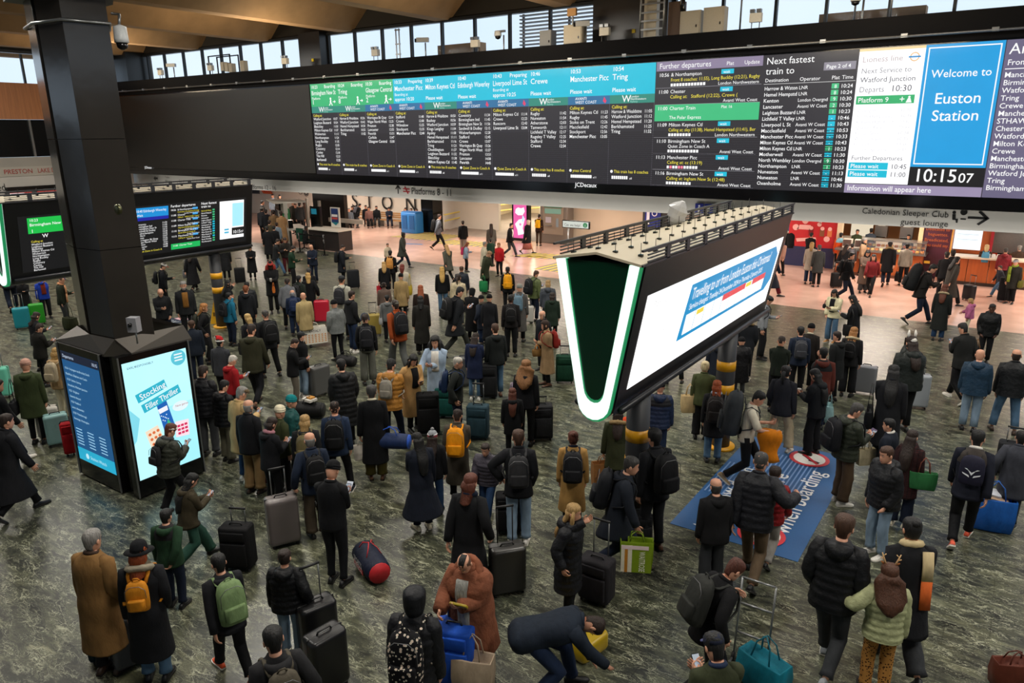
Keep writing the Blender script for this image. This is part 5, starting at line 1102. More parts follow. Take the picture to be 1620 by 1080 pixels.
    for i, sd in enumerate((-1, 1)):
        S, E, W = shs[i] + tdir * .0, elbows[i], hands[i]
        if kind == 'ts': W = E + (W - E) * .12; pts, rs = [S - SX * sd * .05, S, (S + E) / 2, E], [.07, .075, .07, .065]
        else:
            N_ = 13 if (puff and Q == 2) else 7 if Q else 4
            pts, rs = [S - SX * sd * .06 + tdir * .01], [.075]
            ctl = [S + SX * sd * .0, (S + E) / 2, E, (E + W) / 2, W + nrm(W - E) * .005]
            for k_ in range(N_):
                u = k_ / (N_ - 1) * 4; j = min(int(u), 3); p = ctl[j] * (1 - (u - j)) + ctl[j + 1] * (u - j)
                if abs(u - 2) < .6 and Q: p = p * .82 + (E * .5 + (S + W) * .25) * .18
                pts.append(p); r = float(np.interp(u, [0, 1, 2, 3, 4], [.072, .060, .053, .047, .041])) + bulk * .62
                if puff: r += .008 * abs(sin(u * 3.2)) - .003
                rs.append(r * (.5 + .5 * fat))
        if Q == 2 and len(pts) > 4 and kind != 'ts':
            pts = [pts[0]] + [p + np.array([mnoise.noise(Vector((i * 9 + k_, px, 0))), mnoise.noise(Vector((i * 5, k_, py))), 0]) * .006 for k_, p in enumerate(pts[1:], 1)]
        mb.tube(pts, rs, MT, nt_)
    nm = dict(jk='jacket', cl='coat', cm='coat', pf='puffer_jacket', pl='puffer_coat', hd='hooded_top', sh='sweater', ts='t_shirt', fr='fur_coat', cw='long_dress')[kind]
    topo = part(nm, mb)
    NK = T(.555, -.015)
    def torus(cn, R, r, m_, nm_, tilt=.25, ov=.8, rough=0., n1=None, par=None):
        mb = MB(); n1 = n1 or (10, 14, 20)[Q]; rg = []
        for j in range(n1 + 1):
            a = 2 * pi * j / n1; c0 = cn + SX * R * cos(a) + tfw * R * .9 * sin(a) + tdir * (tilt * R * sin(a) * -1); ur = nrm(SX * cos(a) + tfw * sin(a)); rr = r * (1 + rough * mnoise.noise(Vector((j * 1.7, px, py))))
            rg.append([c0 + ur * rr * cos(b_) + tdir * rr * ov * sin(b_) for b_ in [2 * pi * q / 6 for q in range(6)]])
        mb.loft(rg, m_, cap=False); return part(nm_, mb)
    if hood and not up:
        mb = MB(); r0 = .03 if not puff else .045
        rg = []
        for j in range(9):
            a = pi + pi * j / 8; w0 = r0 * (.35 + sin(pi * j / 8)) ; c0 = T(.53 - .012 * sin(pi * j / 8) * 3, -.02) + SX * .095 * cos(a) * 1.1 + tfw * (.105 * sin(a) - .01)
            rg.append([c0 + nrm(SX * cos(a) + tfw * sin(a)) * w0 * 1.2 * cos(b_) + tdir * w0 * 1.6 * sin(b_) for b_ in [2 * pi * q / 8 for q in range(8)]])
        mb.loft(rg, MT); part('hood', mb)
    elif not up and Q and kind not in ('ts', 'cw'):
        torus(T(.572, -.008), .062, .021 if not soft else .05, MT if not coll else mat('collar_' + colr(coll), colr(coll), .8, kind='cloth'), 'collar', .3, 1.2)
    if fur: torus(T(.545, -.03), .115, .045, mat('fur_trim', colr(ub) if ub else '#8a7450', .95, kind='soft'), 'fur_trim', .35, .9, .6)
    if open_: # jacket worn open: jumper panel on the chest
        mb = MB(); r_ = []
        for z in np.arange(.52, .1 if open_ != 'zig' else -.2, -.06):
            w_, d_ = P_(z, 1) + bulk, P_(z, 2) * fat ** 1.5 + bulk * 1.15 + .004; r_.append([T(z, P_(z, 3) + d_ * (1.03 if abs(x) < .04 else .985) + dy, x) for x, dy in ((-.075, 0), (-.03, .006), (.03, .006), (.075, 0), (.075, -.03), (-.075, -.03))])
        mb.loft(r_, mat('jumper_' + colr(open_), colr(open_), .85, kind='cloth') if open_ != 'zig' else mat('jumper_zig', '#8a8a84', .8, kind='hair')); part('jumper', mb)
    if scarf:
        MSc = mat('scarf_' + colr(scarf), colr(scarf), .9, kind='cloth'); sf = torus(T(.565, 0), .078, .036, MSc, 'scarf', .25, 1.1, .3)
        if extra and 'tail' in extra:
            mb = MB(); sd = 1; d_ = (P_(.3, 2) * fat ** 1.5 + bulk + .02) * (-1 if 'back' in extra else 1)
            for k_, (a_, b_, c_) in enumerate(((.54, .25, MSc), (.25, -.05, mat('scarf_end', '#c8602a', .9, kind='cloth') if 'back' in extra else MSc))):
                mb.loft([[T(z, d_ * (.9 if z > .4 else 1.05) + dy, .10 + x) for x, dy in ((-.05, 0), (.05, 0), (.05, .02), (-.05, .02))] for z in (a_, (a_ + b_) / 2, b_)], c_)
            link('scarf_tail', mb.mesh('scarf_tail'), sf, I4)
    # ---- hair and hats
    hs = hair.split(':'); st2, hc = hs[0], HAIRC.get(hs[1] if len(hs) > 1 else 'b', None); hc = hc or colr(hs[1]); MH = mat('hair_' + hc, hc, .65, kind='hair')
    def cap(grow=.1, face=.055, i0=3, mb_=None, short=0):
        mb = mb_ or MB(); rg = []
        for i in range(i0, len(HEADR)):
            rg.append([HP(v) for v in head_ring(i, nh, grow, face, short)])
        if Q:
            rg = [[p + nrm(p - HC) * .006 * mnoise.noise(Vector(tuple(p * 30 + px))) for p in r] for r in rg]
        mb.loft(rg, MH); return mb
    if up:
        mb = MB(); rg = []
        for i in range(1, len(HEADR)):
            u, rx, yf, yb = HEADR[i]; gg = 1.28 if not puff else 1.38; rg.append([])
            for j in range(nh):
                a = 2 * pi * j / nh; fa = abs((a - pi / 2 + pi) % (2 * pi) - pi); q = gg if not (fa < radians(50) and u < .075) else .84
                rg[-1].append(HP((rx * q * cos(a), (yf if sin(a) > 0 else yb) * q * sin(a) - .005, u * 1.18 - (.02 if u < 0 else 0))))
        rg.insert(0, ell_ring(T(.54, -.01), SX, tfw, .10, .09, nh)); mb.loft(rg, MT); part('hood', mb)
    elif hat != 'hj' :
        mb = MB()
        if st2 == 'sh': cap(.09, .06, 2, mb_=mb, short=1)
        elif st2 == 'cr': cap(.17, .07, 2, mb_=mb, short=1)
        elif st2 == 'bz': cap(.03, .065, 3, mb_=mb, short=1)
        elif st2 == 'bl':      # bald on top, fringe round the back
            rg = [[HP(v) for v in head_ring(i, nh, .035, .2)] for i in range(2, 8)]; mb.loft(rg, MH)
        elif st2 == 'mo':      # shaved sides, strip on top
            mb.loft([[HP((x * w_, y, z * 1.0)) for x, z in ((-.035, zz), (.035, zz), (.03, zz + .02), (-.03, zz + .02))] for y, zz, w_ in ((.085, .055, .8), (.06, .095, 1.1), (.0, .12, 1.2), (-.06, .10, 1.1), (-.095, .05, .8))], MH)
            mb.loft([[HP(v) for v in head_ring(i, nh, .015, .2)] for i in range(6, 10)], mat('hair_shaved', '#5a4030', .8))
        elif st2 in ('lo', 'cu', 'bo', 'pt', 'bn', 'vl'):
            cap(.13 if st2 != 'cu' else .25, .06, 3, mb_=mb)
            L_ = {'lo': -.34 if Q else -.27, 'vl': -.46, 'cu': -.30, 'bo': -.14, 'pt': 0, 'bn': 0}[st2]
            if L_:
                rg = []; ns_ = 8 if Q else 4; wm = .105 if st2 != 'cu' else .17
                for k_ in range(ns_ + 1):
                    z = .03 + (L_ - .03) * k_ / ns_; w_ = (.085 + (wm - .085) * sin(pi * min(1, k_ / ns_ * 1.1))) * (1 if k_ < ns_ else .55) * (1 - .22 * (k_ / ns_) * (st2 != 'cu')); dd = .05 if st2 != 'cu' else .08; fwd = -.06 - .02 * min(1, k_ / ns_ * 2)
                    cn = HP((0, fwd, 0)) + np.array([0, 0, z]) if z < -.05 else HP((0, fwd, z))
                    if z < -.10:
                        tt = .60 + z; cn = T(tt, P_(min(tt, .47), 3) - (P_(min(tt, .47), 2) * fat + bulk * min(1, max(.3, (.58 - tt) * 6))) - .012 + .02 * min(1, max(0, (z + .22) / .12)))
                    rg.append([p + (nrm(p - cn) * (.045 if st2 == 'cu' else .016) * mnoise.noise(Vector(tuple(p * 22 + px))) if (st2 == 'cu' or Q == 2) else 0) for p in ell_ring(cn, SX, np.array([0, 1., 0]), w_, dd, nt_ + 2, 2.4)])
                mb.loft(rg, MH)
                if st2 in ('lo', 'cu', 'vl') and away:
                    for sd in (-1, 1): mb.tube([HP((sd * .075, .02, .06)), HP((sd * .092, .02, -.04)), HP((sd * .09, .03, -.13)), HP((sd * .085, .045, -.22))], [.02, .03, .032, .012], MH, 6)
            if st2 == 'pt': mb.tube([HP((0, -.09, .03)), HP((0, -.135, .0)), HP((0, -.14, -.1)), HP((.01, -.13, -.22))], [.025, .038, .034, .012], MH, 8)
            if st2 == 'bn': mb.loft([[HP((.045 * c_ * cos(a), -.085 + .045 * c_ * sin(a) * .9, .085 + zz)) for a in [2 * pi * j / 8 for j in range(8)]] for zz, c_ in ((-.03, .5), (-.01, .95), (.02, 1), (.045, .5))], MH)
        if mb.v and not (hat and hat[:2] in ('be', 'fa') and st2 in ('sh', 'bz')): part('hair', mb)
    if beard: 
        mb = MB(); mb.loft([[HP((rx * 1.05 * cos(a), yf * 1.06 * sin(a), u)) for a in [pi * j / 8 for j in range(9)]] + [HP((0, 0, u))] for u, rx, yf, _ in HEADR[0:5]], MH); part('beard', mb)
    if hat:
        hk = hat.split(':'); hcol = colr(hk[1]) if len(hk) > 1 else '#101014'; MHt = mat('hat_' + hcol, hcol, .9, kind='cloth'); hk = hk[0]
        mb = MB()
        def crown(g_, z0, up_, mm=MHt, yoff=0):
            rg = []
            for i in range(7, len(HEADR)):
                u, rx, yf, yb = HEADR[i]; rg.append([HP((rx * g_ * cos(a), (yf if sin(a) > 0 else yb) * g_ * sin(a) + yoff, z0 + (u - .038) * up_)) for a in [2 * pi * j / nh for j in range(nh)]])
            mb.loft(rg, mm)
        if hk in ('be', 'bp'):
            crown(1.13, .035, 1.35); 
            for z0 in (.02, .05): mb.loft([[HP((.092 * q * cos(a), -.003 + (.103) * q * sin(a), zz)) for a in [2 * pi * j / nh for j in range(nh)]] for zz, q in ((z0 - .0, 1.0), (z0 + .016, 1.05), (z0 + .03, 1.0))], MHt if hk == 'be' else mat('hat_band', '#8a2030' if z0 < .04 else '#d8d0d0', .9, kind='cloth'))
            if hk == 'bp': mb.loft([[HP((.035 * c_ * cos(a), .035 * c_ * sin(a), .165 + zz)) for a in [2 * pi * j / 8 for j in range(8)]] for zz, c_ in ((-.03, .4), (-.01, 1), (.015, 1), (.035, .4))], mat('pompom', '#8a8a8c', .95, kind='soft'))
        elif hk in ('ca', 'cw'):
            crown(1.1, .035, 1.12); sg_ = 1 if hk == 'ca' else -1
            mb.loft([[HP((.075 * cos(a) * q, (.085 + sg_ * 0 + .085 * sin(a) * q), zz)) for a in [pi * j / 8 for j in range(9)]] for zz, q in ((.04, 1), (.05, 1.0))], MHt if len(hat.split(':')) < 3 else mat('hat_peak', colr(hat.split(':')[2]), .8))
        elif hk == 'fl':
            crown(1.16, .045, .85, yoff=.015); mb.loft([[HP((.07 * cos(a), .08 + .05 * sin(a), zz)) for a in [pi * j / 6 for j in range(7)]] for zz in (.04, .055)], MHt)
        elif hk == 'fe':
            crown(1.15, .03, 1.5); mb.loft([[HP((.15 * q * cos(a), .15 * q * sin(a), zz)) for a in [2 * pi * j / nh for j in range(nh)]] for zz, q in ((.015, .95), (.025, 1.05), (.04, .7))], MHt)
        elif hk == 'sa':
            mb.loft([[HP((-x0 + r_ * cos(a), -.01 + r_ * 1.08 * sin(a), z0)) for a in [2 * pi * j / 12 for j in range(12)]] for x0, z0, r_ in ((0, .05, .088), (0, .10, .082), (.02, .15, .06), (.06, .17, .04), (.10, .14, .02))], mat('santa_red', '#b01a1e', .9, kind='soft'))
            mb.loft([[HP((.095 * q * cos(a), -.005 + .107 * q * sin(a), zz)) for a in [2 * pi * j / 12 for j in range(12)]] for zz, q in ((.025, .97), (.04, 1.08), (.06, .97))], mat('santa_white', '#d8d4d0', .95, kind='soft'))
            mb.loft([[HP((-.12 + .026 * c_ * cos(a), .026 * c_ * sin(a), .12 + zz)) for a in [2 * pi * j / 8 for j in range(8)]] for zz, c_ in ((-.022, .4), (0, 1), (.022, .4))], mat('santa_white', '#d8d4d0', .95, kind='soft'))
        elif hk == 'hj':
            rg = []
            for i in range(0, len(HEADR)):
                u, rx, yf, yb = HEADR[i]; rg.append([HP((rx * q * 1.15 * cos(a), (yf if sin(a) > 0 else yb) * q * 1.15 * sin(a), u * 1.1)) for a in [2 * pi * j / nh for j in range(nh)] for q in [.8 if abs((a - pi / 2 + pi) % (2 * pi) - pi) < radians(46) and -.1 < u < .06 else 1]])
            rg.insert(0, ell_ring(T(.50, 0), SX, tfw, .13, .11, nh)); mb.loft(rg, MHt)
        elif hk == 'hb': mb.loft([[HP((.088 * q * cos(a), -.004 + .1 * q * sin(a), zz + .02 * sin(a))) for a in [2 * pi * j / nh for j in range(nh)]] for zz, q in ((.03, 1.03), (.05, 1.05), (.075, .98))], MHt)
        elif hk == 'hp':       # over ear headphones
            mb.tube([HP((x * .1, -.005, z_)) for x, z_ in ((-1, -.0), (-.95, .07), (-.6, .13), (0, .15), (.6, .13), (.95, .07), (1, 0))], .011, MHt, 6)
            for sd in (-1, 1): mb.tube([HP((sd * .08, 0, 0)), HP((sd * .108, 0, 0))], [.036, .032], MHt, 10)
        elif hk == 'bu':       # bunny ears band
            for sd in (-1, 1): mb.tube([HP((sd * .05, -.02, .10)), HP((sd * .06, -.02, .17)), HP((sd * .055, -.02, .235))], [.018, .028, .01], MHt, 8, .5)
            mb.loft([[HP((.05 * q * cos(a), -.085 + .03 * q * sin(a), .06 + zz)) for a in [2 * pi * j / 10 for j in range(10)]] for zz, q in ((-.04, .6), (0, 1.2), (.04, .6))], MHt)
        elif hk == 'an':       # reindeer antlers band
            for sd in (-1, 1):
                mb.tube([HP((sd * .045, 0, .11)), HP((sd * .075, 0, .19)), HP((sd * .10, 0, .26))], [.012, .01, .006], mat('antler', '#c8a070', .7), 6); mb.tube([HP((sd * .07, 0, .18)), HP((sd * .11, 0, .2))], .007, mat('antler', '#c8a070', .7), 5); mb.tube([HP((sd * .085, 0, .22)), HP((sd * .055, 0, .25))], .006, mat('antler', '#c8a070', .7), 5)
                mb.tube([HP((sd * .06, .01, .12)), HP((sd * .10, .01, .15))], [.02, .008], mat('deer_ear', '#9a5a28', .8), 6, .5)
        part({'be': 'beanie', 'bp': 'bobble_hat', 'ca': 'baseball_cap', 'cw': 'baseball_cap', 'fl': 'flat_cap', 'fe': 'hat', 'sa': 'santa_hat', 'hj': 'headscarf', 'hb': 'headband', 'hp': 'headphones', 'bu': 'ear_headband', 'an': 'antler_headband'}[hk], mb)
    # ---- phone in hand, worn bags (things of their own)
    W4 = Matrix.Translation(root_loc) @ Matrix.Rotation(rz, 4, 'Z') @ Matrix.Diagonal((s, s, s, 1))
    if open_ == 'zig': torus(T(.50, .03), .15, .055, MT, 'fur_collar', .9, 1.0, .15)
    info = dict(root=root, W=W4, hands=hands, T=T, tdir=tdir, tfw=tfw, s=s, bulk=bulk, fat=fat, lab=lab, dist=dist, arms=arms, Q=Q)
    if 'f' in arms and Q and not (extra and 'nophone' in extra):
        i = arms.index('f'); c = hands[i] + nrm(hands[i] - elbows[i]) * .10 + np.array([0, 0, .03]); mb = MB(); mb.rbox((0, 0, 0), (.075, .15, .009), .01, mat('phone_black', '#0c0c0e', .2)); mb.box((0, 0, .0055), (.064, .134, .002), mat('phone_glow', '#aab8c8', .3, 0, .6))
        o = link('mobile_phone', mb.mesh('mobile_phone')); o.matrix_basis = W4 @ Matrix.Translation(tuple(c)) @ Matrix.Rotation(radians(35), 4, 'X'); PHONES.append((o, info))
    if bp:
        backpack(info, bp)
    PEOPLE.append(info)
    return info
PHONES, PEOPLE, BAGS = [], [], []
DRY = False; OFFS = {}
def leopard():
    m = mat('leopard_print', '#a9783a', .85, kind='cloth'); n = m.node_tree; b = n.nodes['Principled BSDF']
    if not n.nodes.get('vor'):
        v = n.nodes.new('ShaderNodeTexVoronoi'); v.name = 'vor'; v.inputs['Scale'].default_value = 32; r = n.nodes.new('ShaderNodeValToRGB'); e = r.color_ramp.elements; e[0].position = .30; e[0].color = (.01, .007, .005, 1); e[1].position = .42; e[1].color = (*lin('#b07c3c'), 1)
        x = e.new(.1); x.color = (*lin('#6a3a14'), 1); t = n.nodes.new('ShaderNodeTexCoord'); n.links.new(t.outputs['Object'], v.inputs['Vector']); n.links.new(v.outputs['Distance'], r.inputs['Fac']); n.links.new(r.outputs['Color'], b.inputs['Base Color'])
    return m
def tartan(c1, c2):
    m = mat('tartan_' + c1, c1, .85, kind='cloth'); n = m.node_tree; b = n.nodes['Principled BSDF']
    if not n.nodes.get('bk'):
        v = n.nodes.new('ShaderNodeTexBrick'); v.name = 'bk'; v.offset = 0; v.inputs['Scale'].default_value = 9; v.inputs['Mortar Size'].default_value = .04; v.inputs['Color1'].default_value = (*lin(c1), 1); v.inputs['Color2'].default_value = (*[q * .6 for q in lin(c1)], 1); v.inputs['Mortar'].default_value = (*lin(c2), 1)
        mp = n.nodes.new('ShaderNodeMapping'); mp.inputs['Rotation'].default_value = (radians(90), 0, 0); t = n.nodes.new('ShaderNodeTexCoord'); n.links.new(t.outputs['Object'], mp.inputs['Vector']); n.links.new(mp.outputs[0], v.inputs['Vector']); n.links.new(v.outputs['Color'], b.inputs['Base Color'])
    return m
def floral():
    m = mat('floral_cloth', '#16161a', .85, kind='cloth'); n = m.node_tree; b = n.nodes['Principled BSDF']
    if not n.nodes.get('vor'):
        v = n.nodes.new('ShaderNodeTexVoronoi'); v.name = 'vor'; v.inputs['Scale'].default_value = 26; r = n.nodes.new('ShaderNodeValToRGB'); r.color_ramp.interpolation = 'CONSTANT'; e = r.color_ramp.elements; e[0].position = 0; e[0].color = (*lin('#d8cdb0'), 1); e[1].position = .34; e[1].color = (*lin('#0c0c10'), 1)
        x = e.new(.16); x.color = (*lin('#c08080'), 1); x = e.new(.22); x.color = (*lin('#cfc8b4'), 1); t = n.nodes.new('ShaderNodeTexCoord'); n.links.new(t.outputs['Object'], v.inputs['Vector']); n.links.new(v.outputs['Distance'], r.inputs['Fac']); n.links.new(r.outputs['Color'], b.inputs['Base Color'])
    return m
def backpack(I, spec, cat='backpack'):
    sp = spec.split(':'); c = colr(sp[0]); kind = sp[1] if len(sp) > 1 else 'm'; lab = ':'.join(sp[2:]) if len(sp) > 2 else ''
    W, D, Hh = {'m': (.29, .15, .44), 's': (.24, .11, .34), 'l': (.33, .20, .52), 'xl': (.40, .32, .74), 'd': (.30, .10, .40)}[kind]
    M_ = floral() if sp[0] == 'floral' else mat('bag_' + c, c, .7, kind='cloth'); T, Q = I['T'], I['Q']
    back = -(.135 * I['fat'] ** 1.5 + I['bulk'] + D / 2 - .005); zc = .30 if kind != 'xl' else .36
    def B(x, y, z): return T(zc + z, back + y, x)
    mb = MB(); n = 14 if Q else 8; rg = []
    for z, w_, d_, yo in ((-.5, .80, .75, 0), (-.47, .95, .95, 0), (-.3, 1.0, 1.05, 0), (0, 1.0, 1.0, 0), (.25, .96, .9, .003), (.42, .8, .7, .01), (.49, .5, .45, .02), (.51, .2, .2, .03)):
        rg.append([B(W / 2 * w_ * abs(cos(a)) ** .65 * (1 if cos(a) > 0 else -1), yo + D / 2 * d_ * abs(sin(a)) ** .7 * (1 if sin(a) > 0 else -1), z * Hh) for a in [2 * pi * j / n for j in range(n)]])
    mb.loft(rg, M_); root = link('backpack' if kind != 'd' else 'drawstring_bag', mb.mesh('backpack')); root.matrix_basis = I['W']
    if kind != 'd' and I['dist'] < 28:
        mb = MB(); mb.loft([[B(W * .38 * q * c_, -D / 2 - dy, z) for c_, dy in ((-1, -.02), (-.95, .03), (-.6, .045), (.6, .045), (.95, .03), (1, -.02))] for z, q in ((-.38 * Hh, .9), (-.35 * Hh, 1), (-.08 * Hh, 1), (-.04 * Hh, .9))], M_); link('front_pocket', mb.mesh('front_pocket'), root, Matrix())
        mb = MB(); mb.tube([B(-.04, .02, .5 * Hh), B(-.02, .0, .5 * Hh + .04), B(.02, .0, .5 * Hh + .04), B(.04, .02, .5 * Hh)], .008, M_, 5); link('grab_handle', mb.mesh('grab_handle'), root, Matrix())
        if Q:
            zp = mat('zip_metal', '#6a6a6c', .4, .6); mb = MB(); mb.tube([B(x * W / 2, -D / 2 * .98 - .004, z * Hh) for x, z in ((-.9, .0), (-.85, .28), (-.4, .41), (.4, .41), (.85, .28), (.9, 0))], .004, zp, 4); link('zip', mb.mesh('zip'), root, Matrix())
    fr = .135 * I['fat'] ** 1.5 + I['bulk'] + .012
    for sd in (-1, 1):
        x = sd * (.10 if kind != 'd' else .09)
        pts = [B(x * .8, D / 2 - .01, .36 * Hh), T(.50, -.10 - I['bulk'] * .6, x * 1.0), T(.545 + I['bulk'] * .5, -.02, x * 1.02), T(.50, fr - .055, x * 1.1), T(.42, fr - .01, x * 1.2), T(.30, fr - .02, x * 1.6), T(.2, .03, sd * (.20 * I['fat'] + I['bulk'])), T(.14, -.10, sd * .18)]
        mb = MB(); mb.tube(pts, .022 if kind != 'd' else .005, M_ if kind != 'd' else mat('cord_black', '#0c0c0c', .8), 6, .45); link('strap', mb.mesh('strap'), root, Matrix())
    if kind == 'd':
        mb = MB(); P = lambda x, z: B(x, -D / 2 - .012, z); mt = mat('print_white', '#dfe3e8', .6)
        for pl in (((-.09, .03), (-.06, .03), (0, -.06), (0, -.02)), ((.09, .03), (0, -.02), (0, -.06), (.06, .03)), ((-.11, -.03), (-.03, -.06), (-.02, -.09), (-.1, -.05)), ((.11, -.03), (.1, -.05), (.02, -.09), (.03, -.06))): mb.add([P(*q) for q in pl] + [P(*q) + 0 * P(*q) for q in pl], [(0, 1, 2, 3)], mt)
        link('emblem', mb.mesh('emblem'), root, Matrix())
    BAGS.append((root, I, c, kind)); root['label'] = lab; root['category'] = cat
    return root
# ---------------------------------------------------------------- luggage
def suitcase(px, py, kind, c, lab, w=.42, d=.25, h=.62, rz=0, up=1, tilt=0, name='suitcase', hand=None, at=None):
    g = ground(px, py) if at is None else at; va = atan2(g[1], g[0]); g = g + np.array([cos(va), sin(va), 0]) * (d * .45)
    C_ = colr(c); M_ = mat('case_' + C_, C_, .35 if kind != 'soft' else .8, kind='panel' if kind != 'soft' else 'cloth'); near = np.hypot(g[0], g[1]) < 24
    mb = MB()
    if kind == 'lay': mb.rbox((0, 0, d / 2 + .02), (w, h, d), .07, M_, 4)
    elif kind == 'soft':
        mb.rbox((0, 0, .05 + h / 2), (w, d, h), .05, M_, 3)
    else:
        r = .055; rg = []
        nst = 22 if near else 8
        def ring(ins, zz):
            o = []
            for cx, cy, a0 in ((w / 2 - r, d / 2 - r, 0), (-w / 2 + r, d / 2 - r, 90), (-w / 2 + r, -d / 2 + r, 180), (w / 2 - r, -d / 2 + r, 270)):
                for k in range(4):
                    a = radians(a0 + 30 * k); rr = max(r - ins, .002); o.append((cx + rr * cos(a), cy + rr * sin(a), zz))
            return o
        rg = [ring(.04, .05), ring(.012, .06), ring(0, .09)]
        for k in range(1, nst): rg.append(ring(.007 if (kind == 'rib' and k % 2) else 0, .09 + (h - .08) * k / nst))
        rg += [ring(0, h + .01), ring(.012, h + .04), ring(.04, h + .05)]; mb.loft(rg, M_)
    root = link(name, mb.mesh(name)); DKM = mat('case_trim', '#101012', .5)
    def part(nm, mb_, par=root): return link(nm, mb_.mesh(nm), par, Matrix())
    if kind != 'lay':
        for sx in (-1, 1):
            for sy in (-1, 1): part('wheel', MB().tube([(sx * (w / 2 - .05) - .012, sy * (d / 2 - .05), .025), (sx * (w / 2 - .05) + .012, sy * (d / 2 - .05), .025)], .025, DKM, 8))
        if near:
            zt = h + (.05 if kind != 'soft' else .05)
            part('carry_handle', MB().tube([(-.09, 0, zt - .01), (-.07, 0, zt + .03), (.07, 0, zt + .03), (.09, 0, zt - .01)], .012, DKM, 6))
            if kind in ('hard', 'rib'):
                part('zip_seam', MB().rbox((0, 0, .05 + h / 2), (w + .006, .012, h + .004), .05, DKM, 3))
            else:
                part('front_pocket', MB().rbox((0, -d / 2 - .015, .05 + h * .38), (w * .84, .05, h * .55), .02, M_)); part('upper_pocket', MB().rbox((0, -d / 2 - .01, .05 + h * .82), (w * .8, .035, h * .2), .015, M_))
        if up:
            zt = h + .05; e = .40 * up
            part('telescopic_handle', MB().tube([(-.10, d / 2 - .04, zt - .02), (-.10, d / 2 - .04, zt + e)], .009, GREY if kind != 'rib' else DKM, 5).tube([(.10, d / 2 - .04, zt - .02), (.10, d / 2 - .04, zt + e)], .009, GREY if kind != 'rib' else DKM, 5).tube([(-.115, d / 2 - .04, zt + e), (.115, d / 2 - .04, zt + e)], .016, DKM, 6))
    root.location = (g[0], g[1], 0); root.rotation_euler = (radians(tilt), 0, va - pi / 2 + radians(rz)); tag(root, lab, 'suitcase'); CASES.append(root)
    return root
CASES = []
def bag(kind, c, lab, M, w=.36, h=.36, d=.16, c2=None, name=None, txt=None, cat='bag'):
    """hangs from its handle at the origin of M"""
    C_ = colr(c); M_ = mat('bag_' + C_, C_, .6, kind='cloth'); DKM = mat('strap_' + (colr(c2) if c2 else C_), colr(c2) if c2 else C_, .6); hl = {'tote': .26, 'shop': .14, 'hand': .12, 'duff': .12, 'sling': .45}.get(kind, .15)
    nm = name or {'tote': 'tote_bag', 'shop': 'shopping_bag', 'hand': 'handbag', 'duff': 'duffel_bag', 'sling': 'shoulder_bag'}[kind]
    mb = MB()
    if kind == 'duff':
        n = 14; rg = [[(x, h / 2 * s_ * cos(a), -hl - h / 2 + h / 2 * s_ * sin(a) * .92) for a in [2 * pi * j / n for j in range(n)]] for x, s_ in ((-w / 2, .2), (-w / 2, .8), (-w / 2 + .03, .97), (-w * .2, 1.02), (w * .2, 1.02), (w / 2 - .03, .97), (w / 2, .8), (w / 2, .2))]; mb.loft(rg, M_)
    else:
        rg = [[(x * q, y * q2, -hl - h + z) for x, y in ((-w / 2, -d / 2), (0, -d / 2 * 1.15), (w / 2, -d / 2), (w / 2, d / 2), (0, d / 2 * 1.15), (-w / 2, d / 2))] for z, q, q2 in ((0, .86, .8), (.02, .92, .95), (h * .5, 1.0, 1.05), (h * .96, 1.02, .75), (h, 1.02, .7), (h * .97, .96, .6), (h * .8, .9, .5))]; mb.loft(rg, M_, smooth=kind in ('sling', 'hand', 'tote'))
    root = link(nm, mb.mesh(nm)); root.matrix_basis = M
    for s_ in (-1, 1):
        y = s_ * (d * .3 if kind != 'duff' else h * .3); link('handle', MB().tube([(-w * .22, y, -hl - .01), (-w * .16, y * .6, -hl * .35), (0, s_ * .012, -.005), (w * .16, y * .6, -hl * .35), (w * .22, y, -hl - .01)], .010, DKM, 5, .6).mesh('handle'), root, Matrix())
    if kind == 'duff':
        link('end_panel', MB().tube([(w / 2 - .005, 0, -hl - h / 2), (w / 2 + .01, 0, -hl - h / 2)], h * .43, DKM, 14).mesh('end_panel'), root, Matrix())
    if txt:
        for face in (-1, 1):
            f = frame((0, 0, 0), tuple((M.to_3x3() @ Vector((1 if face < 0 else -1, 0, 0))).normalized()), tuple((M.to_3x3() @ Vector((0, 0, -1))).normalized()), root, emis=0, step=.0015)
            f.O = np.array(tuple(M @ Vector((-w / 2 * .96 if face < 0 else w / 2 * .96, face * (d / 2 * 1.12 + .006), -hl - .03)))); txt(f, w * .92, h - .05)
    tag(root, lab, cat); return root
def hand_bag(info, side, kind, c, lab, rot=90, **k):
    i = 0 if side == 'L' else 1; W = info['W']; p = info['hands'][i] + np.array([0, .02, -.06]); return bag(kind, c, lab, W @ Matrix.Translation(tuple(p)) @ Matrix.Rotation(radians(rot), 4, 'Z'), **k)
def shoulder_bag(info, side, c, lab, kind='sling', y=-.05, z=-.02, rot=90, **k):
    sd = -1 if side == 'L' else 1; W = info['W']; x = sd * (.20 * info['fat'] + info['bulk'] + .05); p = info['T'](.50 + z, y, x); k.setdefault('d', .12)
    return bag(kind, c, lab, W @ Matrix.Translation(tuple(p)) @ Matrix.Rotation(radians(rot), 4, 'Z'), **k)
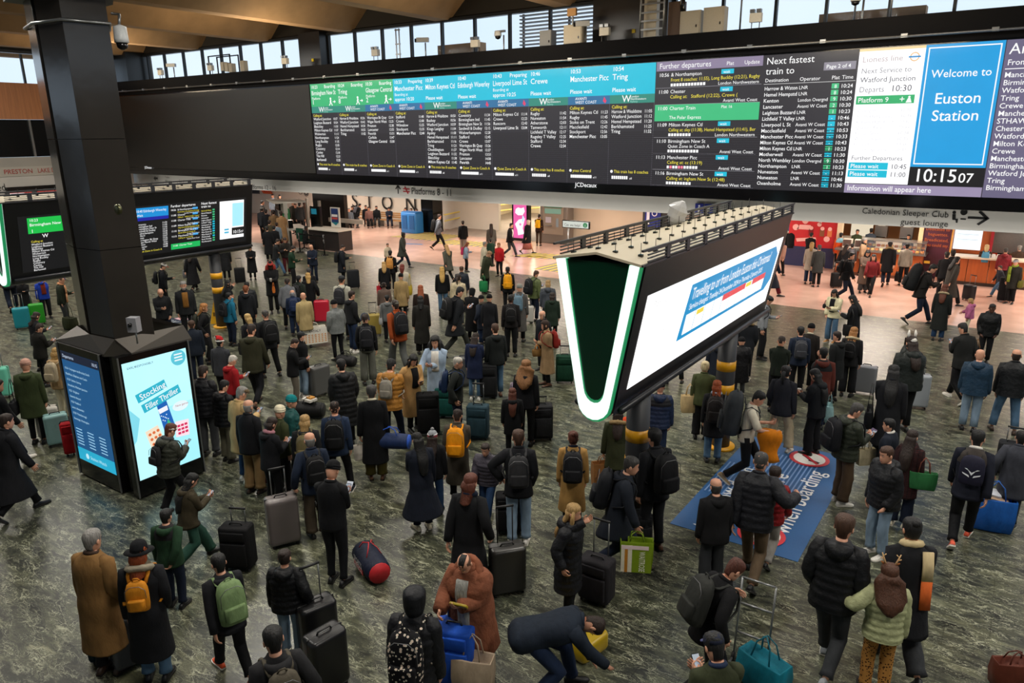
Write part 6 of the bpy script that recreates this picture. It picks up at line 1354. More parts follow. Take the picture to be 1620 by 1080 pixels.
# px py(head top) fy(feet) heading top legs hair arms pose | label | options
ROWS = '''
153 845 1078 45 cl:#7d5c34 t:k2 sh:g dp st|grey-haired person in a long camel wool overcoat at the bottom left|sh=br coll=br fat=1.05
207 852 1072 20 cl.f:k2 j:jb bo:o dp st|person in wide black hat and plaid-collared dark coat wearing a small mustard backpack|hat=fe:k bp=#c07a18:s:small_mustard_backpack_with_grey_straps_worn_over_the_dark_coat ub=#8a8270 scarf=#6a6250 sh=k
261 806 965 30 jk.h:#1f3a26/#1b1b1d t:n sh:k dx st|person in a green and black shell jacket with a hand at the back pocket|sh=k
301 750 885 70 jk.h:#3a3324 w:#26483c vl:k ff wk|long-dark-haired person in a brown jacket with sage hood checking a phone below the kiosk|coll=sg
344 877 1066 345 jk.h:k2 t:k sh:k dd wk|person in a black hooded jacket striding away with a large green rucksack|sh=or_ bp=#6d8458:l:large_sage_green_rucksack_on_a_walking_person_in_black
449 871 1045 20 pf.h:k j:lj bn:b dr st|person in black jacket with a bright blue inner hood and pale jeans|coll=#1e86b8 sh=w
430 993 0 350 hd.h:#202022 t:k sh:k dr st|person in a charcoal hoodie with purple plaid collar at the bottom edge|coll=pu bp=#4a4438:m:olive-strapped_backpack_on_the_bottom_edge_hoodie_wearer
268 671 812 60 pf.h:#34362e j:k cr:r pf ln|person in a long olive puffer and white headband reading a glowing phone by the kiosk|hat=hb:w lean=6 scarf=g bp=#1a1a1c:s:black_backpack_on_the_olive_puffer_by_the_kiosk_screen
323 580 727 30 pf:#15161a j:g sh:b pf st|bearded person in black puffer and grey trousers behind the kiosk right edge|beard=1
350 600 733 50 pf.h:k w:#5d5a4a sh:k ff st|shorter dark-haired person in black hooded puffer and grey-green trousers|
381 612 766 60 cm:#b89a6a j:bl sh:g pf st|person in a flat cap and pale yellow coat beside a bald man|hat=fl:#6a5a44 sh=w
393 634 787 40 jk:k2 w:#8a6f4a bl:g dd st|balding person in black jacket and khaki trousers seen from behind|sh=br
433 659 805 55 jk.h:k2 t:k bo:b ff st|brown-haired person in a black hooded jacket with a pink spotted scarf|scarf=#b07a84
439 643 782 60 jk:#33381f t:k sh:b dd st|person in a cream knitted beanie and olive jacket|hat=be:cr
459 627 760 90 pf:#1b4a48 t:k sh:b dd st|person in a teal knitted beanie and dark teal jacket facing right|hat=be:#12777c
483 652 800 10 jk.h:#1c1e20 t:k bo:y dd st|fair-haired person with khaki-strapped rucksack behind the bald man|bp=#6a6040:m:khaki_rucksack_on_the_fair-haired_person
489 685 857 350 jk:#1a2436 w:#4a4034 bl:g rp st|bald person in navy jacket holding a grey suitcase handle|bp=#121214:m:black_backpack_on_the_bald_navy-jacketed_person coll=n
525 639 790 8 jk.h:#24324a t:k bz:b dd wd|crop-haired person in a slate blue hooded jacket with black rucksack|bp=#101113:l:black_rucksack_with_white_mark_on_the_slate_blue_jacket sh=n
525 731 928 30 sh:k sl:k2 bz:b ff st|person in a black beanie and black sweater reading a white ticket|hat=be:k sh=k fat=1.05
539 568 712 350 pl.h:#17181a t:k sh:k pp st|person in a very long black hooded puffer coat in the crowd's left middle|fat=1.1
618 568 703 20 pf.h:#a3702f t:n sh:k df wk|person in a mustard brown hooded puffer and navy trousers|fat=1.05 bp=#8a8478:s:pale_grey_backpack_on_the_mustard_puffer
587 610 764 0 cl:k w:#4a4218 cr:dg bd st|grey-haired person in a black overcoat and olive corduroys seen from behind|coll=cr sh=bw
653 561 690 150 cl:#b08a58 t:k lo:k fr st|dark-haired person in a camel coat looking down at a phone|open_=k
688 532 665 190 cl:lb t:k cu:k cn st|curly dark-haired person in a pale blue coat and striped top|open_=w
724 565 700 95 jk:#202422 t:n bz:w rr st|white-haired person in glasses and a dark jacket holding two bag handles|sh=k bp=#1a2c4c:m:navy_backpack_on_the_white-haired_person_in_glasses
752 527 637 20 cm.h:#17203c j:jb lo:b df st|brown-haired person in a navy hooded coat and blue jeans|sh=w
783 512 633 345 jk.h:#181c1c j:jb sh:m dd st|bearded brown-haired person in a black hooded jacket and jeans|beard=1 sh=bw
830 572 712 10 jk.h:k2 t:k cu:#8a5f38 dd st|person with a big head of curly fair-brown hair in a black coat|
813 612 722 0 cm.h:k t:k vl:r dd st|person with very long wavy auburn hair in a black coat|
820 680 867 0 jk:k2 j:lj sh:m kp st|brown-haired person in a black jacket and pale blue jeans from behind|sh=w bp=#2c2c2e:m:slim_charcoal_backpack_over_the_black_jacket_and_pale_jeans
716 656 800 10 cl:#4a443a t:k sh:b pf st|person in a grey-brown coat carrying a bright orange rucksack|bp=#e8900c:l:bright_orange_rucksack_on_the_grey-brown_coat
690 676 810 10 jk:k j:bl lo:b dd st|short figure in grey patterned bobble hat and white hood|hat=bp:lg coll=w
662 683 828 340 cw:#151a26 t:n vl:k fd st|person with very long black hair in a long navy coat|sh=cr
768 702 800 200 pf:#4a4650 j:bl sh:b dd wk|child in a grey puffer and blue jeans behind the orange rucksack|h=1.3 sh=w
744 750 935 25 cl:k w:k bo:r dr wk|auburn-bobbed person in a long black coat pulling a ribbed black suitcase|scarf=n
735 877 1078 205 fr:#7c4a34 t:k mo:k fo st|person with shaved sides in a huge rust fur coat eating and holding a yellow wallet|fat=1.3 open_=zig lean=8 extra=nophone look=30
655 932 0 20 pl.u:k2 t:g sh:k dd st|person in a black quilted coat with the hood up at the bottom|bp=floral:l:black_floral_rucksack_worn_by_the_hooded_person
908 798 985 110 pl.h:k2 t:k lo:y ur st|blonde person in a long black puffer holding one hand to the face|
938 972 0 85 jk:#1c2430 j:n2 sh:b pp be|person in a navy jacket bending over a yellow suitcase|fat=1.05 sh=k
999 723 905 88 cm.h:#1a1f28 t:n sh:dg bd wk|grey-haired person in a navy coat striding right with a green supermarket bag|bp=#111318:l:black_rucksack_on_the_striding_grey-haired_person sh=br lean=12
1036 679 878 325 jk:#1b1c20 t:k2 cr:k dd st|curly dark-haired person in a black jacket facing away left beside the striped post|bp=#0f1013:l:big_black_rucksack_on_the_curly-haired_person sh=bw
907 683 838 0 cl:#a17c46 t:k bn:r dd st|auburn person in a long camel coat with navy collar seen from behind|coll=n bp=#15161a:l:black_rucksack_on_the_long_camel_coat
980 643 790 0 cm.f:#2c301c t:k lo:b bd st|person in an olive parka with fur-trimmed hood hugged by an orange sleeve|
1003 637 770 340 jk.h:#d8481c t:k sh:k gd st|person in an orange-red jacket hidden behind the striped post|
1045 603 740 0 pf.h:#1b2740/#17181c j:n2 sh:k dd st|person in a black beanie and navy puffer right of the near striped post|hat=be:k fat=1.1
1116 572 700 5 jk:#3c4226 w:k bn:#c8b890 dd st|person with bleached tied-up hair in an olive bomber jacket and black flares|
1135 602 736 0 cm:k2 j:jb bo:o dd st|ginger person in a black coat and jeans with a brown-patched rucksack|bp=#2a2626:l:dark_rucksack_with_brown_leather_patches_on_the_ginger_person scarf=lb
1138 530 650 0 jk.h:#161c28 t:k sh:k dd st|person in a dark navy jacket just left of the far striped post|
1174 534 632 340 pl:#0f0f12 t:g sh:k pp st|person in a black beanie and calf-length black puffer right of the far striped post|hat=be:k
1185 496 605 0 jk.f:#14171c t:k sh:k pp st|person in a dark parka with tan fur collar behind the far post|sh=g
1217 468 573 100 sh:lg w:k sh:k fd st|person in a pale grey sweatshirt looking down beside the display end|look=35 bp=#1a1a1c:m:black_backpack_on_the_pale_grey_sweatshirt
1072 508 602 0 jk:k t:k sh:k dd wd|person in black standing in the shade right under the white display|
1237 532 655 8 sh:#1c241c t:k bz:b ff st|crop-haired person in a plain dark green jumper seen from behind|
1271 515 628 350 jk.h:#1c2638 t:k sh:k dd st|person in navy jacket with red and white hood|coll=rd bp=#3a3c42:m:grey_backpack_on_the_navy_red_and_white_jacket
1281 514 620 10 jk:#201c1a t:k sh:k dd st|person in a black beanie and dark jacket with cream borg collar|hat=be:k coll=cr
1326 524 640 300 cm.h:#17191a t:k sh:b dd st|brown-haired person in profile in a black hooded coat|coll=lb
1351 518 632 10 jk.f:#1b1b1d w:k2 lo:#9a6a3a dd st|long fair-haired person with fur hood and black rucksack next to grey case|bp=#0f0f11:m:black_rucksack_under_the_fur_hood ub=#b8a888
1321 458 546 205 pf:#d4cca8 w:jb lo:k fp st|dark-haired person in a cream padded jacket and blue wide jeans|sh=#a8743a open_=k
1350 467 568 290 cl:k2 t:k lo:k fd st|dark-haired person in a long black coat facing the cream-jacketed one|
1304 550 683 350 jk.h:#5a2a22/#1a1a1c j:n2 sh:k ud st|person in a russet and black padded jacket holding a plastic bag|sh=k
1291 584 724 300 jk.h:#14161a w:k vl:k ff st|long-dark-haired person in black with very wide black trousers holding a cup|extra=nophone
1244 579 718 15 jk:#22232a w:#b0a286 pt:k pd wd|ponytailed person in a pink cap, leather jacket and cream cargo trousers|hat=cw:#b08a94 sh=w
1201 619 768 88 ts:#d0c8b4 t:k sh:k fo wk|person in a cream T-shirt carrying an orange jacket on one arm|bp=#303438:xl:huge_dark_grey_travel_rucksack_on_the_T-shirted_person sh=be extra=nophone
1200 720 920 8 pf:#1a1b20 t:#5a4a38 bz:dg dg wk|grey-cropped person in a black jacket with an arm round a child|sh=k
1227 739 908 10 pf:#7a1418 t:#8a8680 cr:b dd wk|curly-haired child in a long dark red padded jacket on the blue floor sign|h=1.42 coll=be sh=k
1139 753 918 335 jk.h:#131315 w:dg bl:dg dd st|bald person with glasses in a black hooded jacket standing at the blue sign's edge|fat=1.12
1163 885 1090 55 jk:#0d0d10 t:k sh:#4a2214 or wk|auburn-haired person in a black top leaning over a trolley frame|lean=18 look=35 bp=#2a2b28:l:dark_rucksack_on_the_leaning_auburn-haired_person
1132 1004 0 330 jk:#2f3420 t:k sh:k ff st|person in a navy baseball cap and olive coat at the bottom edge|hat=ca:#23283a:#4a4f78 coll=n2
1356 638 803 55 pf.h:#2b3026 w:#4a3a2a sh:dg ff st|grey-haired person in glasses, olive puffer and brown trousers holding a leaflet|bp=#14151a:l:black_rucksack_on_the_olive_puffer_and_brown_trousers sh=w
1412 667 780 285 jk:#151b26 t:k sh:k dd st|boy in glasses and a navy jacket looking left|h=1.5 coll=w
1440 676 828 15 cm:#3a1a1a w:n vl:b ud st|long-dark-haired person in a maroon checked coat with a green shoulder bag|sh=cr tex=check
1404 707 890 225 pf.h:#17181b j:lj sh:m pd st|young person in black puffer and pale jeans looking left with hands low|sh=w fat=1.1
1338 816 1056 10 pf.h:#111215 t:dg cr:m pp wk|brown-haired person in a black padded jacket and grey trousers walking away|sh=lg
1417 888 1072 345 pf:#a8ac82 leo:k cu:#4a2a18 gd st|girl with reindeer antlers, long wavy hair, pale green puffer and leopard leggings|h=1.5 hat=an sh=k
1438 826 1056 335 cm:k2 w:dg bn:k dd wk|dark-haired person in a black coat with a cream and orange scarf|scarf=#c8b48a extra=tailback sh=k
1549 681 856 0 jk:#171a26/#3a3430 t:k sh:k dd wk|person in a varsity jacket with drawstring bag and orange trainers|sh=#e0583a bp=#1a1a2c:d:navy_drawstring_bag_with_white_emblem coll=w
1618 682 838 0 cm:#3a3c44 t:dg sh:k rd st|person in a long grey coat cut by the right edge|
1443 532 690 330 pf.h:#1c211f t:k lo:b pu st|person with white ear headband in a dark green puffer raising a phone|hat=bu:w fat=1.15
1415 578 735 0 cl:k2 t:k vl:k fd st|long-dark-haired person in black with a quilted black shoulder bag|
1552 553 686 0 pf.h:#1d3448 j:lj no:m dd st|bald person in a petrol blue hooded puffer and pale jeans|fat=1.15 sh=k
1610 553 688 355 pf:#15171a j:jb bl:b dd wd|bald person in a black puffer and jeans near the right edge|fat=1.15 sh=br
1525 511 632 320 jk:#1a1b1a t:k sh:k fd wk|dark-haired person in a black bomber jacket with a tan tote|sh=w
1571 481 580 170 pf.h:#0d0e10 t:k sh:k pp st|person facing us in a big black puffer with hands in pockets|skin=d fat=1.1
1477 418 540 78 jk:#1c1a18 t:n sh:k ff wk|person bent under an enormous khaki-topped travel rucksack|bp=#17181a:xl:enormous_black_rucksack_with_khaki_top lean=14
1496 450 543 10 cl.f:#191c1b j:bl lo:r dd st|person in a long black coat with pale fur hood trim near the peach floor edge|ub=#a8987a
1536 472 524 275 pf.h:#b0608a t:cr bo:y dn st|small blonde girl in a pink jacket holding out an arm|h=1.08
1515 406 484 55 cl:#35332f t:k lo:k bd wk|person in a long dark grey coat pulling a small black case|
1504 397 478 0 jk:k t:k sh:k dd st|person in black standing before the plum pillar|
1562 387 452 0 jk:#3a2418 t:k bo:#c0a878 dd st|fair-haired person with a blue and black backpack queuing at the takeaway|bp=#4a88a8:m:blue_and_black_backpack_in_the_takeaway_queue sh=w
1592 392 455 0 pf.h:#6a1720 t:k bz:dg dd st|grey-cropped person in a dark red hooded jacket queuing at the takeaway|
1583 420 470 250 jk:#2a2c34 j:jb sh:b dd wk|person in blue jeans stepping left beside the black trolley case|
1608 410 482 200 cm:#23231f t:k sh:b dd st|person in a grey cap with a lime green scarf and olive bag|hat=ca:lg scarf=#7c9030 extra=tail
1575 382 430 200 jk:#c03a20 t:k sh:k dd st|takeaway worker in a red and black uniform and cap|hat=ca:k
1589 377 430 20 jk:k t:k sh:k dd st|person in a white cap behind the dark red jacket|hat=ca:w
1614 388 450 350 jk:#3a2a20 t:k sh:g dd st|grey-haired person in a brown jacket at the takeaway counter's right|
1254 359 421 10 jk:k t:n sh:b dd st|person in black browsing the drinks shelving|
1238 377 437 20 jk:#b08a7a t:k lo:r dd wk|long auburn-haired person in a dusty pink jacket by the display end|
1229 388 470 80 cl:#1a202c tar:#7a1626 sh:k dd wk|person in a long navy coat and red tartan trousers|
1284 368 428 10 jk:k t:k sh:k fd st|dark-haired person in black in front of the red poster|
1285 383 452 5 cm:#a09a8e j:n2 bo:y dd st|blonde person in a pale grey coat and jeans beside a man in dark grey|
1297 387 457 350 cm:#2f3130 t:k sh:dg dd st|person in a dark grey jacket standing close to the pale grey coat|
1331 368 430 10 jk:#d05020/#7ab0c0 t:k sh:k dd st|person in an orange and pale blue jacket at the cafe counter|
1340 386 445 30 cm:k2 s:k lo:b dd wk|dark-haired person in a black skirt walking past the cafe|
1350 385 440 0 jk:#3a3636 t:k sh:k dd st|person with a grey backpack behind the black-clad walker|bp=#4a4a50:m:grey_backpack_before_the_cafe_counter
1348 399 477 85 jk:k t:n sh:k dd wk|black-clad person taking a long stride right past the cafe|bp=k:m:black_backpack_on_the_striding_person_near_the_cafe
1368 377 440 100 jk:#a08468 t:k sh:g dd st|grey-haired person in a beige jacket by the pastry display|scarf=k
1374 396 468 165 cl:#5a4a40 w:g lo:k ff st|dark-haired person in a long brown coat facing us by the cafe|scarf=k
1382 402 465 190 jk:#6a1c20 t:k lo:k dd wk|dark-haired person in a dark red top walking right of the brown coat|
1409 382 452 0 cm.f:k t:n sh:k dd wk|person in a black coat with brown hood trim waiting at the pastry case|
1436 385 454 0 jk:#8a8478 t:k sh:k dd st|person in a black cap and pale taupe jacket at the cafe counter|hat=ca:k
1357 363 420 170 jk:#34402a t:k sh:k dd st|cafe worker in dark green beside the left coffee machine|
1379 361 420 0 jk:#3c4654 t:k sh:k dd st|cafe worker in slate grey with back turned to the customers|
1438 371 425 190 jk:#2c3a4a t:k sh:k dd st|cafe worker in dark blue behind the right end of the pastry case|
1504 396 0 340 jk:k t:k sh:k dd st|person in black leaning toward the plum pillar|skin=d
695 339 396 80 jk:#5a6068 t:k sh:b dd wk|person in a grey jacket with big black backpack striding right|bp=k:l:big_black_backpack_on_the_striding_grey_jacket
732 349 400 0 jk.h:k w:#8a7f76 sh:k dd wk|person in a black hoodie and beige-grey joggers walking away|
777 354 410 0 cm:#55524c t:br vl:b dd st|long-brown-haired person in a grey coat by the pink totem's left|
809 353 407 105 jk:k t:dg sh:k dd wk|person in an open black coat over white striding right|open_=w
836 348 401 60 cm:k s:#9a5a54 sh:w dd wk|person with pale headscarf, black coat and dusty pink skirt|hat=hj:#c8b8a8
853 339 391 15 jk:#2a1a14 t:#3a2c20 sh:k fd st|person with a yellow backpack using the ticket machine|bp=#d8a810:m:yellow_backpack_on_the_person_at_the_ticket_machine
706 387 443 330 cm:#4c4c42 t:k lo:#b08a58 dd wk|fair-haired person in a grey-green coat walking from the peach floor|
739 383 433 85 jk:#8a9cac t:k lo:#7a4020 fd st|auburn-haired person in a pale blue jacket with a hot pink bag|bp=#b82858:m:hot_pink_backpack_on_the_pale_blue_jacket
767 382 443 80 cm:#b8ae98 w:#b8ae98 sh:g dd st|grey-haired person dressed all in off-white|
774 397 468 125 cm.h:#343828 t:k sh:#8a6a4a fd st|person in an olive coat leaning over a green carrier bag|lean=14
789 384 441 215 jk:#b01820 t:k sh:#8a5a30 dd st|person in a bright red jacket and black trousers at mid floor|
776 378 425 0 jk:#1c3a2c t:k sh:k dd st|child in dark green behind the olive coat|h=1.2
638 368 424 110 cm:#3c3e38 t:n bn:k dd wk|dark-haired person in a grey coat stepping onto the peach floor|skin=d
613 385 430 150 jk:#c8b8a0 t:be sh:b dd st|small child in cream beside the walking grey coat|h=1.1
699 422 500 0 jk:k j:jb lo:#b8924c dd st|blonde long-haired person in black jacket and jeans|
730 421 490 0 pf:#1c222c t:k bz:m dd st|crop-haired person in a dark navy puffer left of the olive coat|
725 434 520 20 pf:#b8aa8c t:g pt:b dd st|dark-ponytailed person in a cream jacket|
727 454 563 60 cm:#15181c t:#2a2c28 sh:k fd wk|dark-haired person in a black coat reading a phone with black backpack|bp=#111214:l:black_backpack_on_the_phone-reading_walker_mid-crowd
750 458 540 20 cl.u:k t:k sh:k ff st|person with hood up in a long black coat reading a phone|
762 468 550 320 cm.f:#1c2330 j:n2 sh:k rd st|person in a black beanie and navy parka with fur hood leaning on cases|hat=be:k ub=#4a4238
770 464 555 10 cl:k2 t:k sh:k dd st|person in black beanie partly behind the navy parka|hat=be:k
803 422 497 0 jk:k t:k sh:k dd st|dark-haired person wearing a bright yellow-orange rucksack|bp=#e09a10:l:bright_yellow-orange_rucksack_with_black_centre_stripe
822 450 545 10 cl:#4c4a48 t:k sh:b dd st|person in a grey beanie and long grey coat with pale blue backpack|hat=be:#7a7c76 bp=#5a7484:m:pale_blue-grey_backpack_on_the_long_grey_coat
848 428 512 45 pf:#55603a t:n sh:m fd st|brown-haired person in a green quilted puffer|bp=#14151a:l:black_backpack_on_the_green_quilted_puffer
867 443 520 0 pf.h:#3f444c t:k bo:#9a7c50 dd st|fair-haired person in a grey puffer near the display's left arm|
874 463 545 5 cm.h:#1c2a20 t:k bo:b dd st|brown-haired person in a dark green hooded coat near the display|
808 466 568 0 hd.h:#161314 t:k bz:k dd st|person in a black hoodie with a small black backpack|skin=d bp=#0d0d0f:m:small_black_backpack_on_the_black_hoodie
858 492 590 220 jk:#15181f t:k bl:g dd st|bald person in dark navy behind the camel-coated headscarf wearer|
862 507 616 255 cl:#8f7454 t:k sh:k cb st|person in a brown headscarf and camel coat with a tan handbag|hat=hj:#3a2f2a bp=#8a2620:m:brick_red_backpack_on_the_camel_coat_with_headscarf sh=bw
607 414 478 0 cm:k t:k lo:#a8844c dd st|blonde person in black with a red paper bag|
617 396 465 10 jk:k t:k sh:k dd st|short-haired person in black with a tan backpack|bp=#b8803c:m:tan_backpack_beyond_the_blonde_person_in_black
636 418 495 10 jk:#b8b0a0 t:k bo:#6a2418 dd st|red-haired person with a yellow flowered shoulder bag|
634 433 512 10 cm:#9a8258 t:k sh:k dd st|person in a black beanie and belted beige trench coat|hat=be:k
607 447 520 5 jk:#5a4a42 t:k bn:b dd st|person with a topknot in a taupe coat|
612 467 545 0 jk.h:#5c5e5e t:k sh:k dd st|person in a grey hooded top with white-strapped bag|
625 475 585 340 jk:#8f3f18 w:#4c4e4c sh:b dd wk|person in a grey cap and burnt orange jacket|hat=ca:#7a7a72 bp=#17171b:l:black_rucksack_on_the_burnt_orange_jacket
665 451 540 0 jk:#241814 t:k lo:#8a4420 dd st|long auburn-haired person just behind the dark-coated pair|
665 468 565 0 cl:#1d1c19 w:k bo:k dd st|dark-haired person in a long black-brown coat standing alone|
577 497 612 0 sh:k w:#55564e bz:b pd st|person in headphones, black sweater and grey wide trousers|hat=hp:#3a4a66 bp=#16171c:l:black_rucksack_on_the_headphone_wearer
556 460 562 55 hd.h:#17191c j:n2 sh:b pp st|brown-haired person in a black hoodie and dark jeans turning right|sh=w
540 436 540 20 hd.h:#a8a698 t:k bz:b dd st|person in a cap and off-white hoodie with dark backpack|hat=ca:dg bp=#26272b:m:dark_backpack_on_the_off-white_hoodie
528 475 575 335 pf:#6d7170 sl:k sh:k pp st|person in a black cap and pale grey puffer with slim black trousers|hat=be:k
479 463 555 350 cm:#a89468 t:k no:m dd st|bald person in a beige mac carrying a big patterned shopping bag|
462 459 536 0 jk:#18243c j:n2 bl:lg dd st|bald person with a navy rucksack left of the beige mac|bp=#1a2848:l:navy_rucksack_on_the_bald_person
486 432 512 0 cl:k t:k bo:#b08c50 dr st|blonde person in a long black coat with a red suitcase|
488 424 495 5 jk:k t:k sh:dg dd st|dark-grey-haired person beyond the blonde in black|
470 437 520 30 jk:#1c241e t:k sh:k dd st|dark-haired person with backpack left of the long-coated blonde|bp=#1c1d20:m:dark_backpack_left_of_the_long-coated_blonde
457 439 520 10 jk:#5a5c60 t:k sh:b dd ln|person in a grey top stooping forward|
467 534 642 85 jk:k t:#5c564c bz:b ff st|crop-haired person in black sweater holding a phone by a grey case|
474 526 634 60 jk:k j:lj sh:k dd st|person in a dark cap and black jumper with white stars|hat=ca:dg sh=w
439 378 436 88 jk:#1a1c1e j:jb sh:b ff wk|dark-haired person in a black jacket and jeans facing right at left midground|
450 376 438 170 jk:#26231f t:dr bo:b fp st|brown-haired person in a dark coat facing us at left midground|
463 389 460 95 hd:#16301f t:k sh:b cf st|bearded person in a dark green jumper talking to a bald man|beard=1 extra=nophone
492 387 452 205 jk.h:#182030 t:n no:m fd st|bald person in a navy hooded jacket facing the green jumper|extra=nophone
542 387 456 80 cm:#141820 t:k bz:b fd st|person in dark navy with backpack beside a loaded luggage trolley|bp=#111216:m:black_backpack_beside_the_loaded_luggage_trolley
422 358 416 0 cl:k t:k sh:k dd st|person in a long black coat at the left crowd edge|
437 352 400 0 jk:#6a7884 t:k sh:b dd st|person in a pale blue-grey puffer near the booth|
427 414 500 180 cm:#101012 t:k cu:#a02a20 ff st|red-haired person in a black beanie and black clothes holding a cup and orange bag|hat=be:k skin=d extra=nophone
395 389 446 180 cl:#121214 sl:k bo:k ff st|person in a flared black coat texting beside a black suitcase|
353 383 446 0 pl:#131417 sl:k sh:k dd st|person in a long black puffer half hidden under the far display|
390 446 530 0 pf:#14161a t:k sh:k dd st|dark-haired person in a black puffer behind the ginger one|
387 452 545 10 jk.h:#14161a t:k sh:#7a4424 dd st|ginger person in a black hooded jacket beside the striped post|
360 443 520 75 cl:k t:k lo:k ud st|dark-haired person in black touching the face by the far post|
362 462 543 50 jk:#15607c t:n sh:k ud st|dark-haired person in a turquoise jacket by the striped post|bp=#15161a:m:black_backpack_on_the_turquoise_jacket
397 513 640 20 jk.h:#2c2c1c t:k2 sh:b fd wk|person in a brown-green hooded coat seen from behind|coll=k fat=1.08 sh=bw
418 490 600 345 jk.h:#16171a t:k bz:dg dd wd|tall person in black with a large rounded black rucksack|bp=#101113:l:large_rounded_black_rucksack_on_the_tall_person
392 497 590 330 cm:k2 t:k bo:#b89860 dd st|blonde person in dark coat with black bag|
367 562 680 60 hd.h:#8e141a t:k bz:w fd st|white-haired person in a bright red hoodie|
347 534 640 30 jk:#33353a t:k sh:k dd st|person in a red and white santa hat and grey jacket|hat=sa
322 480 578 95 cm:#101013 t:k bo:#a8703c dr wd|fair ginger person in a black coat holding a trolley handle|bp=#2a2c24:m:dark_olive_backpack_on_the_black_coat_near_the_kiosk
302 507 600 0 jk:#141c28 t:n sh:m dd st|person in a navy jacket and brown band directly right of the column|hat=hb:br fat=1.1
289 445 545 178 jk:#191b1d t:k sh:g dd st|grey-bearded person in an open dark jacket over a mustard jumper facing us|open_=#7a5220 beard=1 fat=1.1
253 457 550 178 jk:#131517 j:n no:m pf st|bald person in a black fleece beside the column|fat=1.1 extra=nophone
258 416 495 88 jk:#101318 t:k sh:b fd st|person in a red and white cap with black backpack near the column|hat=ca:w:rd bp=#101114:m:black_backpack_on_the_red-capped_person
302 396 460 30 cl:k t:k lo:b dd wk|person in a long black coat under the far display with grey bag|
56 494 590 60 jk:#15161a t:k bo:b fd st|brown-bobbed person in a dark jacket left of the column|
61 512 610 60 jk:#15130f t:k sh:b ff st|dark-haired person in a black-brown coat reading a phone by the kiosk|
88 550 668 40 jk.h:#a88a62 t:cr bo:#a8844c dd st|person in beige with a pale beige rucksack half behind the kiosk|bp=#a89a80:m:pale_beige_rucksack_half_behind_the_kiosk
39 569 706 20 cm.h:#313b20 sl:k sh:b dd st|person in a salmon beanie and long olive parka|hat=be:#b08878 sh=k fat=1.08
97 438 520 110 jk:#22281c t:dg mo:pu fd st|person with a purple mohawk, peach scarf and dark green coat|scarf=#c89068 extra=tail sh=w
64 437 508 170 jk:#1a3aa0 t:k sh:b ud st|person in a bright blue coat over a rust jumper|open_=#7a2a1a
34 442 500 180 cl:#111113 t:k sh:k fp st|person in a black cape coat with a turquoise suitcase|fat=1.1 extra=nophone
6 408 492 0 jk:#14161c t:n sh:k dd wk|person in a dark jacket at the far left edge|
-6 600 735 75 jk:k t:n sh:b dd wk|person in black with white trainers striding in from the left edge|sh=w
8 655 812 70 cl:k2 t:k sh:b dd wk|person in a long black coat striding at the left edge|sh=k
431 307 362 180 jk:#9ab0c4 t:k sh:k dd st|steward in a pale blue tabard by the white back wall|
415 317 372 90 jk:k t:k sh:k dd st|person in dark clothes at the far left of the back wall|
442 308 362 160 jk:k t:k lo:k dd st|dark-haired person behind the steward's left shoulder|
441 317 372 30 jk:k t:k sh:m dd st|brown-haired person in black just beneath the steward|
449 321 376 330 jk:#2a6a44 t:k sh:m dd st|person with a green scarf in the booth queue|
420 331 388 0 jk:k2 t:k sh:b dd st|brown-haired person in black at the booth queue's left|
414 327 384 10 jk:#2a2c30 t:k sh:k dd st|person in a white cap in the booth queue|hat=ca:w
432 332 392 0 cm:#6a5238 t:be sh:b dd st|person in a brown coat in the booth queue|
444 334 396 350 cl:#8a6a48 t:rd sh:b dd st|person in a long camel coat in the booth queue|
463 318 372 200 jk:#2c2a22 t:k sh:k dd st|person with pale face behind the booth's roof, leftmost|
467 322 374 190 jk:#22221e t:k sh:m dd st|brown-haired person behind the booth's roof, second from left|
473 320 374 10 jk:#26282a t:k sh:k dd st|dark-haired person behind the booth's roof, third from left|
481 319 372 180 jk:#4a3a30 t:k sh:k dd st|person in brown and red behind the booth's roof, rightmost|skin=d
484 357 400 90 jk:k t:k sh:k dd si|dark-haired person seated inside the booth|skin=d
426 348 405 20 jk:#3a3424 t:k sh:b dd st|fair-brown-haired person low in the booth queue|
433 357 412 10 jk:k t:k sh:k dd st|dark-haired person in black beside the pale blue-grey puffer|
552 329 0 190 jk:#5c646c t:k sh:g dd si|grey-haired person in a pale grey coat seated at the letter wall's left|h=1.7
557 326 0 200 jk:k2 t:k bo:k dd si|dark-haired person in black seated under the letter S|h=1.7
569 322 362 60 jk:k j:g sh:k dd ln|person stooping with a grey backpack before the seated row|bp=#4c4f58:m:grey_backpack_on_the_stooping_person
578 320 0 180 jk:#12161c t:k sh:b dd si|person in dark navy seated right of the stooping one|h=1.7
583 327 0 175 jk:#7a5a54 t:k bo:b dd si|brown-haired person in dusty pink seated left of the letter T|h=1.7
595 323 0 180 jk:#15181c t:dg sh:k dd si|bearded person in black seated under the letter O's left|h=1.7 beard=1
615 324 0 178 jk:#1a2230 t:n sh:k ff si|person in navy with a backpack seated under the letter O|h=1.7
643 328 0 200 jk:#7a6a58 t:k lo:b dd si|person in beige seated left of the letter N|h=1.7
650 325 0 180 jk:#24406a t:k sh:k dd si|person in blue seated under the letter N|h=1.7
657 323 0 185 jk:k t:k sh:k dd si|person in black at the right end of the seated row|h=1.7
'''
def parse_people():
    out = {}
    for ln in ROWS.strip().split('\n'):
        a, lab, op = ln.split('|'); t = a.split(); kw = {}
        for o in op.split():
            k, v = o.split('=', 1)
            if k in ('fat', 'h', 'look', 'lean'): v = float(v)
            if k == 'bp': v = v.replace('_', ' ')
            kw[k] = v
        px, py, fy, hd = [float(q) for q in t[:4]]
        out[(int(px), int(py))] = build_person(px, py, fy, hd, t[4], t[5], t[6], t[7], t[8], lab, **kw)
    return out
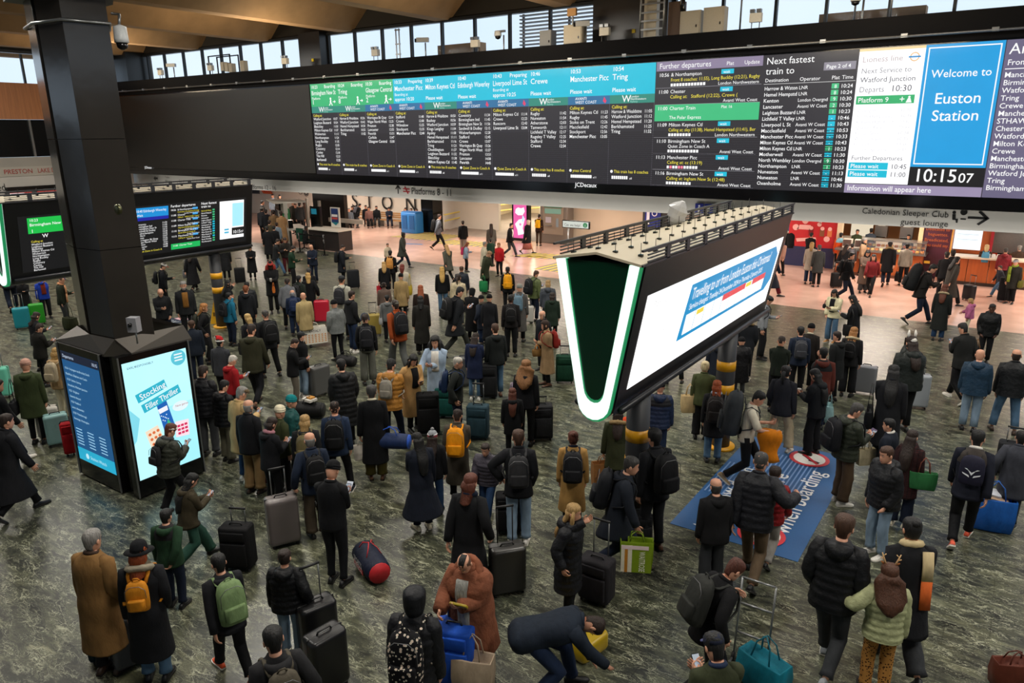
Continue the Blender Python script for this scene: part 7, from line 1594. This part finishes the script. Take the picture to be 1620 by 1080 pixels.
# first pass: where everybody stands; people who would stand inside each other step apart, mostly in depth
DRY = True; _d = parse_people(); DRY = False
KEYS = list(_d); P0s = {k: np.array(_d[k][0]) for k in KEYS}; PC = {k: v.copy() for k, v in P0s.items()}
TOG = [{(1003, 637), (980, 643)}, {(1200, 720), (1227, 739)}]
POLES = [np.array(q) for q in ((-3.97, 8.85), (-3.97, 12.6), (-19.75, 12.9))]
for it in range(60):
    for i, a in enumerate(KEYS):
        for b in KEYS[i + 1:]:
            d = PC[b] - PC[a]; L = float(np.hypot(*d)); fa = (_d[a][1] + _d[b][1]) / 2; need = .50 * fa + (.06 if (_d[a][2] or _d[b][2]) else 0) - (.1 if {a, b} in TOG else 0)
            if L < need:
                u = nrm(PC[a] + PC[b]); v = np.array([-u[1], u[0]]); s_ = 1 if d @ u >= 0 else -1
                mv = (need - L) * .5 * (u * s_ * .9 + v * (.35 if d @ v >= 0 else -.35))
                PC[a] = PC[a] - mv * .5; PC[b] = PC[b] + mv * .5
    for k in KEYS:
        for q in POLES:
            d = PC[k] - q; L = float(np.hypot(*d))
            if L < .44: PC[k] = PC[k] + nrm(d) * (.44 - L) * .5
        o = PC[k] - P0s[k]; L = float(np.hypot(*o)); lim = .45 + .01 * float(np.hypot(*P0s[k]))
        if L > lim: PC[k] = P0s[k] + o * lim / L
OFFS = {k: PC[k] - P0s[k] for k in KEYS}
PP = parse_people()
for o, I in PHONES:
    tag(o, 'phone held by the ' + ' '.join(I['lab'].split()[:12]), 'phone')
# ================================================================ LUGGAGE
CS = '''
452 866 hard #6b6361 .44 .27 .70 8 1|grey-brown hard suitcase with white strap beside the bald navy-jacketed person
382 904 soft #0e0e10 .42 .26 .60 -30 .5|black soft suitcase standing alone left of centre
508 1046 hard #111113 .42 .26 .66 20 1|black hard suitcase beside the pale jeans at lower left
522 1100 hard #151517 .42 .26 .66 30 0|black hard suitcase at the bottom edge under the hoodie wearer's arm
214 1058 rib #4c4e52 .42 .26 .62 10 .3|grey ribbed suitcase behind the wide-hatted person
176 1045 soft #142c36 .42 .26 .60 0 .3|dark teal soft suitcase between the camel coat and the wide hat
803 944 rib #2b2a28 .46 .27 .62 15 1.25|dark ribbed suitcase pulled by the auburn-bobbed person
722 1090 soft #1748a8 .44 .30 .66 -20 1|bright blue soft suitcase beside the rust fur coat
943 958 soft #222024 .42 .28 .55 -25 1.2|black cabin suitcase with red ribbon beside the long black puffer
912 1030 lay #a58a10 .46 .22 .62 50 0|mustard yellow hard suitcase lying under the bending person
757 697 soft #263e48 .42 .27 .64 -12 1|slate teal soft suitcase held by the white-haired person
856 698 soft #1e1f22 .44 .28 .66 5 .3|large black soft suitcase right of the curly-haired person
706 662 soft #0f4a44 .42 .26 .60 -10 .2|dark green suitcase behind the white-haired person
679 690 soft #0c0c0e .44 .28 .80 0 0|tall black suitcase beside the camel coat with bags on top
772 632 soft #18191b .42 .26 .74 0 .2|black suitcase between the navy coat and the bearded person
734 612 hard #4e4f50 .44 .26 .66 10 0|grey hard suitcase under the navy parka's hand
507 628 hard #4a4a49 .48 .28 .66 35 0|dark grey hard suitcase beside the star jumper
511 511 hard #b71c34 .46 .26 .66 -10 0|bright red hard suitcase with black zip beside the blonde in black
592 532 hard #9c8840 .44 .26 .60 0 .8|gold hard suitcase near the orange jacket
560 457 soft #17191d .44 .28 .66 10 .7|black and grey trolley bag near the peach floor edge
381 449 soft #121214 .40 .25 .58 0 .9|black suitcase beside the flared black coat
38 521 hard #1a8794 .44 .26 .62 0 1|turquoise hard suitcase in front of the black cape coat
62 514 hard #279420 .40 .24 .62 0 1|bright green hard suitcase beside the turquoise one
4 630 hard #62b89e .44 .26 .66 -20 1|mint green hard suitcase at the left edge
81 694 hard #b3afa6 .40 .25 .58 0 0|off-white hard suitcase right of the olive parka
96 706 hard #7da5a4 .40 .25 .58 0 0|pale blue-green hard suitcase next to the off-white one
113 722 soft #a8121c .20 .16 .60 0 0|slim red bag standing at the kiosk's left edge
428 768 soft #5a1026 .40 .26 .62 0 0|crimson suitcase behind the khaki trousers
1447 647 hard #8d9399 .44 .26 .70 10 .3|silver hard suitcase with black zip near the ear headband
1366 624 rib #808288 .44 .26 .60 0 0|grey ribbed suitcase beside the fur-hooded rucksack wearer
1322 456 soft #111113 .40 .24 .52 30 1|small black wheeled suitcase before the cafe
1531 476 hard #17171b .38 .24 .50 -40 .8|black and white cabin case behind the long grey coat
1588 478 soft #141418 .44 .28 .78 0 0|tall black trolley case at the takeaway queue
893 607 soft #0f3a28 .42 .26 .62 0 .5|dark green trolley case just left of the display's glowing arm
835 512 hard #bcb8b0 .38 .22 .50 0 .4|white hard case beside the green quilted puffer
806 846 soft #0d0d0f .40 .26 .56 0 0|black suitcase in front of the pale blue jeans
1592 756 soft #16181c .40 .26 .56 0 .6|black suitcase behind the big blue bag
1006 872 soft #0e0f12 .40 .26 .50 20 0|black rucksack-style case with orange trim by the near post
'''
for ln in CS.strip().split('\n'):
    a, lab = ln.split('|'); t = a.split()
    suitcase(float(t[0]), float(t[1]), t[2], t[3], lab, *[float(q) for q in t[4:9]])
def P(x, y): return PP[(x, y)]
def wait_txt(f, w, h):
    f.rect(0, 0, w, h, '#7d971c', 1); f.rect(0, 0, w * .36, h, '#e8e2cc', 2); f.rect(w * .12, 0, w * .22, h, '#c08028', 3); f.rect(0, 0, w * .9, h * .14, '#f0d8d8', 4); f.text('WAITROSE', w * .60, h * .2, h * .27, '#f2f0da', h * .75, ang=-pi / 2, l=5, bold=1)
def eat_txt(f, w, h):
    f.rect(0, 0, w, h, '#e8e4da', 1); f.text('EATALY', w * .5, h * .26, h * .2, '#1c1c1c', w * .5, 'c', l=3, bold=1)
    for r in range(5):
        for k in range(7): f.poly([(w * (.04 + .135 * k), h * (.45 + .11 * r)), (w * (.04 + .135 * k + .09), h * (.38 + .11 * r)), (w * (.04 + .135 * k + .1), h * (.46 + .11 * r))], '#d88a20', 3)
hand_bag(P(999, 723), 'R', 'shop', '#6f8718', 'green supermarket bag with white and orange stripes in a striding person\'s hand', w=.42, h=.44, d=.18, txt=wait_txt)
hand_bag(P(479, 463), 'R', 'shop', '#d8d4c8', 'big white shopping bag patterned with orange triangles', w=.72, h=.50, d=.2, rot=0, txt=eat_txt)
shoulder_bag(P(587, 610), 'R', '#1b2c52', 'big navy duffel bag hanging at the olive corduroys', kind='duff', z=-.42, y=-.08, rot=-20, w=.66, h=.30, c2='#2858c0')
hand_bag(P(587, 610), 'L', 'shop', '#c8c0b4', 'small white and red paper bag held by the grey-haired person', w=.26, h=.28, d=.1, rot=0)
shoulder_bag(P(1116, 572), 'L', '#c8ae80', 'cream canvas tote bag on the olive bomber jacket', kind='tote', w=.36, h=.40, z=-.18, rot=20)
shoulder_bag(P(1525, 511), 'R', '#7a5a38', 'tan shoulder tote on the black bomber jacket', w=.36, h=.30)
shoulder_bag(P(39, 569), 'L', '#15161a', 'black messenger bag slung on the olive parka', w=.38, h=.28)
shoulder_bag(P(830, 572), 'L', '#9c84a8', 'lilac tote bag beside the big curly hair', kind='tote', w=.32, h=.34, z=-.12)
shoulder_bag(P(1440, 676), 'R', '#2c6a3c', 'green shoulder bag with brown strap on the maroon checked coat', kind='tote', w=.40, h=.30, z=-.06, rot=25, c2='#7a4030')
hand_bag(P(862, 507), 'L', 'hand', '#7a5a30', 'small tan handbag held in front of the camel coat', w=.26, h=.18, d=.1, c2='#c07a20')
shoulder_bag(P(1415, 578), 'L', '#0e0f12', 'quilted black shoulder bag on the long black coat', w=.44, h=.32)
hand_bag(P(607, 414), 'L', 'shop', '#b01c2c', 'bright red paper bag held by the blonde person in black', w=.32, h=.44, d=.12, rot=20)
hand_bag(P(980, 643), 'L', 'shop', '#8f6238', 'large brown paper shopping bag beside the camel coat', w=.42, h=.50, d=.2, rot=20)
hand_bag(P(1304, 550), 'R', 'tote', '#8fb4b8', 'crumpled pale blue plastic bag under the russet jacket', w=.3, h=.36)
hand_bag(P(774, 397), 'R', 'tote', '#1c7a46', 'green carrier bag held by the leaning olive coat', w=.32, h=.42)
hand_bag(P(1436, 385), 'L', 'tote', '#101012', 'black bag in the hand of the taupe-jacketed cafe customer', w=.34, h=.36)
shoulder_bag(P(1350, 467), 'L', '#0e0e10', 'black shoulder bag on the person facing the cream jacket', w=.34, h=.3)
shoulder_bag(P(1321, 458), 'R', '#14161a', 'little black crossbody bag on the cream padded jacket', w=.2, h=.14, z=-.1, kind='hand')
hand_bag(P(1356, 638), 'R', 'shop', '#c0b494', 'cream printed paper bag held against the olive puffer', w=.28, h=.28, d=.1)
shoulder_bag(P(1608, 410), 'L', '#5a5c20', 'olive green shoulder bag by the lime scarf', w=.34, h=.28)
hand_bag(P(427, 414), 'L', 'shop', '#c8702c', 'small orange paper bag held by the red-haired person', w=.18, h=.2, d=.08)
shoulder_bag(P(636, 418), 'R', '#b8a030', 'yellow flowered shoulder bag beside the beige trench', w=.34, h=.34)
shoulder_bag(P(302, 396), 'L', '#6a6a6c', 'light grey slouchy bag under the far display', w=.38, h=.34)
shoulder_bag(P(612, 467), 'L', '#a8a8a8', 'pale grey sling bag on the grey hooded top', w=.26, h=.26)
shoulder_bag(P(392, 497), 'L', '#141416', 'black slouchy shoulder bag on the blonde in the dark coat', w=.36, h=.34)
def floor_bag(px, py, kind, c, lab, rz=0, **k):
    g = ground(px, py); hl = {'tote': .26, 'shop': .14, 'hand': .12, 'duff': .12, 'sling': .45}[kind]; h = k.get('h', .36)
    return bag(kind, c, lab, Matrix.Translation((g[0], g[1], hl + h + .004)) @ Matrix.Rotation(radians(rz), 4, 'Z'), **k)
def sports(f, w, h): f.text('SPORTS', w * .25, h * .45, .11, '#f0f0f0', w * .5, bold=1); f.rect(w * .22, h * .48, w * .8, h * .74, '#c02430', 1); f.text('DIRECT', w * .25, h * .71, .11, '#f0f0f0', w * .5, bold=1)
floor_bag(588, 905, 'duff', '#161c30', 'navy and red sports duffel bag on the floor behind black jeans', -25, w=.66, h=.34, d=.30, c2='#c0242c', txt=sports)
floor_bag(548, 578, 'duff', '#121214', 'black duffel bag on the floor by the grey puffer', 10, w=.5, h=.28)
fb = floor_bag(492, 660, 'duff', '#0f1012', 'black holdall on the floor with an open food tray on top', 30, w=.55, h=.34)
g = ground(482, 650, .42); t = tag(MB().box((0, 0, 0), (.26, .2, .05), mat('card_tray', '#c8c4bc', .6)).box((.02, .02, .035), (.14, .12, .04), mat('food', '#b07a30', .7)).build('food_tray'), 'open white food tray resting on the black holdall', 'tray'); t.location = (fb.matrix_basis.translation.x, fb.matrix_basis.translation.y, .40)
bb_ = floor_bag(1566, 834, 'tote', '#1a58a8', 'large shiny blue carrier bag full of papers on the floor', 10, w=.52, h=.50, d=.32)
t = tag(MB().box((0, 0, 0), (.3, .22, .04), mat('newsprint', '#b0937a', .8)).box((-.08, .02, .04), (.24, .16, .03), mat('white_paper', '#c8ccd4', .8)).build('papers'), 'folded papers sticking out of the large blue bag', 'papers'); t.location = bb_.matrix_basis.translation + Vector((0, 0, -.25)); t.rotation_euler = (.3, .2, .4)
floor_bag(750, 1092, 'tote', '#b09c84', 'cream canvas bag on the floor below the rust fur coat', 20, w=.42, h=.44, d=.24)
floor_bag(113, 521, 'sling', '#2c3018', 'olive rucksack lying at the foot of the purple mohawk person', 15, w=.4, h=.38, d=.22, name='rucksack')
floor_bag(1206, 1084, 'tote', '#0f7488', 'turquoise cloth bag on the floor at the bottom edge', -20, w=.5, h=.36, d=.3)
floor_bag(1598, 1088, 'hand', '#5a2a1c', 'brown leather bag at the bottom right corner', 30, w=.40, h=.34, d=.2)
# luggage trolley frame
g = ground(1185, 1052); tr = tag(empty('trolley_frame', tuple(g)), 'grey folding luggage trolley frame beside the leaning auburn-haired person', 'trolley')
for sx in (-.18, .18):
    MB().tube([(g[0] + sx, g[1], .03), (g[0] + sx, g[1] + .1, 1.0)], .012, GREY, 6).build('upright', tr); MB().tube([(g[0] + sx, g[1], .05), (g[0] + sx, g[1] - .35, .05)], .012, GREY, 6).build('foot_bar', tr); MB().tube([(g[0] + sx - .015, g[1], .05), (g[0] + sx + .015, g[1], .05)], .05, mat('rubber', '#111', .8) if False else mat('rubber', '#111111', .8), 10).build('wheel', tr)
for z in (.35, .7, 1.0): MB().tube([(g[0] - .18, g[1] + .1 * z, z), (g[0] + .18, g[1] + .1 * z, z)], .012, GREY, 6).build('crossbar', tr)
# hand-held odds and ends
def held(I, side, name, mb, lab, cat, off=(0, 0, 0), R=None):
    i = 0 if side == 'L' else 1; o = link(name, mb.mesh(name)); o.matrix_basis = I['W'] @ Matrix.Translation(tuple(I['hands'][i] + np.array(off))) @ (R or Matrix()); return tag(o, lab, cat)
held(P(735, 877), 'L', 'wallet', MB().rbox((0, 0, 0), (.22, .10, .03), .02, mat('mustard_leather', '#9a8410', .5)), 'long mustard yellow wallet held against the rust fur coat', 'wallet', (.0, .06, .05), Matrix.Rotation(radians(50), 4, 'X'))
held(P(525, 731), 'R', 'paper_ticket', MB().box((0, 0, 0), (.09, .18, .002), mat('paper', '#c4ccdc', .7)), 'white paper ticket held by the black beanie wearer', 'ticket', (-.02, .14, .03), Matrix.Rotation(radians(40), 4, 'X'))
held(P(1291, 584), 'R', 'paper_cup', MB().lathe([(.028, -.05), (.038, .05), (.04, .055), (.02, .06)], (0, 0, 0), mat('white_cup', '#c8c4be', .5)), 'white paper cup held by the person in very wide trousers', 'cup', (0, .09, .03))
held(P(427, 414), 'R', 'paper_cup', MB().lathe([(.028, -.05), (.038, .05), (.04, .055), (.02, .06)], (0, 0, 0), mat('white_cup', '#c8c4be', .5)), 'white cup held by the red-haired person in black', 'cup', (0, .09, .03))
held(P(1356, 638), 'L', 'leaflet', MB().box((0, 0, 0), (.12, .18, .003), mat('leaflet', '#5a4a6a', .7)), 'purple leaflet read by the glasses-wearing person in olive', 'leaflet', (0, .1, .04), Matrix.Rotation(radians(40), 4, 'X'))
held(P(1443, 532), 'R', 'mobile_phone', MB().rbox((0, 0, 0), (.08, .012, .15), .005, mat('phone_black', '#0c0c0e', .2)), 'raised phone held by the person with an ear headband', 'phone', (0, .04, .1))
rg = []
for k in range(8):
    z = -k * .075; rg.append([np.array([.09 * cos(a) * (1 + .2 * sin(k * 1.3)) + .02 * sin(3 * a + k), .17 * sin(a) * (1 + .2 * sin(k)), z]) for a in [2 * pi * j / 14 for j in range(14)]])
held(P(1201, 619), 'R', 'carried_jacket', MB().loft(rg, mat('bright_orange_cloth', '#d07a10', .8, kind='cloth')), 'bright orange jacket draped over the T-shirted person\'s forearm', 'jacket', (0, -.06, .04))
flush_frames()
